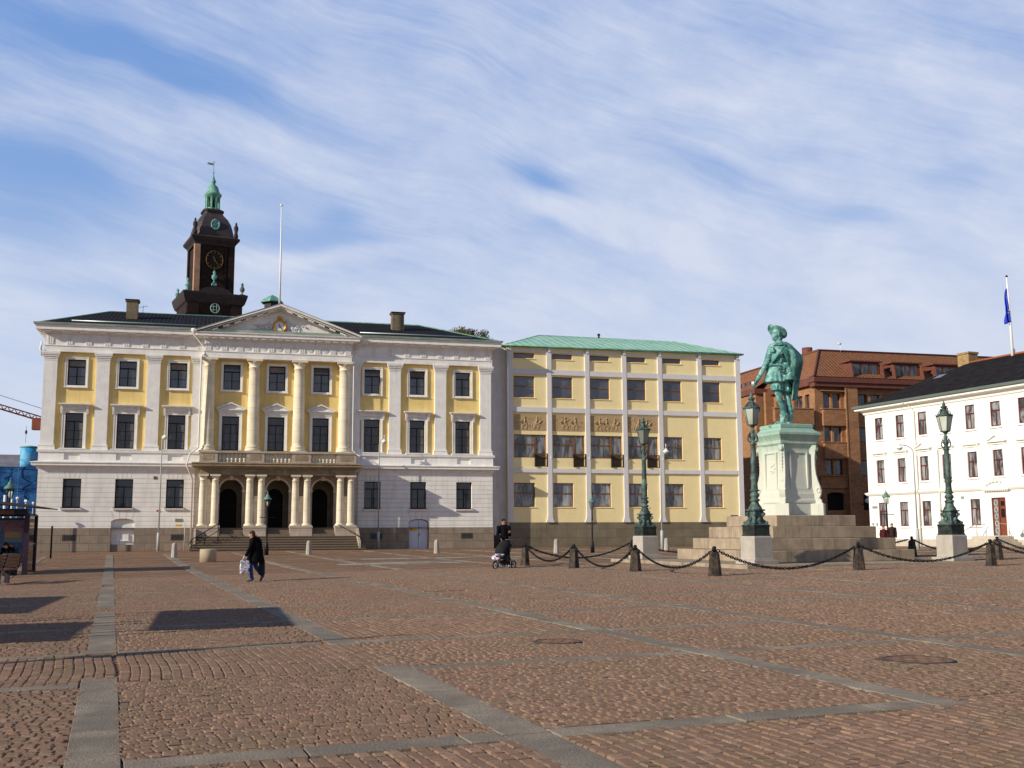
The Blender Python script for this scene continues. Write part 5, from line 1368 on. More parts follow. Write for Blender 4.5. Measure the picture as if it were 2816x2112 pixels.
# projecting stair block on the west side
mb = MB(); mb.box(-13.6, -8.4, -1.6, .05, 0, 15.2); mb.box(-8.1, -7.7, -.9, .05, 0, 15.3); BW(mb, 'stair_block', m_bk)
mb = MB(); mb.box(-13.8, -8.2, -1.8, .05, 15.2, 15.7); BW(mb, 'stair_block_eaves', m_fas)
mb = MB(); mb.add([(-13.8, -1.8, 15.7), (-8.2, -1.8, 15.7), (-9.4, .6, 17.0), (-13.8, .6, 17.0)], [(0,1,2,3)]); BW(mb, 'stair_block_roof', m_rt)
for k, (a, b) in enumerate(((-12.3, -11.6), (-13.3, -12.6), (-14.3, -13.6), (-15.3, -14.6))):
    mb = MB(); mb.box(a, b, -.02, .1, 15.9, 17.05); o = BW(mb, 'attic_window', m_bfr); mb = MB(); mb.quad((a+.08, -.025, 15.98), (b-.08, -.025, 15.98), (b-.08, -.025, 16.97), (a+.08, -.025, 16.97)); mb.build('pane', m_bgl if k else M('pane_reflection', (.6,.62,.62), .3, .05), o)  # first pane painted white to stand for a reflection in the glass
mb = MB(); mb.ell((57.35, y0-.9, 4.35), .25, 12, 8); gl_ = mb.build('globe_lamp', m_whitep, None, (57.35, y0-.6, 4.35)); tag(gl_, 'round white globe lamp on the brown brick pier', 'wall lamp')
mb = MB(); mb.tube([(57.35, y0-.6, 4.15), (57.0, y0-.45, 4.0)], .04, 6); mb.build('bracket', m_iron, gl_, (57.35, y0-.6, 4.35))

# ------------------------------------------------------------------ far left: wrapped building, grey roofed house, crane
m_net = M('blue_netting', (.015, .075, .24), .8, .35, .9, .5, 8, col2=(.03,.15,.36), c2s=.9, stripes=(2, 1.9, .12, .6, 0))
m_net2 = M('light_blue_netting', (.03, .28, .60), .7, .3, .6, .3, 6, col2=(.18,.45,.62), c2s=.8)
sb = thing('wrapped_building', 'building under renovation wrapped in blue scaffold netting', 'building', (-22, 110, 0))
mb = MB(); rnd = random.Random(2)
nx, nz = 30, 16; vs = []; fs = []
for i in range(nx+1):
    for j in range(nz+1): vs.append((-40+i*(25.5)/nx, 110+rnd.uniform(-.18,.18), 7.9*j/nz))
for i in range(nx):
    for j in range(nz): fs.append((i*(nz+1)+j, (i+1)*(nz+1)+j, (i+1)*(nz+1)+j+1, i*(nz+1)+j+1))
mb.add(vs, fs, True); mb.box(-40, -14.5, 110.3, 122, 0, 7.9); mb.build('netting', m_net, sb, (-22, 110, 0))
mb = MB()
for k in range(14): mb.tube([(-39+k*1.75, 109.75, 0), (-39+k*1.75, 109.75, 8.2)], .035, 5)
for k in range(1, 5): mb.tube([(-40, 109.74, k*1.95), (-16.2, 109.74, k*1.95)], .03, 5)
mb.build('scaffold_poles', M('scaffold_pole', (.04,.14,.33), .6, .2), sb, (-22, 110, 0))
mb = MB(); mb.lathe(-17.35, 111.2, [(.86, 7.8), (.87, 8.4), (.84, 9.0), (.88, 9.75)], 20); mb.build('wrapped_turret', m_net2, sb, (-22, 110, 0))
mb = MB(); mb.lathe(-17.35, 111.2, [(.93, 9.75), (.90, 9.85), (.2, 9.95)], 20); mb.build('turret_cap', m_copper, sb, (-22, 110, 0))
gh = thing('grey_roofed_house', 'house with grey sheet metal roof beyond the blue netting', 'building', (-25, 118, 0))
mb = MB(); mb.box(-40, -18.8, 118, 126, 0, 8.4); mb.build('wall', m_white, gh, (-25, 118, 0))
mb = MB(); mb.prism([(117.6, 8.3), (121, 9.75), (126, 8.3)], 'x', -40, -19.4); mb.build('roof', M('grey_sheet_roof', (.19,.18,.19), .5, .25, .8, .1, 10), gh, (-25, 118, 0))
mb = MB(); mb.box(-40, -20.6, 117.2, 117.6, 8.05, 8.35); mb.build('eaves', m_copper, gh, (-25, 118, 0))
cr = thing('tower_crane', 'orange lattice crane jib sloping down behind the corner of the hall', 'crane', (-60, 150, 0))
m_cr = M('crane_paint', (.38, .10, .055), .6, .15)
mb = MB()
A_, E_ = Vector((-60, 150, 27.2)), Vector((-21.8, 150, 15.9))
for oy, oz in ((-.35, 0), (.35, 0), (0, .55)): mb.tube([A_+Vector((0, oy, oz)), E_+Vector((0, oy, oz))], .09, 6)
for k in range(46):
    u = k/46; v = (k+.5)/46; p = A_.lerp(E_, u); q = A_.lerp(E_, v); r = A_.lerp(E_, (k+1)/46)
    for oy in (-.35, .35): mb.tube([p+Vector((0, oy, 0)), q+Vector((0, 0, .55)), r+Vector((0, oy, 0))], .05, 5)
mb.build('jib', m_cr, cr, (-60, 150, 0))
mb = MB(); mb.box(-23.3, -21.9, 149.4, 150.6, 14.9, 16.4); mb.build('jib_end', M('crane_block', (.30,.09,.05), .6, .2), cr, (-60, 150, 0))
mb = MB()
for a in (-1, 1):
    for b in (-1, 1): mb.tube([(-60+a, 150+b, 0), (-60+a, 150+b, 30)], .12, 6)
for k in range(15): mb.tube([(-61, 149, k*2), (-59, 149, k*2+2)], .07, 5); mb.tube([(-61, 149, k*2+2), (-59, 149, k*2+2)], .07, 5)
mb.build('mast', m_cr, cr, (-60, 150, 0))
mb = MB(); mb.tube([(-24.0, 150, 15.4), (-24.0, 150, 13.2)], .02, 4); mb.tube([(-60, 150, 29.5), (-20, 150, 16.95)], .03, 4); mb.ell((-24.0, 150, 14.6), (.14,.14,.28), 8, 6); mb.build('hoist_cable', m_iron, cr, (-60, 150, 0))

# ------------------------------------------------------------------ tree beyond the roofs
def tree(name, x, y, z0, H, crown, label, seed=1, n=5200, leaf=.30):
    rnd = random.Random(seed)
    tr = thing(name, label, 'tree', (x, y, z0))
    mb = MB(); mb.tube([(x, y, z0), (x+.2, y, z0+H*.3), (x-.1, y+.1, z0+H*.55)], [.55, .4, .28], 10)
    for c in crown: mb.tube([(x, y, z0+H*.45), ((x+c[0])/2, (y+c[1])/2, (z0+H*.5+c[2])/2), (c[0], c[1], c[2])], [.22, .13, .05], 7)
    mb.build('trunk', M('bark', (.10, .075, .055), .9, .3, 4, .4, 20), tr, (x, y, z0))
    vs = []; fs = []; tone = []
    cl = []
    for c in crown:
        for k in range(26):
            d = Vector((rnd.gauss(0,1), rnd.gauss(0,1), rnd.gauss(0,1))).normalized()*rnd.uniform(.55, 1.0)
            cl.append((Vector(c[:3])+Vector((d.x*c[3], d.y*c[3], d.z*c[3]*.8)), rnd.uniform(.35, .8), rnd.random()))
    for i in range(n):
        c, r, tn = rnd.choice(cl); d = Vector((rnd.gauss(0,1), rnd.gauss(0,1), rnd.gauss(0,1))).normalized()*r*rnd.random()**.5
        p = c+d; a = Vector((rnd.gauss(0,1), rnd.gauss(0,1), rnd.gauss(0,1))).normalized(); b = a.orthogonal().normalized(); L = leaf*rnd.uniform(.6, 1.2)
        k = len(vs); vs += [tuple(p-a*L*.5), tuple(p+b*L*.3), tuple(p+a*L*.5), tuple(p-b*L*.3)]; fs.append((k, k+1, k+2, k+3)); tone += [tn]*4
    mb = MB(); mb.add(vs, fs); o = mb.build('crown', m_leaf, tr, (x, y, z0))
    at = o.data.attributes.new('tone', 'FLOAT', 'POINT'); at.data.foreach_set('value', tone)
m_leaf, t_, p_ = newmat('foliage')
at = t_.new('ShaderNodeAttribute', attribute_name='tone')
t_.set(p_.inputs['Base Color'], t_.mix(at.outputs['Fac'], (.05, .06, .014), (.22, .16, .04))); p_.inputs['Roughness'].default_value = .7
tree('autumn_tree', 25, 110, 0, 20, [(23.3, 110, 20.7, 2.1), (25.3, 110.5, 20.9, 2.3), (26.9, 110, 20.2, 1.8), (24.6, 111, 22.0, 1.2), (28.2, 110, 19.8, 1.5)], 'round olive green tree rising between the two roofs', 3, 26000, .22)

# ------------------------------------------------------------------ monument: stepped base, pedestal, statue
mcx, mcy = mon_c
base = thing('stepped_base', 'pale granite stepped base under the statue pedestal', 'stone steps', (mcx, mcy, .35), TH)
def LB(mb, name, m, w_=.02): return bevel(mb.build(name, m, base), w_)
m_sg = M('step_granite', (.35, .275, .195), .85, .2, 2, .25, 60, streak=1.0, grime=.35, bricks=(1.9, 5, .006, (.65,.65,.65), .06, 'xy'))
mb = MB(); mb.box(-5.3, 5.3, -5.3, 5.3, -.35, .15); LB(mb, 'kerb_slab', m_sg)
for h, z0, z1 in ((3.25, .15, .57), (2.78, .57, 1.00), (2.30, 1.00, 1.44), (1.78, 1.44, 1.86)):
    mb = MB(); mb.box(-h, h, -h, h, z0, z1-.004); LB(mb, 'step', m_sg)
# pedestal
mm, tt, pp = newmat("pedestal_bronze"); m_ped = mm
Pp = tt.pos(); spz = tt.new('ShaderNodeSeparateXYZ'); tt.set(spz.inputs[0], Pp)
nz_ = tt.noise(tt.vmath('MULTIPLY', Pp, (2.4, 2.4, .35)), 1.6, 6, .7)
hz = tt.ramp(spz.outputs[2], 3.9, 5.5); hz2 = tt.math('ADD', hz, tt.math('MULTIPLY', tt.math('SUBTRACT', nz_, .5), 1.6))
lo_ = tt.ramp(spz.outputs[2], 3.1, 2.2, 0, .35)
cc = tt.mix(tt.ramp(tt.math('ADD', hz2, lo_), .25, 1.0), (.60, .60, .51), (.27, .43, .34))
cc = tt.mix(tt.ramp(tt.noise(Pp, 5, 6, .7), .6, .75, 0, .5), cc, (.10, .13, .09))
tt.set(pp.inputs['Base Color'], cc); pp.inputs['Roughness'].default_value = .7
bb = tt.new('ShaderNodeBump', Strength=.25, Distance=.02); tt.set(bb.inputs['Height'], tt.noise(Pp, 14, 5)); tt.l.new(bb.outputs[0], pp.inputs['Normal'])
ped = thing('statue_pedestal', 'tall weathered pale green pedestal with corner scrolls under the bronze statue', 'pedestal', (mcx, mcy, 2.21), TH)
mb = MB(); mb.sqloft(0, 0, [(.80, 0), (.80, .46), (.83, .50), (.83, .58), (.80, .66), (.80, .84), (.78, .90), (.75, 1.2), (.725, 1.6), (.71, 2.0), (.71, 2.55), (.74, 2.72), (.82, 2.80), (.82, 2.92), (.86, 3.0), (.93, 3.10), (.96, 3.14), (.96, 3.22), (.90, 3.25), (.78, 3.33), (.72, 3.42), (.74, 3.44), (.74, 3.55), (.70, 3.58)])
mb.build('pedestal_body', m_ped, ped)
for k in range(4):
    a = k*PI/2+PI/4
    mb = MB(); R_ = Matrix.Rotation(a, 4, 'Z')
    mb2 = MB(); prof = [(.86, 0), (1.33, 0), (1.33, .46), (1.28, .52), (1.28, .60), (1.20, .68), (1.26, .82), (1.28, .98), (1.23, 1.16), (1.16, 1.36), (1.10, 1.62), (1.075, 1.95), (1.08, 2.25), (1.11, 2.50), (1.15, 2.62), (1.15, 2.74), (.86, 2.76)]
    mb2.prism([(p[0], p[1]) for p in prof], 'y', -.115, .115)
    mb2.box(1.05-.35, 1.36, -.25, .25, 0, .46)
    for s in (-1, 1): mb2.tube([(1.18+.08*math.cos(q*.7), s*.12, .98+.09*math.sin(q*.7)) for q in range(9)], .025, 6)
    mb2.ell((1.15, 0, 2.60), (.07, .085, .11), 10, 8)
    for q in range(6): mb2.ell((1.085, 0, 2.40-q*.13), (.045-.004*q, .055-.006*q, .075), 8, 6)
    mb.v = [tuple(R_ @ Vector(v)) for v in mb2.v]; mb.f = mb2.f; mb.s = mb2.s
    mb.build('corner_scroll', m_ped, ped)
for k in range(4):
    R_ = Matrix.Rotation(k*PI/2, 4, 'Z'); mb2 = MB()
    mb2.box(-.42, .42, -.775, -.66, 1.0, 1.06); mb2.prism([(-.42, 1.05), (-.36, 1.05), (-.36, 2.45), (-.42, 2.45)], 'y', -.79, -.66); mb2.prism([(.36, 1.05), (.42, 1.05), (.42, 2.45), (.36, 2.45)], 'y', -.79, -.66); mb2.box(-.42, .42, -.75, -.66, 2.42, 2.48)
    if k == 3:
        for q in range(14): mb2.ell((.05+.16*math.cos(q*.9)*(1-q/22), -.71, 1.85+.22*math.sin(q*.9)*(1-q/22)), (.05,.05,.07), 8, 6)
    mb = MB(); mb.v = [tuple(R_ @ Vector(v)) for v in mb2.v]; mb.f = mb2.f; mb.s = mb2.s; mb.build('panel_moulding', m_ped, ped)
# statue, modelled at human size and scaled up
st_ = thing('statue', 'green patinated bronze statue of a man in wide brimmed hat and cape pointing down', 'statue', (mcx-.02-.13*math.cos(rad(29)), mcy-.05+.13*math.sin(rad(29)), 5.775), -rad(29.1))
st_.scale = (2.215*.94, 2.215*.94, 2.215)
def noise_disp(o, strength, size, name='folds'):
    tx = bpy.data.textures.get(name+str(size)) or bpy.data.textures.new(name+str(size), 'CLOUDS'); tx.noise_scale = size; tx.noise_depth = 2
    d = o.modifiers.new('folds', 'DISPLACE'); d.texture = tx; d.strength = strength; d.mid_level = .5; d.texture_coords = 'LOCAL'
def hand_to(mb, w, d, side, curl=.5, size=1.0, point=False):
    """palm, four fingers and thumb; w wrist, d direction of the palm, side = thumb side vector"""
    w, d, sdv = Vector(w), Vector(d).normalized(), Vector(side).normalized(); nrm = d.cross(sdv).normalized()
    c = w+d*.045*size; mb.cap(w, w+d*.03*size, .026*size, .03*size, 8)
    for k in range(4):
        o = sdv*(.03-.02*k)*size; mb.cap(w+d*.02*size+o*.7, w+d*.075*size+o, .013*size, .012*size, 6)
        L = (.075, .085, .08, .062)[k]*size; cu = curl*(.25 if point and k == 0 else 1.0)
        p = w+d*.078*size+o
        q = p+(d*math.cos(cu)+nrm*math.sin(cu))*L*.45; r = q+(d*math.cos(cu*2.1)+nrm*math.sin(cu*2.1))*L*.32; e = r+(d*math.cos(cu*2.8)+nrm*math.sin(cu*2.8))*L*.23
        mb.cap(p, q, .0100*size, .0092*size, 6); mb.cap(q, r, .0092*size, .0085*size, 6); mb.cap(r, e, .0085*size, .0075*size, 6)
    p = w+d*.02*size+sdv*.026*size; q = p+(sdv*.8+d*.6).normalized()*.035*size; r = q+(sdv*.25+d*.9+nrm*.25).normalized()*.032*size
    mb.cap(p, q, .013*size, .011*size, 6); mb.cap(q, r, .011*size, .009*size, 6)
def head_to(mb, c, f, size=1.0):
    """head with brow, nose, eyes sockets, mouth, chin and ears; c centre, f facing"""
    c = Vector(c); f = Vector(f).normalized(); s_ = f.cross(Vector((0,0,1))).normalized(); u = s_.cross(f).normalized(); S_ = size
    R_ = Matrix((s_, -f, u)).transposed()
    mb.ell(c+u*.02*S_, (.075*S_, .092*S_, .095*S_), 14, 10, R_); mb.ell(c+f*.02*S_-u*.04*S_, (.058*S_, .065*S_, .075*S_), 12, 8, R_)
    mb.cap(c+f*.085*S_+u*.015*S_, c+f*.105*S_-u*.022*S_, .009*S_, .014*S_, 6); mb.cap(c+f*.078*S_+u*.028*S_-s_*.035*S_, c+f*.078*S_+u*.028*S_+s_*.035*S_, .012*S_, .012*S_, 6)
    mb.cap(c+f*.078*S_-u*.050*S_-s_*.018*S_, c+f*.078*S_-u*.050*S_+s_*.018*S_, .008*S_, .008*S_, 6); mb.ell(c+f*.062*S_-u*.088*S_, (.026*S_,.024*S_,.022*S_), 8, 6, R_)
    for q in (-1, 1):
        mb.ell(c+s_*q*.076*S_-f*.005*S_, (.012*S_, .022*S_, .032*S_), 8, 6, R_); mb.ell(c+s_*q*.032*S_+f*.070*S_+u*.008*S_, (.013*S_,.01*S_,.010*S_), 8, 6, R_); mb.ell(c+s_*q*.042*S_+f*.055*S_-u*.025*S_, (.022*S_,.022*S_,.025*S_), 8, 6, R_)
sf = Vector((-.80, -.60, .02))
mb = MB()
head_to(mb, (-.052, -.01, 1.660), sf, 1.02)
mb.cap((-.02, .005, 1.60), (.0, .01, 1.47), .055, .06)
mb.cap((-.125, -.06, 1.60), (-.12, -.06, 1.545), .026, .010)   # pointed beard
for s in (-1, 1): mb.cap((-.132, -.07, 1.622), (-.105+s*.045, -.075-s*.04, 1.628), .009, .005, 6)
mb.ell((-.0, .03, 1.62), (.075, .08, .085))
mb.ell((-.02, 0, 1.36), (.175, .15, .19)); mb.ell((-.055, -.02, 1.20), (.175, .155, .17)); mb.ell((-.05, 0, 1.08), (.155, .14, .10))
mb.cap((-.145, -.07, 1.42), (.16, .06, 1.42), .075, .085)
mb.lathe(-.085, -.015, [(.15, 1.12), (.172, 1.04), (.20, .92), (.228, .80), (.222, .775), (.12, .80)], 24, rot=0, sx=1.0, sy=.9)
for k in range(16):
    a = 2*PI*k/16; mb.cap((-.085+.155*math.cos(a), -.015+.14*math.sin(a), 1.06), (-.085+.222*math.cos(a), -.015+.20*math.sin(a), .80), .012, .024, 6)
for (x, y, z) in ((-.075, -.05, .75), (.075, .06, .73)):
    mb.ell((x, y, z), (.115, .115, .12))
    for k in range(12): a = 2*PI*k/12; mb.ell((x+.095*math.cos(a), y+.095*math.sin(a), z-.095), (.033, .033, .035), 8, 6); mb.cap((x+.08*math.cos(a), y+.08*math.sin(a), z+.06), (x+.115*math.cos(a), y+.115*math.sin(a), z-.06), .012, .018, 6)
# leading leg
mb.cap((-.065, -.04, .66), (-.03, -.04, .47), .078, .062); mb.ell((-.035, -.055, .47), (.06,.06,.06)); mb.cap((-.02, -.03, .43), (.02, -.02, .28), .063, .058); mb.cap((.02, -.02, .28), (.04, -.02, .10), .058, .042)
for k in range(10): a = 2*PI*k/10; mb.ell((.03+.065*math.cos(a), -.02+.065*math.sin(a), .185), (.022,.022,.03), 8, 6)
mb.cap((.045, -.01, .045), (-.10, -.10, .038), .046, .036); mb.cap((-.10, -.10, .035), (-.135, -.122, .03), .036, .026); mb.box(.02, .07, -.02, .03, 0, .05); mb.ell((-.0, -.055, .105), (.05,.03,.045)); mb.ell((.01, -.05, .14), (.055,.035,.03))
# trailing leg
mb.cap((.08, .06, .66), (.12, .08, .44), .078, .062); mb.cap((.12, .08, .42), (.145, .10, .26), .062, .06); mb.cap((.145, .10, .26), (.145, .11, .08), .058, .044)
for k in range(10): a = 2*PI*k/10; mb.ell((.145+.07*math.cos(a), .10+.07*math.sin(a), .30), (.025,.025,.035), 8, 6)
mb.cap((.15, .11, .045), (.13, -.02, .036), .046, .034); mb.cap((.13, -.02, .034), (.125, -.06, .03), .034, .026)
# pointing arm
mb.cap((-.155, -.075, 1.40), (-.255, -.11, 1.14), .078, .062)
for k in range(12): a = 2*PI*k/12; mb.ell((-.27+.055*math.cos(a), -.115+.055*math.sin(a), 1.10+.02*math.cos(a)), (.022,.022,.022), 8, 6)
mb.cap((-.265, -.115, 1.10), (-.415, -.155, .87), .056, .040); mb.cap((-.41, -.155, .875), (-.43, -.16, .845), .05, .044)
hand_to(mb, (-.435, -.16, .835), (-.42, -.10, -.90), (-.2, -.9, 0), .75, 1.25, True)
mb.cap((-.475, -.17, .745), (-.525, -.18, .66), .0125, .010, 6)
# arm on the hip
mb.cap((.17, .03, 1.40), (.27, .02, 1.15), .095, .085); mb.cap((.27, .02, 1.15), (.07, -.15, 1.04), .085, .050); hand_to(mb, (.06, -.16, 1.03), (-.8, -.35, -.35), (0, -.3, .9), .6, 1.15)
mb.lathe(.16, -.10, [(.03, 1.10), (.075, 1.04), (.095, .93), (.105, .82), (.10, .80), (.05, .83)], 14)
bd = mb.build('body', m_patina, st_); remesh(bd, .0125, 1); noise_disp(bd, .018, .045)
# doublet ornament: sash, belt, collar
mb = MB()
mb.tube([(.10, -.13, 1.44), (.02, -.19, 1.33), (-.09, -.205, 1.20), (-.19, -.16, 1.10)], [.018,.024,.024,.02], 8)
mb.tube([(-.085+.178*math.cos(a), -.015+.165*math.sin(a), 1.085) for a in [2*PI*k/28 for k in range(28)]], .02, 6, closed=True)
mb.ell((-.16, -.17, 1.10), (.05,.03,.04)); mb.ell((-.13, -.16, 1.36), (.04,.03,.05)); mb.tube([(-.15, -.10, 1.45), (-.18, -.14, 1.34), (-.20, -.13, 1.24)], .016, 6)
for k in range(7): mb.ell((-.165-.008*k, -.155-.002*k, 1.42-k*.045), .012, 6, 5)
sh = mb.build('sash_and_belt', m_patina, st_)
mb = MB(); mb.lathe(-.015, 0, [(.062, 1.545), (.10, 1.51), (.16, 1.475), (.185, 1.455), (.17, 1.445), (.08, 1.48)], 22, sx=1.05, sy=.95)
cl_ = mb.build('lace_collar', m_patina, st_); noise_disp(cl_, .03, .05)
# cape
vs = []; fs = []; nu, nv = 64, 34
for j in range(nv+1):
    v = j/nv; z = 1.515-v*.98
    rr_ = .105+.195*min(1, v*4.2)**.7-.20*max(0, v-.48)
    for i in range(nu+1):
        u = i/nu; a0 = rad(-100+62*min(1, v*1.25)); a1 = rad(172-62*min(1, v*1.3)); a = a0+(a1-a0)*u
        fold = (.030*math.sin(a*8+v*2)+.018*math.sin(a*15+3*v))*min(1, v*2.6)
        r = rr_+fold; bulge = .05*math.exp(-((v-.3)/.16)**2)*math.exp(-((a-rad(0))/.8)**2)
        zz = z-.05*math.sin(u*PI)*v+.10*v*max(0, math.cos(a+.9))*(-1)+.16*v*u
        vs.append((.035+(r+bulge)*math.cos(a)*1.0, .045+(r)*math.sin(a)*.85, zz))
for j in range(nv):
    for i in range(nu): k = j*(nu+1)+i; fs.append((k, k+1, k+nu+2, k+nu+1))
mb = MB(); mb.add(vs, fs, True); cp = mb.build('cape', M('cape_patina', (.05,.15,.13), .65, .35, 2.5, .3, 25, col2=(.16,.36,.30), c2s=2.2, grime=.6), st_); s_ = cp.modifiers.new('s', 'SOLIDIFY'); s_.thickness = .022; s_.offset = 0
# hat
mb2 = MB(); mb2.lathe(0, 0, [(.06, -.01), (.16, -.012), (.215, .0), (.222, .012), (.215, .02), (.13, .012), (.105, .03), (.10, .09), (.075, .125), (.03, .135), (.001, .136)], 36)
hv = []
Rh = Vector((0,0,1)).rotation_difference(Vector((.36, .46, .80)).normalized()).to_matrix()
for x, y, z in mb2.v:
    r = math.hypot(x, y); lft = max(0, -x-.05)
    z2 = z-(.012*math.sin(3*math.atan2(y, x)+.6) if r > .14 else 0)
    p = Rh @ Vector((x*.86, y*.86, z2*.8)); hv.append((p.x-.030, p.y+.015, p.z+1.715))
mb = MB(); mb.v = hv; mb.f = mb2.f; mb.s = mb2.s; mb.build('hat', m_patina, st_)
mb = MB(); mb.tube([tuple(Rh @ Vector((.185*math.cos(rad(a)), .185*math.sin(rad(a)), .03))+Vector((-.030, .015, 1.715))) for a in (120, 145, 170, 195, 215)], [.016, .026, .03, .026, .014], 8); ft = mb.build('feather', M('cape_patina', (0,0,0)), st_); noise_disp(ft, .02, .02)
# sword
mb = MB(); mb.tube([(.03, -.20, 1.0), (.20, .0, .78), (.36, .16, .40)], [.016, .015, .009], 8); mb.tube([(-.03, -.25, 1.06), (.03, -.20, .99)], .014, 8); mb.ell((-.04, -.26, 1.075), .022, 8, 6)
for k in range(3): mb.tube([(.02+.05*math.cos(a+k), -.20+.03*math.sin(a*2), .99+.055*math.sin(a)) for a in [2*PI*q/14 for q in range(14)]], .008, 5, closed=True)
mb.build('sword', M('cape_patina', (0,0,0)), st_)
mb = MB(); mb.box(-.26, .26, -.22, .22, -.03, .004); mb.build('plinth_plate', m_patina, st_)

# ------------------------------------------------------------------ candelabra lamps round the monument
mg_l = glass('lantern_glass', (.33, .35, .30), .25)
cl = thing('ornate_street_lamp', 'x', 'street lamp', (0,0,0), TH+rad(6), 'ornate green lamp standards around the monument')
mb = MB(); mb.box(-.52, .52, -.52, .52, 0, .14); mb.sqloft(0, 0, [(.40, .14), (.385, .20), (.385, .90), (.36, .95)]); bevel(mb.build('stone_plinth', m_granite, cl), .012)
mb = MB(); mb.sqloft(0, 0, [(.345, .95), (.345, .98), (.325, 1.0), (.325, 1.26), (.34, 1.28), (.34, 1.33)]); mb.build('base_block', M('dark_bronze', (.022,.024,.022), .5, .3, 4, .2, 30, col2=(.035,.05,.042), c2s=4), cl)
mb = MB(); mb.sqloft(0, 0, [(.32, 1.33), (.24, 1.42), (.17, 1.55), (.15, 1.68), (.16, 1.78), (.24, 1.82), (.24, 1.86)])
for k in range(4):
    a = k*PI/2+PI/4; c_, s_ = math.cos(a), math.sin(a)
    pts = [(.20, 1.80), (.27, 1.74), (.25, 1.64), (.21, 1.56), (.26, 1.47), (.34, 1.42), (.40, 1.36)]
    mb.tube([(r*c_, r*s_, z) for r, z in pts], [.03,.045,.04,.04,.045,.05,.035], 8); mb.ell((.30*c_, .30*s_, 1.70), .05, 8, 6); mb.ell((.38*c_, .38*s_, 1.40), .055, 8, 6)
    b_ = k*PI/2; mb.ell((.22*math.cos(b_), .22*math.sin(b_), 1.52), (.07,.07,.09), 8, 6); mb.ell((.25*math.cos(b_), .25*math.sin(b_), 1.40), (.05,.05,.045), 8, 6)
mb.build('ornate_foot', m_patlamp, cl)
mb = MB(); mb.lathe(0, 0, [(r_*1.16, z_q) for r_, z_q in [(.22, 1.85), (.20, 1.89), (.19, 1.93), (.12, 2.06), (.105, 2.14), (.15, 2.16), (.16, 2.18), (.12, 2.22), (.09, 2.25), (.135, 2.31), (.145, 2.36), (.12, 2.42), (.085, 2.46), (.14, 2.49), (.15, 2.515), (.105, 2.55), (.10, 2.62), (.092, 2.85), (.11, 2.88), (.115, 2.95), (.105, 3.02), (.12, 3.05), (.12, 3.08), (.09, 3.10), (.088, 3.3), (.082, 3.7), (.076, 4.08), (.095, 4.10), (.10, 4.14), (.07, 4.18), (.06, 4.26), (.085, 4.34), (.08, 4.44), (.045, 4.52), (.07, 4.58), (.07, 4.61), (.035, 4.65), (.05, 4.72), (.09, 4.76), (.15, 4.79)]], 18)
mb.build('shaft', m_patlamp, cl)
mb = MB()
for k in range(4):
    a = k*PI/2; c_, s_ = math.cos(a), math.sin(a)
    mb.tube([((.05+.09*(1-math.cos(q*.62))+.0)*c_, (.05+.09*(1-math.cos(q*.62)))*s_, 4.22+.10*math.sin(q*.62+2.6)+.045*q*.6) for q in range(9)], .016, 6)
    mb.tube([((.16+.045*math.cos(q*.785))*c_, (.16+.045*math.cos(q*.785))*s_, 4.42+.045*math.sin(q*.785)) for q in range(8)], .013, 5, closed=True)
mb.build('scrolls', m_patlamp, cl)
# hexagonal lantern
r0, r1, z0, z1 = .175, .295, 4.80, 5.37
mb = MB()
for k in range(6):
    a = k*PI/3; b = (k+1)*PI/3
    P_ = [(r0*math.cos(a), r0*math.sin(a), z0), (r0*math.cos(b), r0*math.sin(b), z0), (r1*math.cos(b), r1*math.sin(b), z1), (r1*math.cos(a), r1*math.sin(a), z1)]
    mb.tube([P_[0], P_[3]], .013, 5); mb.tube([P_[0], P_[1]], .014, 5); mb.tube([P_[3], P_[2]], .018, 5)
    mb.ell((r1*1.04*math.cos(a), r1*1.04*math.sin(a), z1+.04), (.02,.02,.035), 6, 5)
mb.lathe(0, 0, [(.31, 5.37), (.32, 5.39), (.28, 5.42), (.20, 5.46), (.15, 5.53), (.10, 5.58), (.085, 5.60), (.085, 5.68), (.13, 5.70), (.135, 5.73), (.07, 5.77), (.05, 5.80), (.07, 5.83), (.03, 5.87), (.035, 5.90), (.015, 5.93), (.012, 6.0)], 12)
for k in range(6): a = k*PI/3; mb.tube([(.26*math.cos(a), .26*math.sin(a), 5.41), (.20*math.cos(a), .20*math.sin(a), 5.53), (.11*math.cos(a), .11*math.sin(a), 5.60)], .016, 5)
mb.build('lantern_frame', m_patlamp, cl)
mb = MB(); mb.lathe(0, 0, [(r0*.97, z0), (r1*.97, z1)], 6, False); mb.build('lantern_glass', mg_l, cl)
for i, ((x, y), lb) in enumerate((((17.22, 42.9), 'ornate green street lamp on stone block left of the statue before the gridded facade'),
        ((17.95, 34.54), 'ornate green street lamp directly in front of the left corner of the pedestal'),
        ((26.3, 35.27), 'ornate green street lamp on stone block before the white building'),
        ((25.6, 43.6), 'ornate street lamp almost hidden behind the statue pedestal'))):
    if i == 0: cl.location = (x, y, .50); cl['label'] = lb
    else: dup(cl, (x, y, .50), label=lb)

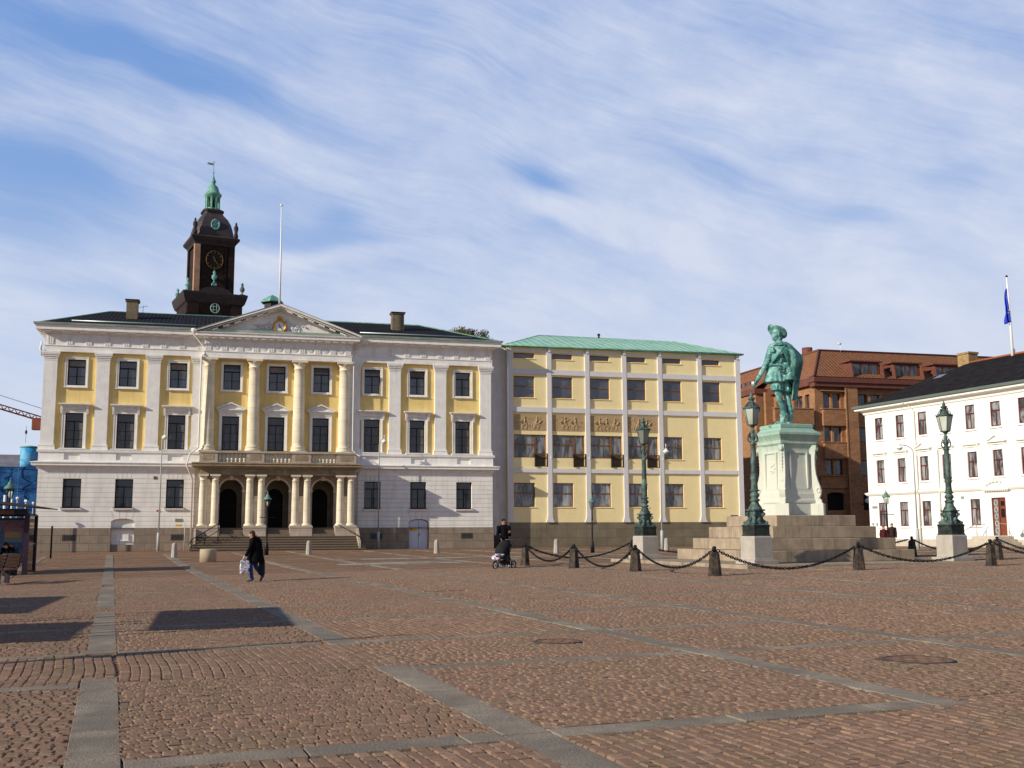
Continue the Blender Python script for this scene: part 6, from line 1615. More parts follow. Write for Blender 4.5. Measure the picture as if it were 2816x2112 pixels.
# ------------------------------------------------------------------ chain bollards and chains
bl_ = thing('chain_bollard', 'x', 'bollard', (0,0,0), .3, 'dark tapered bollards carrying the chain round the monument')
mb = MB(); mb.lathe(0, 0, [(.225, -.06), (.215, .03), (.20, .05), (.15, .60), (.155, .62), (.145, .66), (.10, .70), (.07, .715)], 6, False); mb.build('post', m_cast, bl_)
mb = MB(); mb.lathe(0, 0, [(.06, .70), (.05, .74), (.065, .76), (.045, .785), (.07, .82), (.05, .865), (.0, .88)], 10)
for s in (-1, 1): mb.tube([(s*.085+.04*math.cos(a), .0+.01*math.sin(a), .745+.04*math.sin(a)) for a in [2*PI*q/10 for q in range(10)]], .014, 5, closed=True)
mb.build('ring_cap', m_iron, bl_)
BOL = [(11.74, 41.94, 'tapered chain bollard beside the man with the stroller'), (12.45, 37.94, 'second chain bollard to the right of the stroller'),
       (13.32, 34.11, 'chain bollard in front of the left lamp standard'), (14.15, 29.87, 'nearest chain bollard, in front of the stepped base corner'),
       (19.49, 30.73, 'chain bollard in front of the middle of the stepped base'), (24.45, 30.84, 'front one of the two close bollards at the right edge'),
       (28.2, 35.17, 'rear one of the two close bollards at the right edge'), (28.6, 41.0, 'chain bollard seen between the stepped base and the right lamp'),
       (29.6, 30.4, 'chain bollard just outside the right edge'), (17.9, 46.2, 'chain bollard hidden behind the stone block of the left lamp'), (23.5, 46.8, 'chain bollard hidden behind the stepped base')]
for i, (x, y, lb) in enumerate(BOL):
    z = gz(x, y)
    if i == 0: bl_.location = (x, y, z); bl_['label'] = lb
    else: dup(bl_, (x, y, z), rz=.3+i*.13, label=lb)
def chain(i, j, sag, lb):
    (x0, y0, _), (x1, y1, _) = BOL[i], BOL[j]
    p, q = Vector((x0, y0, gz(x0, y0)+.745)), Vector((x1, y1, gz(x1, y1)+.745)); d = (q-p); d.z = 0; L0 = d.length; dn = d/L0
    p += dn*.12; q -= dn*.12; pts = [p.lerp(q, u/200)-Vector((0,0, sag*4*(u/200)*(1-u/200))) for u in range(201)]
    L = sum((pts[k+1]-pts[k]).length for k in range(200)); n = int(L/.082)
    mb = MB(); acc = 0; k = 0
    for m in range(n):
        tgt = L*(m+.5)/n
        while k < 199 and acc+(pts[k+1]-pts[k]).length < tgt: acc += (pts[k+1]-pts[k]).length; k += 1
        c = pts[k]; t = (pts[k+1]-pts[k]).normalized(); s = Vector((-dn.y, dn.x, 0)); s2 = t.cross(s).normalized(); w = (s if m % 2 else s2)*.7+(s2 if m % 2 else s)*.3*(1 if m % 2 else -1); w = (w-t*w.dot(t)).normalized()
        ring = [c+t*(.036*math.copysign(1, math.cos(a))+.024*math.cos(a))+w*.033*math.sin(a) for a in [2*PI*(q_+.5)/8 for q_ in range(8)]]
        mb.tube(ring, .0135, 5, closed=True)
    off = tuple(p); o = mb.build('chain', m_iron, None, off); tag(o, lb, 'chain', 'iron chains slung between the bollards'); return o
zc = [(0, 1, .52, 'iron chain between the stroller bollard and the next one'), (1, 2, .62, 'iron chain sagging low before the left lamp standard'), (2, 3, .55, 'iron chain between the left lamp bollard and the nearest bollard'),
      (3, 4, .60, 'iron chain crossing in front of the lower left steps'), (4, 5, .52, 'iron chain crossing in front of the right lamp standard'), (5, 8, .5, 'iron chain leaving the frame from the front bollard at right'),
      (6, 8, .5, 'iron chain leaving the frame from the rear bollard at right'), (7, 6, .45, 'iron chain running behind the right lamp standard'), (0, 9, .55, 'iron chain running back behind the left lamp block'), (9, 10, .5, 'iron chain passing behind the left side of the steps'), (10, 7, .5, 'iron chain behind the right side of the steps')]
for a in zc: chain(*a)

# ------------------------------------------------------------------ stone bollards, drum, posts
sbl = tag(MB().lathe(0, 0, [(.17, -.1), (.165, .05), (.13, .66), (.11, .74), (.06, .78), (.01, .79)], 8, False).build('stone_bollard', m_granite), 'x', 'bollard', 'pale stone bollards along the facades')
for i, (x, y, lb) in enumerate(((-2.23, 62.13, 'pale stone bollard left of the concrete drum before the arched niche'), (4.99, 63.05, 'pale stone bollard in front of the entrance steps'), (12.08, 61.85, 'pale stone bollard in front of the grey double door'),
        (18.33, 58.99, 'pale stone bollard between the first two chain bollards'), (24.72, 58.42, 'pale stone bollard beside the slim post behind the left lamp block'), (28.8, 35.9, 'pale stone bollard behind the paired bollards at the right edge'))):
    o = sbl if i == 0 else sbl.copy()
    if i: COL.objects.link(o)
    o.location = (x, y, gz(x, y)); o['label'] = lb
    if i == 5: o.scale = (.9, .9, 1.0)
dm = tag(MB().lathe(0, 0, [(.39, -.05), (.395, .56), (.38, .60), (.34, .62), (.32, .60)], 28).build('concrete_drum', M('sandy_concrete', (.42,.34,.24), .9, .12, 3, .2, 40, streak=.3)), 'low round sandy concrete drum left of the entrance steps', 'planter'); dm.location = (-.41, 54.92, gz(-.41, 54.92))
pk = tag(MB().lathe(0, 0, [(.05, -.1), (.05, 1.68), (.06, 1.70), (.03, 1.76)], 10).build('black_post', m_black), 'slender black post between the shelter and the hall', 'post'); pk.location = (-8.7, 64.2, gz(-8.7, 64.2))
pn_ = thing('sign_post', 'thin post with a small yellow notice left of the handrail', 'post', (-2.1, 75.3, .5))
MB().tube([(0,0,0), (0,0,1.9)], .03, 6).build('pole', m_polew, pn_)

# ------------------------------------------------------------------ tall curved lamp poles
def tall_lamp(x, y, z, H, side, lb):
    t_ = thing('street_light', lb, 'street light', (x, y, z), 0, 'slim white curved street lights')
    mb = MB(); mb.lathe(0, 0, [(.10, 0), (.10, 1.15), (.045, 1.22)], 12); mb.tube([(0,0,1.15), (0,0,H-.9)]+[(side*.30*(1-math.cos(k*PI/8)), 0, H-.9+.42*math.sin(k*PI/8)*1.0+.0) for k in range(1, 5)]+[(side*.45, 0, H-.42)], [.05,.035]+[.03]*5, 8); mb.build('pole', m_polew, t_)
    mb = MB(); mb.tube([(side*.45, 0, H-.15), (side*.45, 0, H-.45)], .022, 6); mb.lathe(side*.45, 0, [(.03, H-.42), (.08, H-.50), (.20, H-.62), (.21, H-.66)], 14); mb.build('lamp_head', m_whitep, t_)
    mb = MB(); mb.lathe(side*.45, 0, [(.02, H-.78), (.12, H-.74), (.17, H-.66)], 12); mb.build('bulb_glass', M('lamp_diffuser', (.65,.65,.62), .3, .03), t_)
tall_lamp(-3.72, 75.2, .5, 8.05, .35, 'slim white curved street light left of the portico')
tall_lamp(10.62, 75.2, .52, 8.0, .75, 'slim white curved street light right of the portico')
tall_lamp(25.93, 61.92, gz(25.9, 61.9), 6.6, .85, 'slim white curved street light before the gridded facade')
tall_lamp(39.2, 55.6, gz(39.2, 55.6), 6.5, -2.0, 'slim white curved street light before the white building')

# ------------------------------------------------------------------ traditional lantern posts
lp = thing('lantern_post', 'x', 'street lamp', (0,0,0), .2, 'old lantern posts with ladder bars')
mb = MB(); mb.lathe(0, 0, [(.13, -.1), (.125, .45), (.10, .62), (.06, .75), (.05, 1.3), (.045, 2.2), (.04, 2.62), (.06, 2.66), (.03, 2.72)], 10); mb.tube([(-.38, 0, 2.12), (.38, 0, 2.12)], .022, 6); mb.ell((0,0,2.12), (.06,.06,.05), 8, 6); mb.ell((-.38,0,2.12), .035, 6, 5); mb.ell((.38,0,2.12), .035, 6, 5); mb.build('pole', m_iron, lp)
r0, r1, z0, z1 = .11, .20, 2.74, 3.14; mb = MB()
for k in range(4):
    a = k*PI/2+PI/4; b = a+PI/2
    mb.tube([(r0*math.cos(a), r0*math.sin(a), z0), (r1*math.cos(a), r1*math.sin(a), z1)], .014, 5); mb.tube([(r0*math.cos(a), r0*math.sin(a), z0), (r0*math.cos(b), r0*math.sin(b), z0)], .014, 5)
mb.tube([(0,0,2.6), (0,0,2.76)], .025, 6)
mb.build('lantern_frame', m_iron, lp)
mb = MB(); mb.lathe(0, 0, [(.245, 3.13), (.24, 3.17), (.13, 3.29), (.09, 3.33), (.10, 3.38), (.05, 3.42), (.02, 3.50), (.03, 3.53), (.01, 3.60)], 12); mb.build('lantern_roof', M('lantern_copper', (.10,.20,.17), .5, .2, 4, col2=(.16,.28,.24)), lp)
mb = MB(); mb.lathe(0, 0, [(r0*.95, z0), (r1*.95, z1)], 4, False, rot=PI/4); mb.build('lantern_glass', clear('lantern_clear_glass'), lp)
mb = MB(); mb.lathe(0, 0, [(.03, 2.76), (.055, 2.86), (.045, 3.0), (.02, 3.04)], 10); mb.build('lamp_mantle', M('lamp_mantle', (.7,.68,.6), .3, .03), lp)
for i, (x, y, s, lb) in enumerate(((2.67, 63.46, .99, 'old black lantern post standing before the entrance portico'), (20.06, 57.82, .89, 'old black lantern post before the low plinth of the gridded block'),
        (35.3, 52.7, .93, 'old black lantern post beside two walkers before the white building'), (-9.35, 55.0, 1.13, 'old lantern post rising behind the bus shelter roof'))):
    if i == 0: lp.location = (x, y, gz(x, y)); lp.scale = (s,)*3; lp['label'] = lb
    else: o = dup(lp, (x, y, gz(x, y)), rz=.2+i, label=lb); o.scale = (s,)*3
# small globe lights beyond
g0 = thing('globe_light', 'x', 'street light', (0,0,0), 0, 'globe lights before the blue netting')
MB().tube([(0,0,0), (0,0,3.45)], .04, 6).build('pole', m_polew, g0); MB().ell((0,0,3.55), .10, 10, 8).build('globe', m_whitep, g0)
for i, (x, y, lb) in enumerate(((-12.29, 75, 'leftmost and largest white globe light above the shelter'), (-13.38, 85, 'middle white globe light above the shelter'), (-14.38, 95, 'white globe light nearest the corner of the hall'))):
    if i == 0: g0.location = (x, y, .35); g0['label'] = lb
    else: dup(g0, (x, y, .35+i*.12), label=lb)
wp = tag(MB().tube([(0,0,0), (0,0,3.9)], .05, 8).build('white_pole', m_whitep), 'plain white pole seen through the shelter glass', 'pole'); wp.location = (-12.45, 74, .4)
wp2 = tag(MB().tube([(0,0,0), (0,0,3.3)], .06, 8).build('white_pole', m_whitep), 'second plain white pole behind the bus shelter next to the lantern', 'pole'); wp2.location = (-9.9, 57, .2)

# ------------------------------------------------------------------ people
def cloth(name, col, r=.85, **k): return M(name, col, r, .12, 8, .15, 60, **k)
skin = M('skin', (.50, .27, .18), .6, .08)
m_hairb = cloth('brown_hair', (.09, .035, .015)); m_hairk = cloth('dark_hair', (.02, .015, .012))
m_coat = cloth('black_wool', (.005, .005, .005), spec=.05); m_knit = cloth('navy_knit', (.007, .006, .009), spec=.05); m_jeans = cloth('blue_denim', (.03, .06, .17)); m_dkjeans = cloth('dark_denim', (.008, .011, .018))
m_shoeg = cloth('grey_trainers', (.14, .13, .11)); m_shoew = cloth('white_trainers', (.65, .62, .60))
def loft(mb, secs, n=20):   # (cx, cy, z, rx, ry)
    vs = []; fs = []
    for cx, cy, z, rx, ry in secs:
        for i in range(n): a = 2*PI*i/n; vs.append((cx+rx*math.cos(a), cy+ry*math.sin(a), z))
    for j in range(len(secs)-1):
        for i in range(n): k = (i+1) % n; fs.append((j*n+i, j*n+k, (j+1)*n+k, (j+1)*n+i))
    fs += [tuple(range(n-1, -1, -1)), tuple((len(secs)-1)*n+i for i in range(n))]
    mb.add(vs, fs, True)
def person(label, loc, rz, scale, J, coat=None, top=None, legs=None, shoes=None, hair=None, coat_secs=None, vox=.012, extra=None, bald=False, haircap=None):
    r = thing('person', label, 'person', loc, rz); r.scale = (scale,)*3
    V = {k: Vector(v) for k, v in J.items()}
    mb = MB(); head_to(mb, V['head'], V['face'])
    mb.cap(V['head']-Vector((0,0,.06)), V['neck'], .052, .058); mb.cap(V['neck'], V['belly'], .11, .12); mb.cap(V['shL'], V['shR'], .06, .06); mb.cap(V['belly'], V['pelvis'], .13, .13)
    for s in 'LR':
        mb.cap(V['sh'+s], V['el'+s], .052, .042); mb.cap(V['el'+s], V['wr'+s], .042, .028); hand_to(mb, V['wr'+s], V['hd'+s], V['th'+s], J.get('curl'+s, (0,0,0))[0] if 'curl'+s in J else .5)
        mb.cap(V['hip'+s], V['kn'+s], .085, .058); mb.cap(V['kn'+s], V['an'+s], .058, .038); mb.cap(V['an'+s], V['toe'+s], .04, .03)
    b = mb.build('body', skin, r); remesh(b, vox if vox < .02 else vox, 1)
    # hair
    h = MB(); f = V['face'].normalized(); c = V['head']
    s_ = f.cross(Vector((0,0,1))).normalized(); u = s_.cross(f)
    R_ = Matrix((s_, -f, u)).transposed()
    h.ell(c-f*.018+u*.042, (.086, .100, .088), 14, 10, R_); h.ell(c-f*.045+u*.0, (.074, .068, .085), 12, 8, R_)
    if haircap: h.ell(c-f*.05-u*.05, (.07,.05,.06), 10, 8, R_)
    remesh(h.build('hair', hair, r), .012, 1)
    # upper garment
    g = MB(); g.cap(V['neck']-Vector((0,0,.03)), V['belly'], .135, .15); g.cap(V['shL'], V['shR'], .085, .085)
    for s in 'LR': g.cap(V['sh'+s], V['el'+s], .075, .062); g.cap(V['el'+s], V['wr'+s], .062, .046)
    if coat_secs: loft(g, coat_secs)
    else: g.cap(V['belly'], V['pelvis'], .15, .15)
    o = g.build('coat' if coat_secs else 'jumper', top, r); remesh(o, .015, 2); noise_disp(o, .022, .08, 'cloth')
    l = MB(); l.cap(V['belly']-Vector((0,0,.06)), V['pelvis'], .135, .145)
    for s in 'LR': l.cap(V['hip'+s], V['kn'+s], .10, .075); l.cap(V['kn'+s], V['an'+s], .075, .062)
    o = l.build('trousers', legs, r); remesh(o, .015, 2); noise_disp(o, .015, .06, 'cloth')
    for s in 'LR':
        q = MB(); a, t2 = V['an'+s], V['toe'+s]; d = (t2-a); q.cap(a-Vector((0,0,.0))-d*.12, t2, .050, .040); q.cap(a, a+Vector((0,0,.03)), .05, .052); remesh(q.build('shoe', shoes, r), .011, 1)
    return r
# walking person with bags; local frame: x to the viewer's right, y away, z up; heading -x
z_ = gz(1.09, 34.71)
wm = person('person in long black coat and blue jeans walking left with a bag in each hand', (1.05, 34.71, z_), -rad(2), .97, dict(
    head=(-.035, -.02, 1.475), face=(-.92, .05, -.30), neck=(.06, 0, 1.36), belly=(.07, 0, 1.12), pelvis=(.05, 0, .90), shL=(.02, -.17, 1.33), shR=(.10, .17, 1.33),
    elL=(-.08, -.25, 1.06), wrL=(-.20, -.25, .82), hdL=(-.1, 0, -1), thL=(-1, 0, 0), elR=(.19, .22, 1.05), wrR=(.26, .16, .80), hdR=(.05, 0, -1), thR=(-1, 0, 0),
    hipL=(.02, -.08, .88), knL=(-.06, -.08, .50), anL=(.0, -.08, .085), toeL=(-.16, -.08, .04), hipR=(.08, .08, .88), knR=(.10, .08, .48), anR=(.33, .08, .19), toeR=(.27, .08, .045)),
    top=m_coat, legs=m_jeans, shoes=m_shoeg, hair=m_hairb, coat_secs=[(.07, 0, 1.40, .11, .15), (.08, 0, 1.30, .19, .22), (.09, 0, 1.05, .22, .24), (.10, 0, .80, .255, .26), (.10, 0, .64, .28, .28), (.10, 0, .60, .27, .27)])
mb = MB(); mb.lathe(0, 0, [(.07, 1.33), (.12, 1.345), (.115, 1.385), (.085, 1.40)], 16, sx=1.1); o = mb.build('collar', cloth('grey_fur', (.30, .26, .24)), wm); o.location = (.05, 0, .02); noise_disp(o, .03, .03, 'cloth')
def bag(name, lb, cat, loc, rz, w, h, d, m, m2=None):
    t_ = thing(name, lb, cat, loc, rz)
    vs = []; fs = []; n = 6
    mb = MB(); mb.sqloft(0, 0, [(.5, 0), (.52, .06), (.50, .5), (.46, .9), (.43, 1.0)])
    mb.v = [(x*w, y*d*(1-.25*z), z*h) for x, y, z in mb.v]; o = mb.build('bag_body', m, t_); bevel(o, .015, 2); noise_disp(o, .03, .09, 'cloth')
    mb = MB()
    for s in (-1, 1): mb.tube([(-w*.22, s*d*.3, h*.98), (-w*.12, s*d*.15, h+.10), (0, 0, h+.15), (w*.12, s*d*.15, h+.10), (w*.22, s*d*.3, h*.98)], .009, 5)
    mb.build('handle', m2 or m, t_)
    return t_
m_bagw = newmat('carrier_bag')[0]; tb = NT(m_bagw); pb = tb.n['Principled BSDF']
tb.set(pb.inputs['Base Color'], tb.mix(tb.ramp(tb.noise(tb.pos(), 7, 2, .5, 2.0), .52, .56), (.72, .68, .72), (.035, .02, .05))); pb.inputs['Roughness'].default_value = .35
fx, fy = math.cos(-rad(6)), math.sin(-rad(6))
bag('carrier_bag', 'white and dark carrier bag in the walking person\'s left hand', 'bag', (.82, 34.45, z_+.26), rad(12), .27, .40, .14, m_bagw)
bag('black_bag', 'black bag in the walking person\'s other hand', 'bag', (1.345, 34.84, z_+.22), rad(-8), .17, .44, .32, m_black)
# man with stroller
mz = gz(10.40, 40.0)
mn = person('person in dark jumper and sunglasses pushing a stroller with one hand', (10.42, 40.10, mz), -rad(14.6), 1.0, dict(
    head=(-.03, -.04, 1.70), face=(.50, -.80, -.30), neck=(-.02, 0, 1.54), belly=(.0, 0, 1.26), pelvis=(.04, .02, 1.0), shL=(-.21, -.02, 1.50), shR=(.17, -.03, 1.50),
    elL=(-.25, -.05, 1.20), wrL=(-.13, -.26, 1.10), hdL=(.5, -.4, -.75), thL=(-.3, -.8, .3), elR=(.20, -.05, 1.22), wrR=(.17, -.24, 1.28), hdR=(.45, -.2, .8), thR=(-.7, -.4, .2),
    hipL=(-.04, .02, .96), knL=(.0, -.04, .52), anL=(-.02, .06, .08), toeL=(-.08, -.12, .04), hipR=(.12, .02, .96), knR=(.14, -.02, .52), anR=(.16, .08, .08), toeR=(.18, -.10, .04)),
    top=m_knit, legs=m_dkjeans, shoes=m_shoew, hair=m_hairk)
mb = MB(); f = Vector((.50, -.80, -.30)).normalized(); s_ = f.cross(Vector((0,0,1))).normalized(); c = Vector((-.03, -.04, 1.70))+f*.088+Vector((0,0,.012))
for q in (-1, 1): mb.ell(c+s_*q*.034, (.028, .012, .020), 10, 6, Matrix((s_, -f, s_.cross(f))).transposed())
mb.tube([c-s_*.075-f*.08, c-s_*.06, c+s_*.06, c+s_*.075-f*.08], .006, 5); mb.build('sunglasses', m_black, mn)
# stroller (faces the viewer's left)
stl = thing('stroller', 'black three wheeled stroller with lilac blanket in front of the man', 'stroller', (10.22, 39.60, gz(10.22, 39.60)), -rad(14.6)+rad(52))
def SB(mb, n, m, par=stl): return mb.build(n, m, par)
mb = MB()
for y in (-.26, .26):
    mb.tube([(.30, y, 1.02), (.12, y, .62), (-.02, y*.8, .36), (-.42, y*.25, .20)], .016, 6); mb.tube([(.05, y, .50), (.26, y, .14)], .016, 6); mb.tube([(-.32, y*.5, .42), (.08, y, .40)], .014, 6)
mb.tube([(.30, -.26, 1.02), (.33, -.2, 1.05), (.33, .2, 1.05), (.30, .26, 1.02)], .018, 8); mb.tube([(.26, -.30, .14), (.26, .30, .14)], .014, 6)
SB(mb, 'frame', M('stroller_frame', (.06, .06, .065), .4, .1, metal=.6))
def wheel(x, y, r):
    mb = MB(); mb.tube([(x+r*math.cos(a), y, r+.0+r*math.sin(a)) for a in [2*PI*k/24 for k in range(24)]], .022, 8, closed=True); w_ = SB(mb, 'wheel', m_black)
    mb = MB(); mb.tube([(x, y-.03, r), (x, y+.03, r)], .03, 8)
    for k in range(6): a = k*PI/3+.2; mb.tube([(x, y, r), (x+r*.9*math.cos(a), y, r+r*.9*math.sin(a))], .010, 5)
    mb.tube([(x+r*.82*math.cos(a), y, r+r*.82*math.sin(a)) for a in [2*PI*k/20 for k in range(20)]], .008, 5, closed=True)
    SB(mb, 'rim', M('wheel_rim', (.35,.35,.36), .4, .1, metal=.5), w_)
wheel(-.44, 0, .135); wheel(.26, -.31, .14); wheel(.26, .31, .14)
mb = MB(); mb.ell((-.06, 0, .44), (.30, .22, .09), 14, 8); mb.ell((.14, 0, .62), (.10, .22, .22), 14, 8, Matrix.Rotation(.35, 3, 'Y')); mb.ell((-.34, 0, .36), (.12,.18,.05), 10, 6); remesh(SB(mb, 'seat', m_black), .018, 2)
vs = []; fs = []; n, m_ = 14, 10
for j in range(m_+1):
    a = rad(-12+112*j/m_)
    for i in range(n+1):
        b = PI*i/n; y = -.25*math.cos(b); rr = (.16+.17*math.sin(b))
        vs.append((.13-rr*math.sin(a)*1.25+.05*math.cos(a), y, .62+rr*math.cos(a)*1.2+.02*math.sin(6*a)))
for j in range(m_):
    for i in range(n): k = j*(n+1)+i; fs.append((k, k+1, k+n+2, k+n+1))
mb = MB(); mb.add(vs, fs, True); o = SB(mb, 'canopy', cloth('black_canopy', (.015,.015,.016))); s2 = o.modifiers.new('s', 'SOLIDIFY'); s2.thickness = .012
m_bl = newmat('lilac_blanket')[0]; tb = NT(m_bl); pb = tb.n['Principled BSDF']
nb = tb.noise(tb.pos(), 9, 2, .5, 1.5)
tb.set(pb.inputs['Base Color'], tb.mix(tb.ramp(nb, .50, .53), tb.mix(tb.ramp(tb.noise(tb.pos(), 5, 1), .45, .5), (.55, .42, .68), (.72, .62, .66)), (.02, .015, .03)))
mb = MB(); mb.ell((-.20, 0, .50), (.25, .235, .07), 16, 8, Matrix.Rotation(-.25, 3, 'Y')); mb.ell((-.42, 0, .40), (.08, .21, .10), 12, 8); o = SB(mb, 'blanket', m_bl); remesh(o, .016, 1); noise_disp(o, .05, .08, 'cloth')
mb = MB(); mb.box(-.05, .22, -.20, .20, .17, .30); bevel(SB(mb, 'basket', m_black), .03, 2)
# two distant walkers and a seated traveller
def simple_pose(d=0): return dict(head=(0, 0, 1.62), face=(.3, -.9, -.1), neck=(0, 0, 1.46), belly=(0, 0, 1.2), pelvis=(0, 0, .95), shL=(-.18, 0, 1.42), shR=(.18, 0, 1.42), elL=(-.23, .03, 1.14), wrL=(-.21, -.06, .90), hdL=(0, 0, -1), thL=(0, -1, 0),
    elR=(.23, .03, 1.14), wrR=(.22, -.06, .90), hdR=(0, 0, -1), thR=(0, -1, 0), hipL=(-.08, 0, .92), knL=(-.09, -.04-d, .5), anL=(-.09, .02-d, .08), toeL=(-.09, -.14-d, .04), hipR=(.08, 0, .92), knR=(.09, -.02+d, .5), anR=(.09, .06+d, .08), toeR=(.09, -.10+d, .04))
m_maroon = cloth('maroon_jacket', (.07, .012, .015)); m_brn = cloth('dark_brown_jacket', (.035, .016, .014))
person('shorter distant walker in dark red top behind the steps', (34.87, 52.44, .48), -rad(30), .80, simple_pose(.08), top=m_maroon, legs=m_dkjeans, shoes=m_black, hair=m_hairk, vox=.016)
person('taller distant walker in dark brown jacket beside the lantern post', (35.28, 52.27, .48), -rad(30), .88, simple_pose(-.08), top=m_brn, legs=m_dkjeans, shoes=m_black, hair=m_hairk, vox=.016)

# ------------------------------------------------------------------ bus shelter, bench, bin, seated traveller
m_sh = M('shelter_metal', (.045, .028, .05), .45, .1, metal=.3); m_pgl = clear('shelter_glass')
sx0, sx1, sy0, sy1 = -11.6, -7.05, 45.4, 47.5; sz = gz(-7.5, 46)
sh = thing('bus_shelter', 'dark framed glass bus shelter with poster at the left edge', 'bus shelter', (-7.05, 45.4, sz))
SO = (-7.05, 45.4, sz); Bs = lambda mb, n, m, p=sh: mb.build(n, m, p, SO)
for x, y in ((sx1, sy0), (sx1, sy1), (sx0, sy0), (sx0, sy1)):
    mb = MB(); w_ = .09 if y == sy0 else .07; mb.box(x-w_, x+w_, y-w_, y+w_, sz-.1, sz+2.28); Bs(mb, 'post', m_sh)
mb = MB(); mb.box(sx0, sx1, sy0-.05, sy0+.05, sz+2.28, sz+2.50); mb.box(sx0, sx1, sy1-.04, sy1+.04, sz+2.24, sz+2.34); mb.box(sx1-.04, sx1+.04, sy0, sy1, sz+2.24, sz+2.32); mb.box(sx1-.03, sx1+.03, sy0+.1, sy1-.07, sz+.08, sz+.13); Bs(mb, 'frame', m_sh)
mb = MB(); pts = [(sx0-.8, 2.62), (sx0+1.2, 2.80), (sx0+2.4, 2.82), (sx1-.9, 2.76), (sx1, 2.66), (sx1+.72, 2.54)]
mb.prism([(a, sz+b) for a, b in pts]+[(a, sz+b-(.10 if k else .03)) for k, (a, b) in enumerate(reversed(pts))], 'y', sy0-.9, sy1+.6); Bs(mb, 'roof', M('shelter_roof', (.055,.045,.045), .7, .15, spec=.2))
mb = MB(); mb.box(sx0+.4, sx1-.45, sy0-.12, sy0-.06, sz+2.28, sz+2.46); Bs(mb, 'name_board', M('name_board', (.15,.09,.08), .6, .15))
mb = MB(); mb.box(sx1-.012, sx1+.012, sy0+.1, sy1-.08, sz+.13, sz+2.24); Bs(mb, 'side_glass', m_pgl)
mb = MB(); mb.box(sx0+.1, sx1-.1, sy1-.012, sy1+.012, sz+.3, sz+2.24); Bs(mb, 'rear_glass', m_pgl)
mb = MB()
for k in range(60): mb.box(sx0+.2+k*.075, sx0+.24+k*.075, sy1-.02, sy1-.013, sz+1.14, sz+1.17)
for k in range(22): mb.box(sx1+.013, sx1+.018, sy0+.2+k*.08, sy0+.245+k*.08, sz+1.14, sz+1.17)
Bs(mb, 'glass_markings', M('glass_dots', (.6,.6,.6), .6, .03))
# poster case
px0, px1, py = -8.22, -7.20, 46.2
mb = MB(); mb.box(px0-.06, px1+.06, py, py+.10, sz+.42, sz+2.16); pc = Bs(mb, 'poster_case', m_sh)
P2 = lambda mb, n, m: mb.build(n, m, pc, SO)
mb = MB(); mb.quad((px0, py-.004, sz+.5), (px1, py-.004, sz+.5), (px1, py-.004, sz+2.08), (px0, py-.004, sz+2.08))
mpn, tp, ppn = newmat('poster_print'); Pq = tp.pos(); n1_ = tp.noise(Pq, 2.2, 3, .6, 1.0); n2_ = tp.noise(Pq, 3.4, 3, .6, 2.0)
tp.set(ppn.inputs['Base Color'], tp.mix(tp.ramp(n2_, .54, .58), tp.mix(tp.ramp(n1_, .40, .62), (.012, .045, .15), (.035, .10, .22)), (.10, .09, .10))); ppn.inputs['Roughness'].default_value = .3
P2(mb, 'poster', mpn)
P2(MB().box(px0+.25, px1-.10, py-.012, py-.008, sz+1.22, sz+1.78), 'poster_text_block', M('poster_greyblue', (.16,.19,.21), .6, .15, 6))
P2(MB().box(px0+.28, px1-.16, py-.018, py-.013, sz+1.42, sz+1.60), 'poster_band', M('poster_ochre', (.40,.22,.08), .6, .2, 8))
P2(MB().prism([(px0+.22, sz+1.06), (px0+.58, sz+1.12), (px0+.60, sz+.84), (px0+.46, sz+.80)], 'y', py-.018, py-.013).prism([(px0+.02, sz+.66), (px0+.34, sz+.72), (px0+.30, sz+.52), (px0+.02, sz+.50)], 'y', py-.018, py-.013), 'poster_orange_shapes', M('poster_orange', (.60,.17,.03), .6, .15, 6))
m_txt = M('poster_red', (.42, .06, .03), .6, .1)
for tx, zz in (('KULTUR', 1.93), ('NATTA', 1.73)):
    cu = bpy.data.curves.new('poster_lettering', 'FONT'); cu.body = tx; cu.size = .23; cu.align_x = 'CENTER'; cu.align_y = 'CENTER'; cu.extrude = .002; cu.offset = .006
    o = bpy.data.objects.new('poster_lettering', cu); COL.objects.link(o); o.parent = pc; o.location = ((px0+px1)/2+.05-SO[0], py-.02-SO[1], sz+zz-SO[2]); o.rotation_euler = (PI/2, 0, 0); cu.materials.append(m_txt)
    me_ = bpy.data.meshes.new_from_object(o); o2 = bpy.data.objects.new('poster_lettering', me_); COL.objects.link(o2); o2.parent = pc; o2.location = o.location; o2.rotation_euler = o.rotation_euler; bpy.data.objects.remove(o)
P2(MB().box(px1+.0, px1+.03, py-.02, py, sz+.55, sz+1.75), 'case_edge_light', M('bright_edge', (.62,.66,.5), .4, .05))
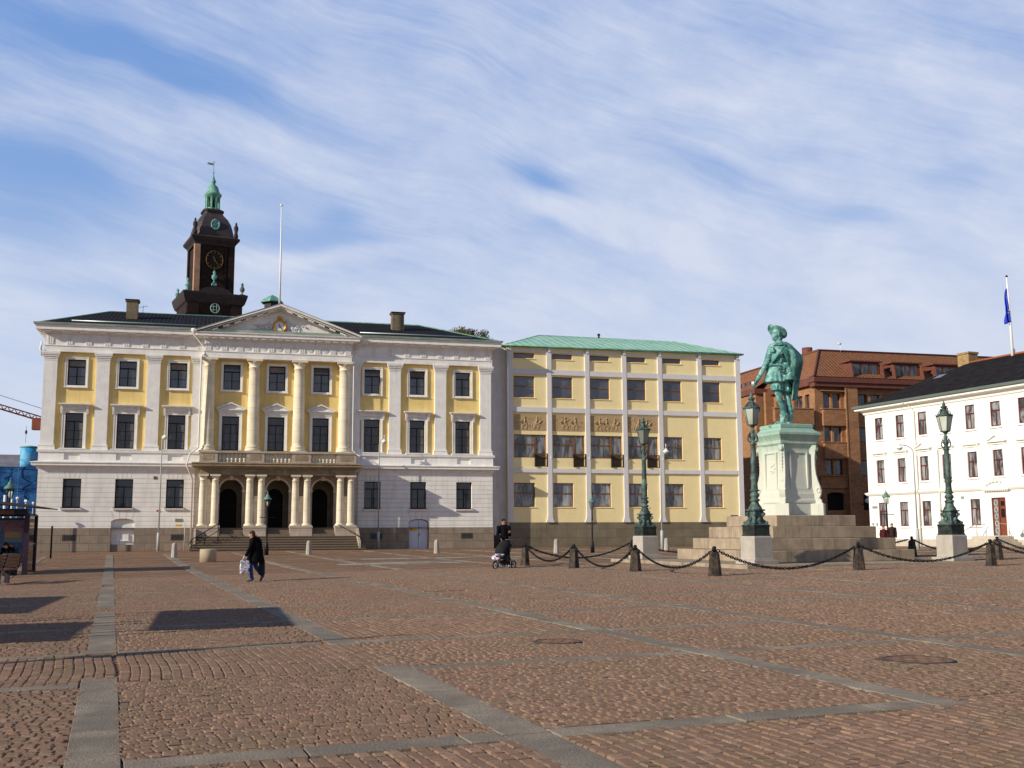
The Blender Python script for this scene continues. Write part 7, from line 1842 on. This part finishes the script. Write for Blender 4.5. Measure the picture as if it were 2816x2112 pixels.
# seat plank inside the shelter
sbn = thing('shelter_seat', 'narrow plank seat inside the bus shelter under the poster', 'seat', (-9, 46.0, sz))
MB().box(-1.2, 1.5, -.18, .18, .42, .46).build('plank', M('bench_wood', (.20,.10,.05), .6, .25, 3, .1, 20), sbn)
for x in (-1.0, 1.3): MB().box(x-.03, x+.03, -.1, .1, 0, .42).build('leg', m_sh, sbn)
person('person in dark jacket sitting hunched in the bus shelter before the poster', (-7.82, 45.85, sz), 0, .98, dict(
    head=(.02, -.16, 1.13), face=(-.75, -.25, -.6), neck=(.07, -.02, 1.03), belly=(.12, 0, .78), pelvis=(.12, .08, .56), shL=(-.10, -.06, .98), shR=(.24, -.02, .98), elL=(-.16, -.22, .74), wrL=(-.18, -.42, .66), hdL=(-.2, -.8, -.2), thL=(0, .1, 1),
    elR=(.26, -.20, .74), wrR=(.10, -.42, .68), hdR=(-.3, -.8, -.2), thR=(0, .1, 1), hipL=(.03, .04, .53), knL=(-.08, -.42, .52), anL=(-.10, -.44, .09), toeL=(-.14, -.62, .04), hipR=(.2, .04, .53), knR=(.10, -.44, .52), anR=(.1, -.44, .09), toeR=(.08, -.64, .04)),
    top=m_coat, legs=m_dkjeans, shoes=m_black, hair=m_hairk, vox=.016)
# bench with slatted back
bz = gz(-6.6, 37.6)
bn = thing('park_bench', 'wooden slatted bench with four dark steel legs in front of the shelter', 'bench', (-6.75, 37.7, bz), rad(74))
m_bw = M('bench_wood', (.20,.10,.05), .6, .25, 3, .1, 20)
for k in range(4): MB().box(-1.15, 1.15, -.22+k*.12, -.13+k*.12, .43, .47).build('seat_slat', m_bw, bn)
for k in range(4): MB().box(-1.15, 1.15, -.30-k*.03, -.27-k*.03, .52+k*.11, .61+k*.11).build('back_slat', m_bw, bn)
for x in (-.95, -.35, .35, .95):
    MB().box(x-.04, x+.04, -.05, .09, 0, .43).build('leg', m_sh, bn)
for x in (-1.0, 0, 1.0): mb = MB(); mb.tube([(x, -.12, .43), (x, -.30, .50), (x, -.42, .96)], .02, 6); mb.build('back_support', m_sh, bn)
bi = thing('litter_bin', 'black round litter bin with shiny rim beside the shelter post', 'litter bin', (-7.45, 44.7, gz(-7.4, 44.7)))
MB().lathe(0, 0, [(.24, -.02), (.26, .1), (.27, .72), (.25, .74)], 20).build('bin_body', m_black, bi)
MB().lathe(0, 0, [(.27, .74), (.29, .76), (.29, .80), (.20, .83)], 20).build('rim', M('bright_steel', (.7,.7,.7), .2, .05, metal=.9), bi)
# unseen objects added left of the frame only to cast shadows on the square
def shadow_roof(x0, x1, y0, y1, H, lb):  # unseen roof on posts, added only for the shadow it casts
    z = gz((x0+x1)/2, (y0+y1)/2); t_ = thing('bus_shelter', lb, 'bus shelter', (x0, y0, z))
    for x in (x0+.25, x1-.25):
        for y in (y0+.25, (y0+y1)/2, y1-.25): MB().box(x-.04-x0, x+.04-x0, y-.04-y0, y+.04-y0, 0, H).build('post', m_sh, t_)
    MB().box(0, x1-x0, 0, y1-y0, H, H+.08).build('roof', M('shelter_roof', (.1,.085,.085)), t_)
shadow_roof(-6.5, -4.3, 16.6, 21.1, 2.55, 'added flat roof on posts, unseen beyond the left edge, casting shadow on the paving')
shadow_roof(-10.7, -9.1, 21.7, 27.7, 2.55, 'second added flat roof on posts, unseen beyond the left edge, casting shadow')

mast = thing('shadow_mast', 'added slender mast, unseen beyond the left edge, casting a thin shadow on the near paving', 'mast', (-11.4, 11.65, gz(-11.4, 11.65)))  # unseen mast added only to lay a thin shadow over the setts
MB().tube([(0,0,-.1), (0,0,3.2), (0,0,6.6)], [.11, .09, .06], 10).build('pole', m_iron, mast)
MB().box(-.2, .2, -.12, .12, 4.6, 5.2).build('shadow_block', m_iron, mast)

shadow_roof(-12.6, -7.6, 15.4, 18.9, 2.55, 'third added flat roof on posts, unseen beyond the left edge, casting shadow')

# specks of litter and fallen leaves on the setts
rnd = random.Random(31); mb = MB()
for k in range(150):
    Y = rnd.uniform(7.5, 45); X = rnd.uniform(-.46, .46)*Y; x, y = X*math.cos(YAW)+Y*math.sin(YAW), -X*math.sin(YAW)+Y*math.cos(YAW)
    if in_monument(x, y, 6): continue
    z = gz(x, y)+.026; a = rnd.uniform(0, PI); r = rnd.uniform(.008, .022)
    mb.add([(x+r*math.cos(a+q*PI/2)*(1 if q % 2 else .6), y+r*math.sin(a+q*PI/2)*(1 if q % 2 else .6), z+rnd.uniform(0, .008)) for q in range(4)], [(0,1,2,3)])
lt = mb.build('litter', M('litter_paper', (.55,.52,.42), .8, .3, 30)); lt['kind'] = 'stuff'; lt['label'] = 'small pale specks of litter and leaves on the setts'; lt['category'] = 'litter'
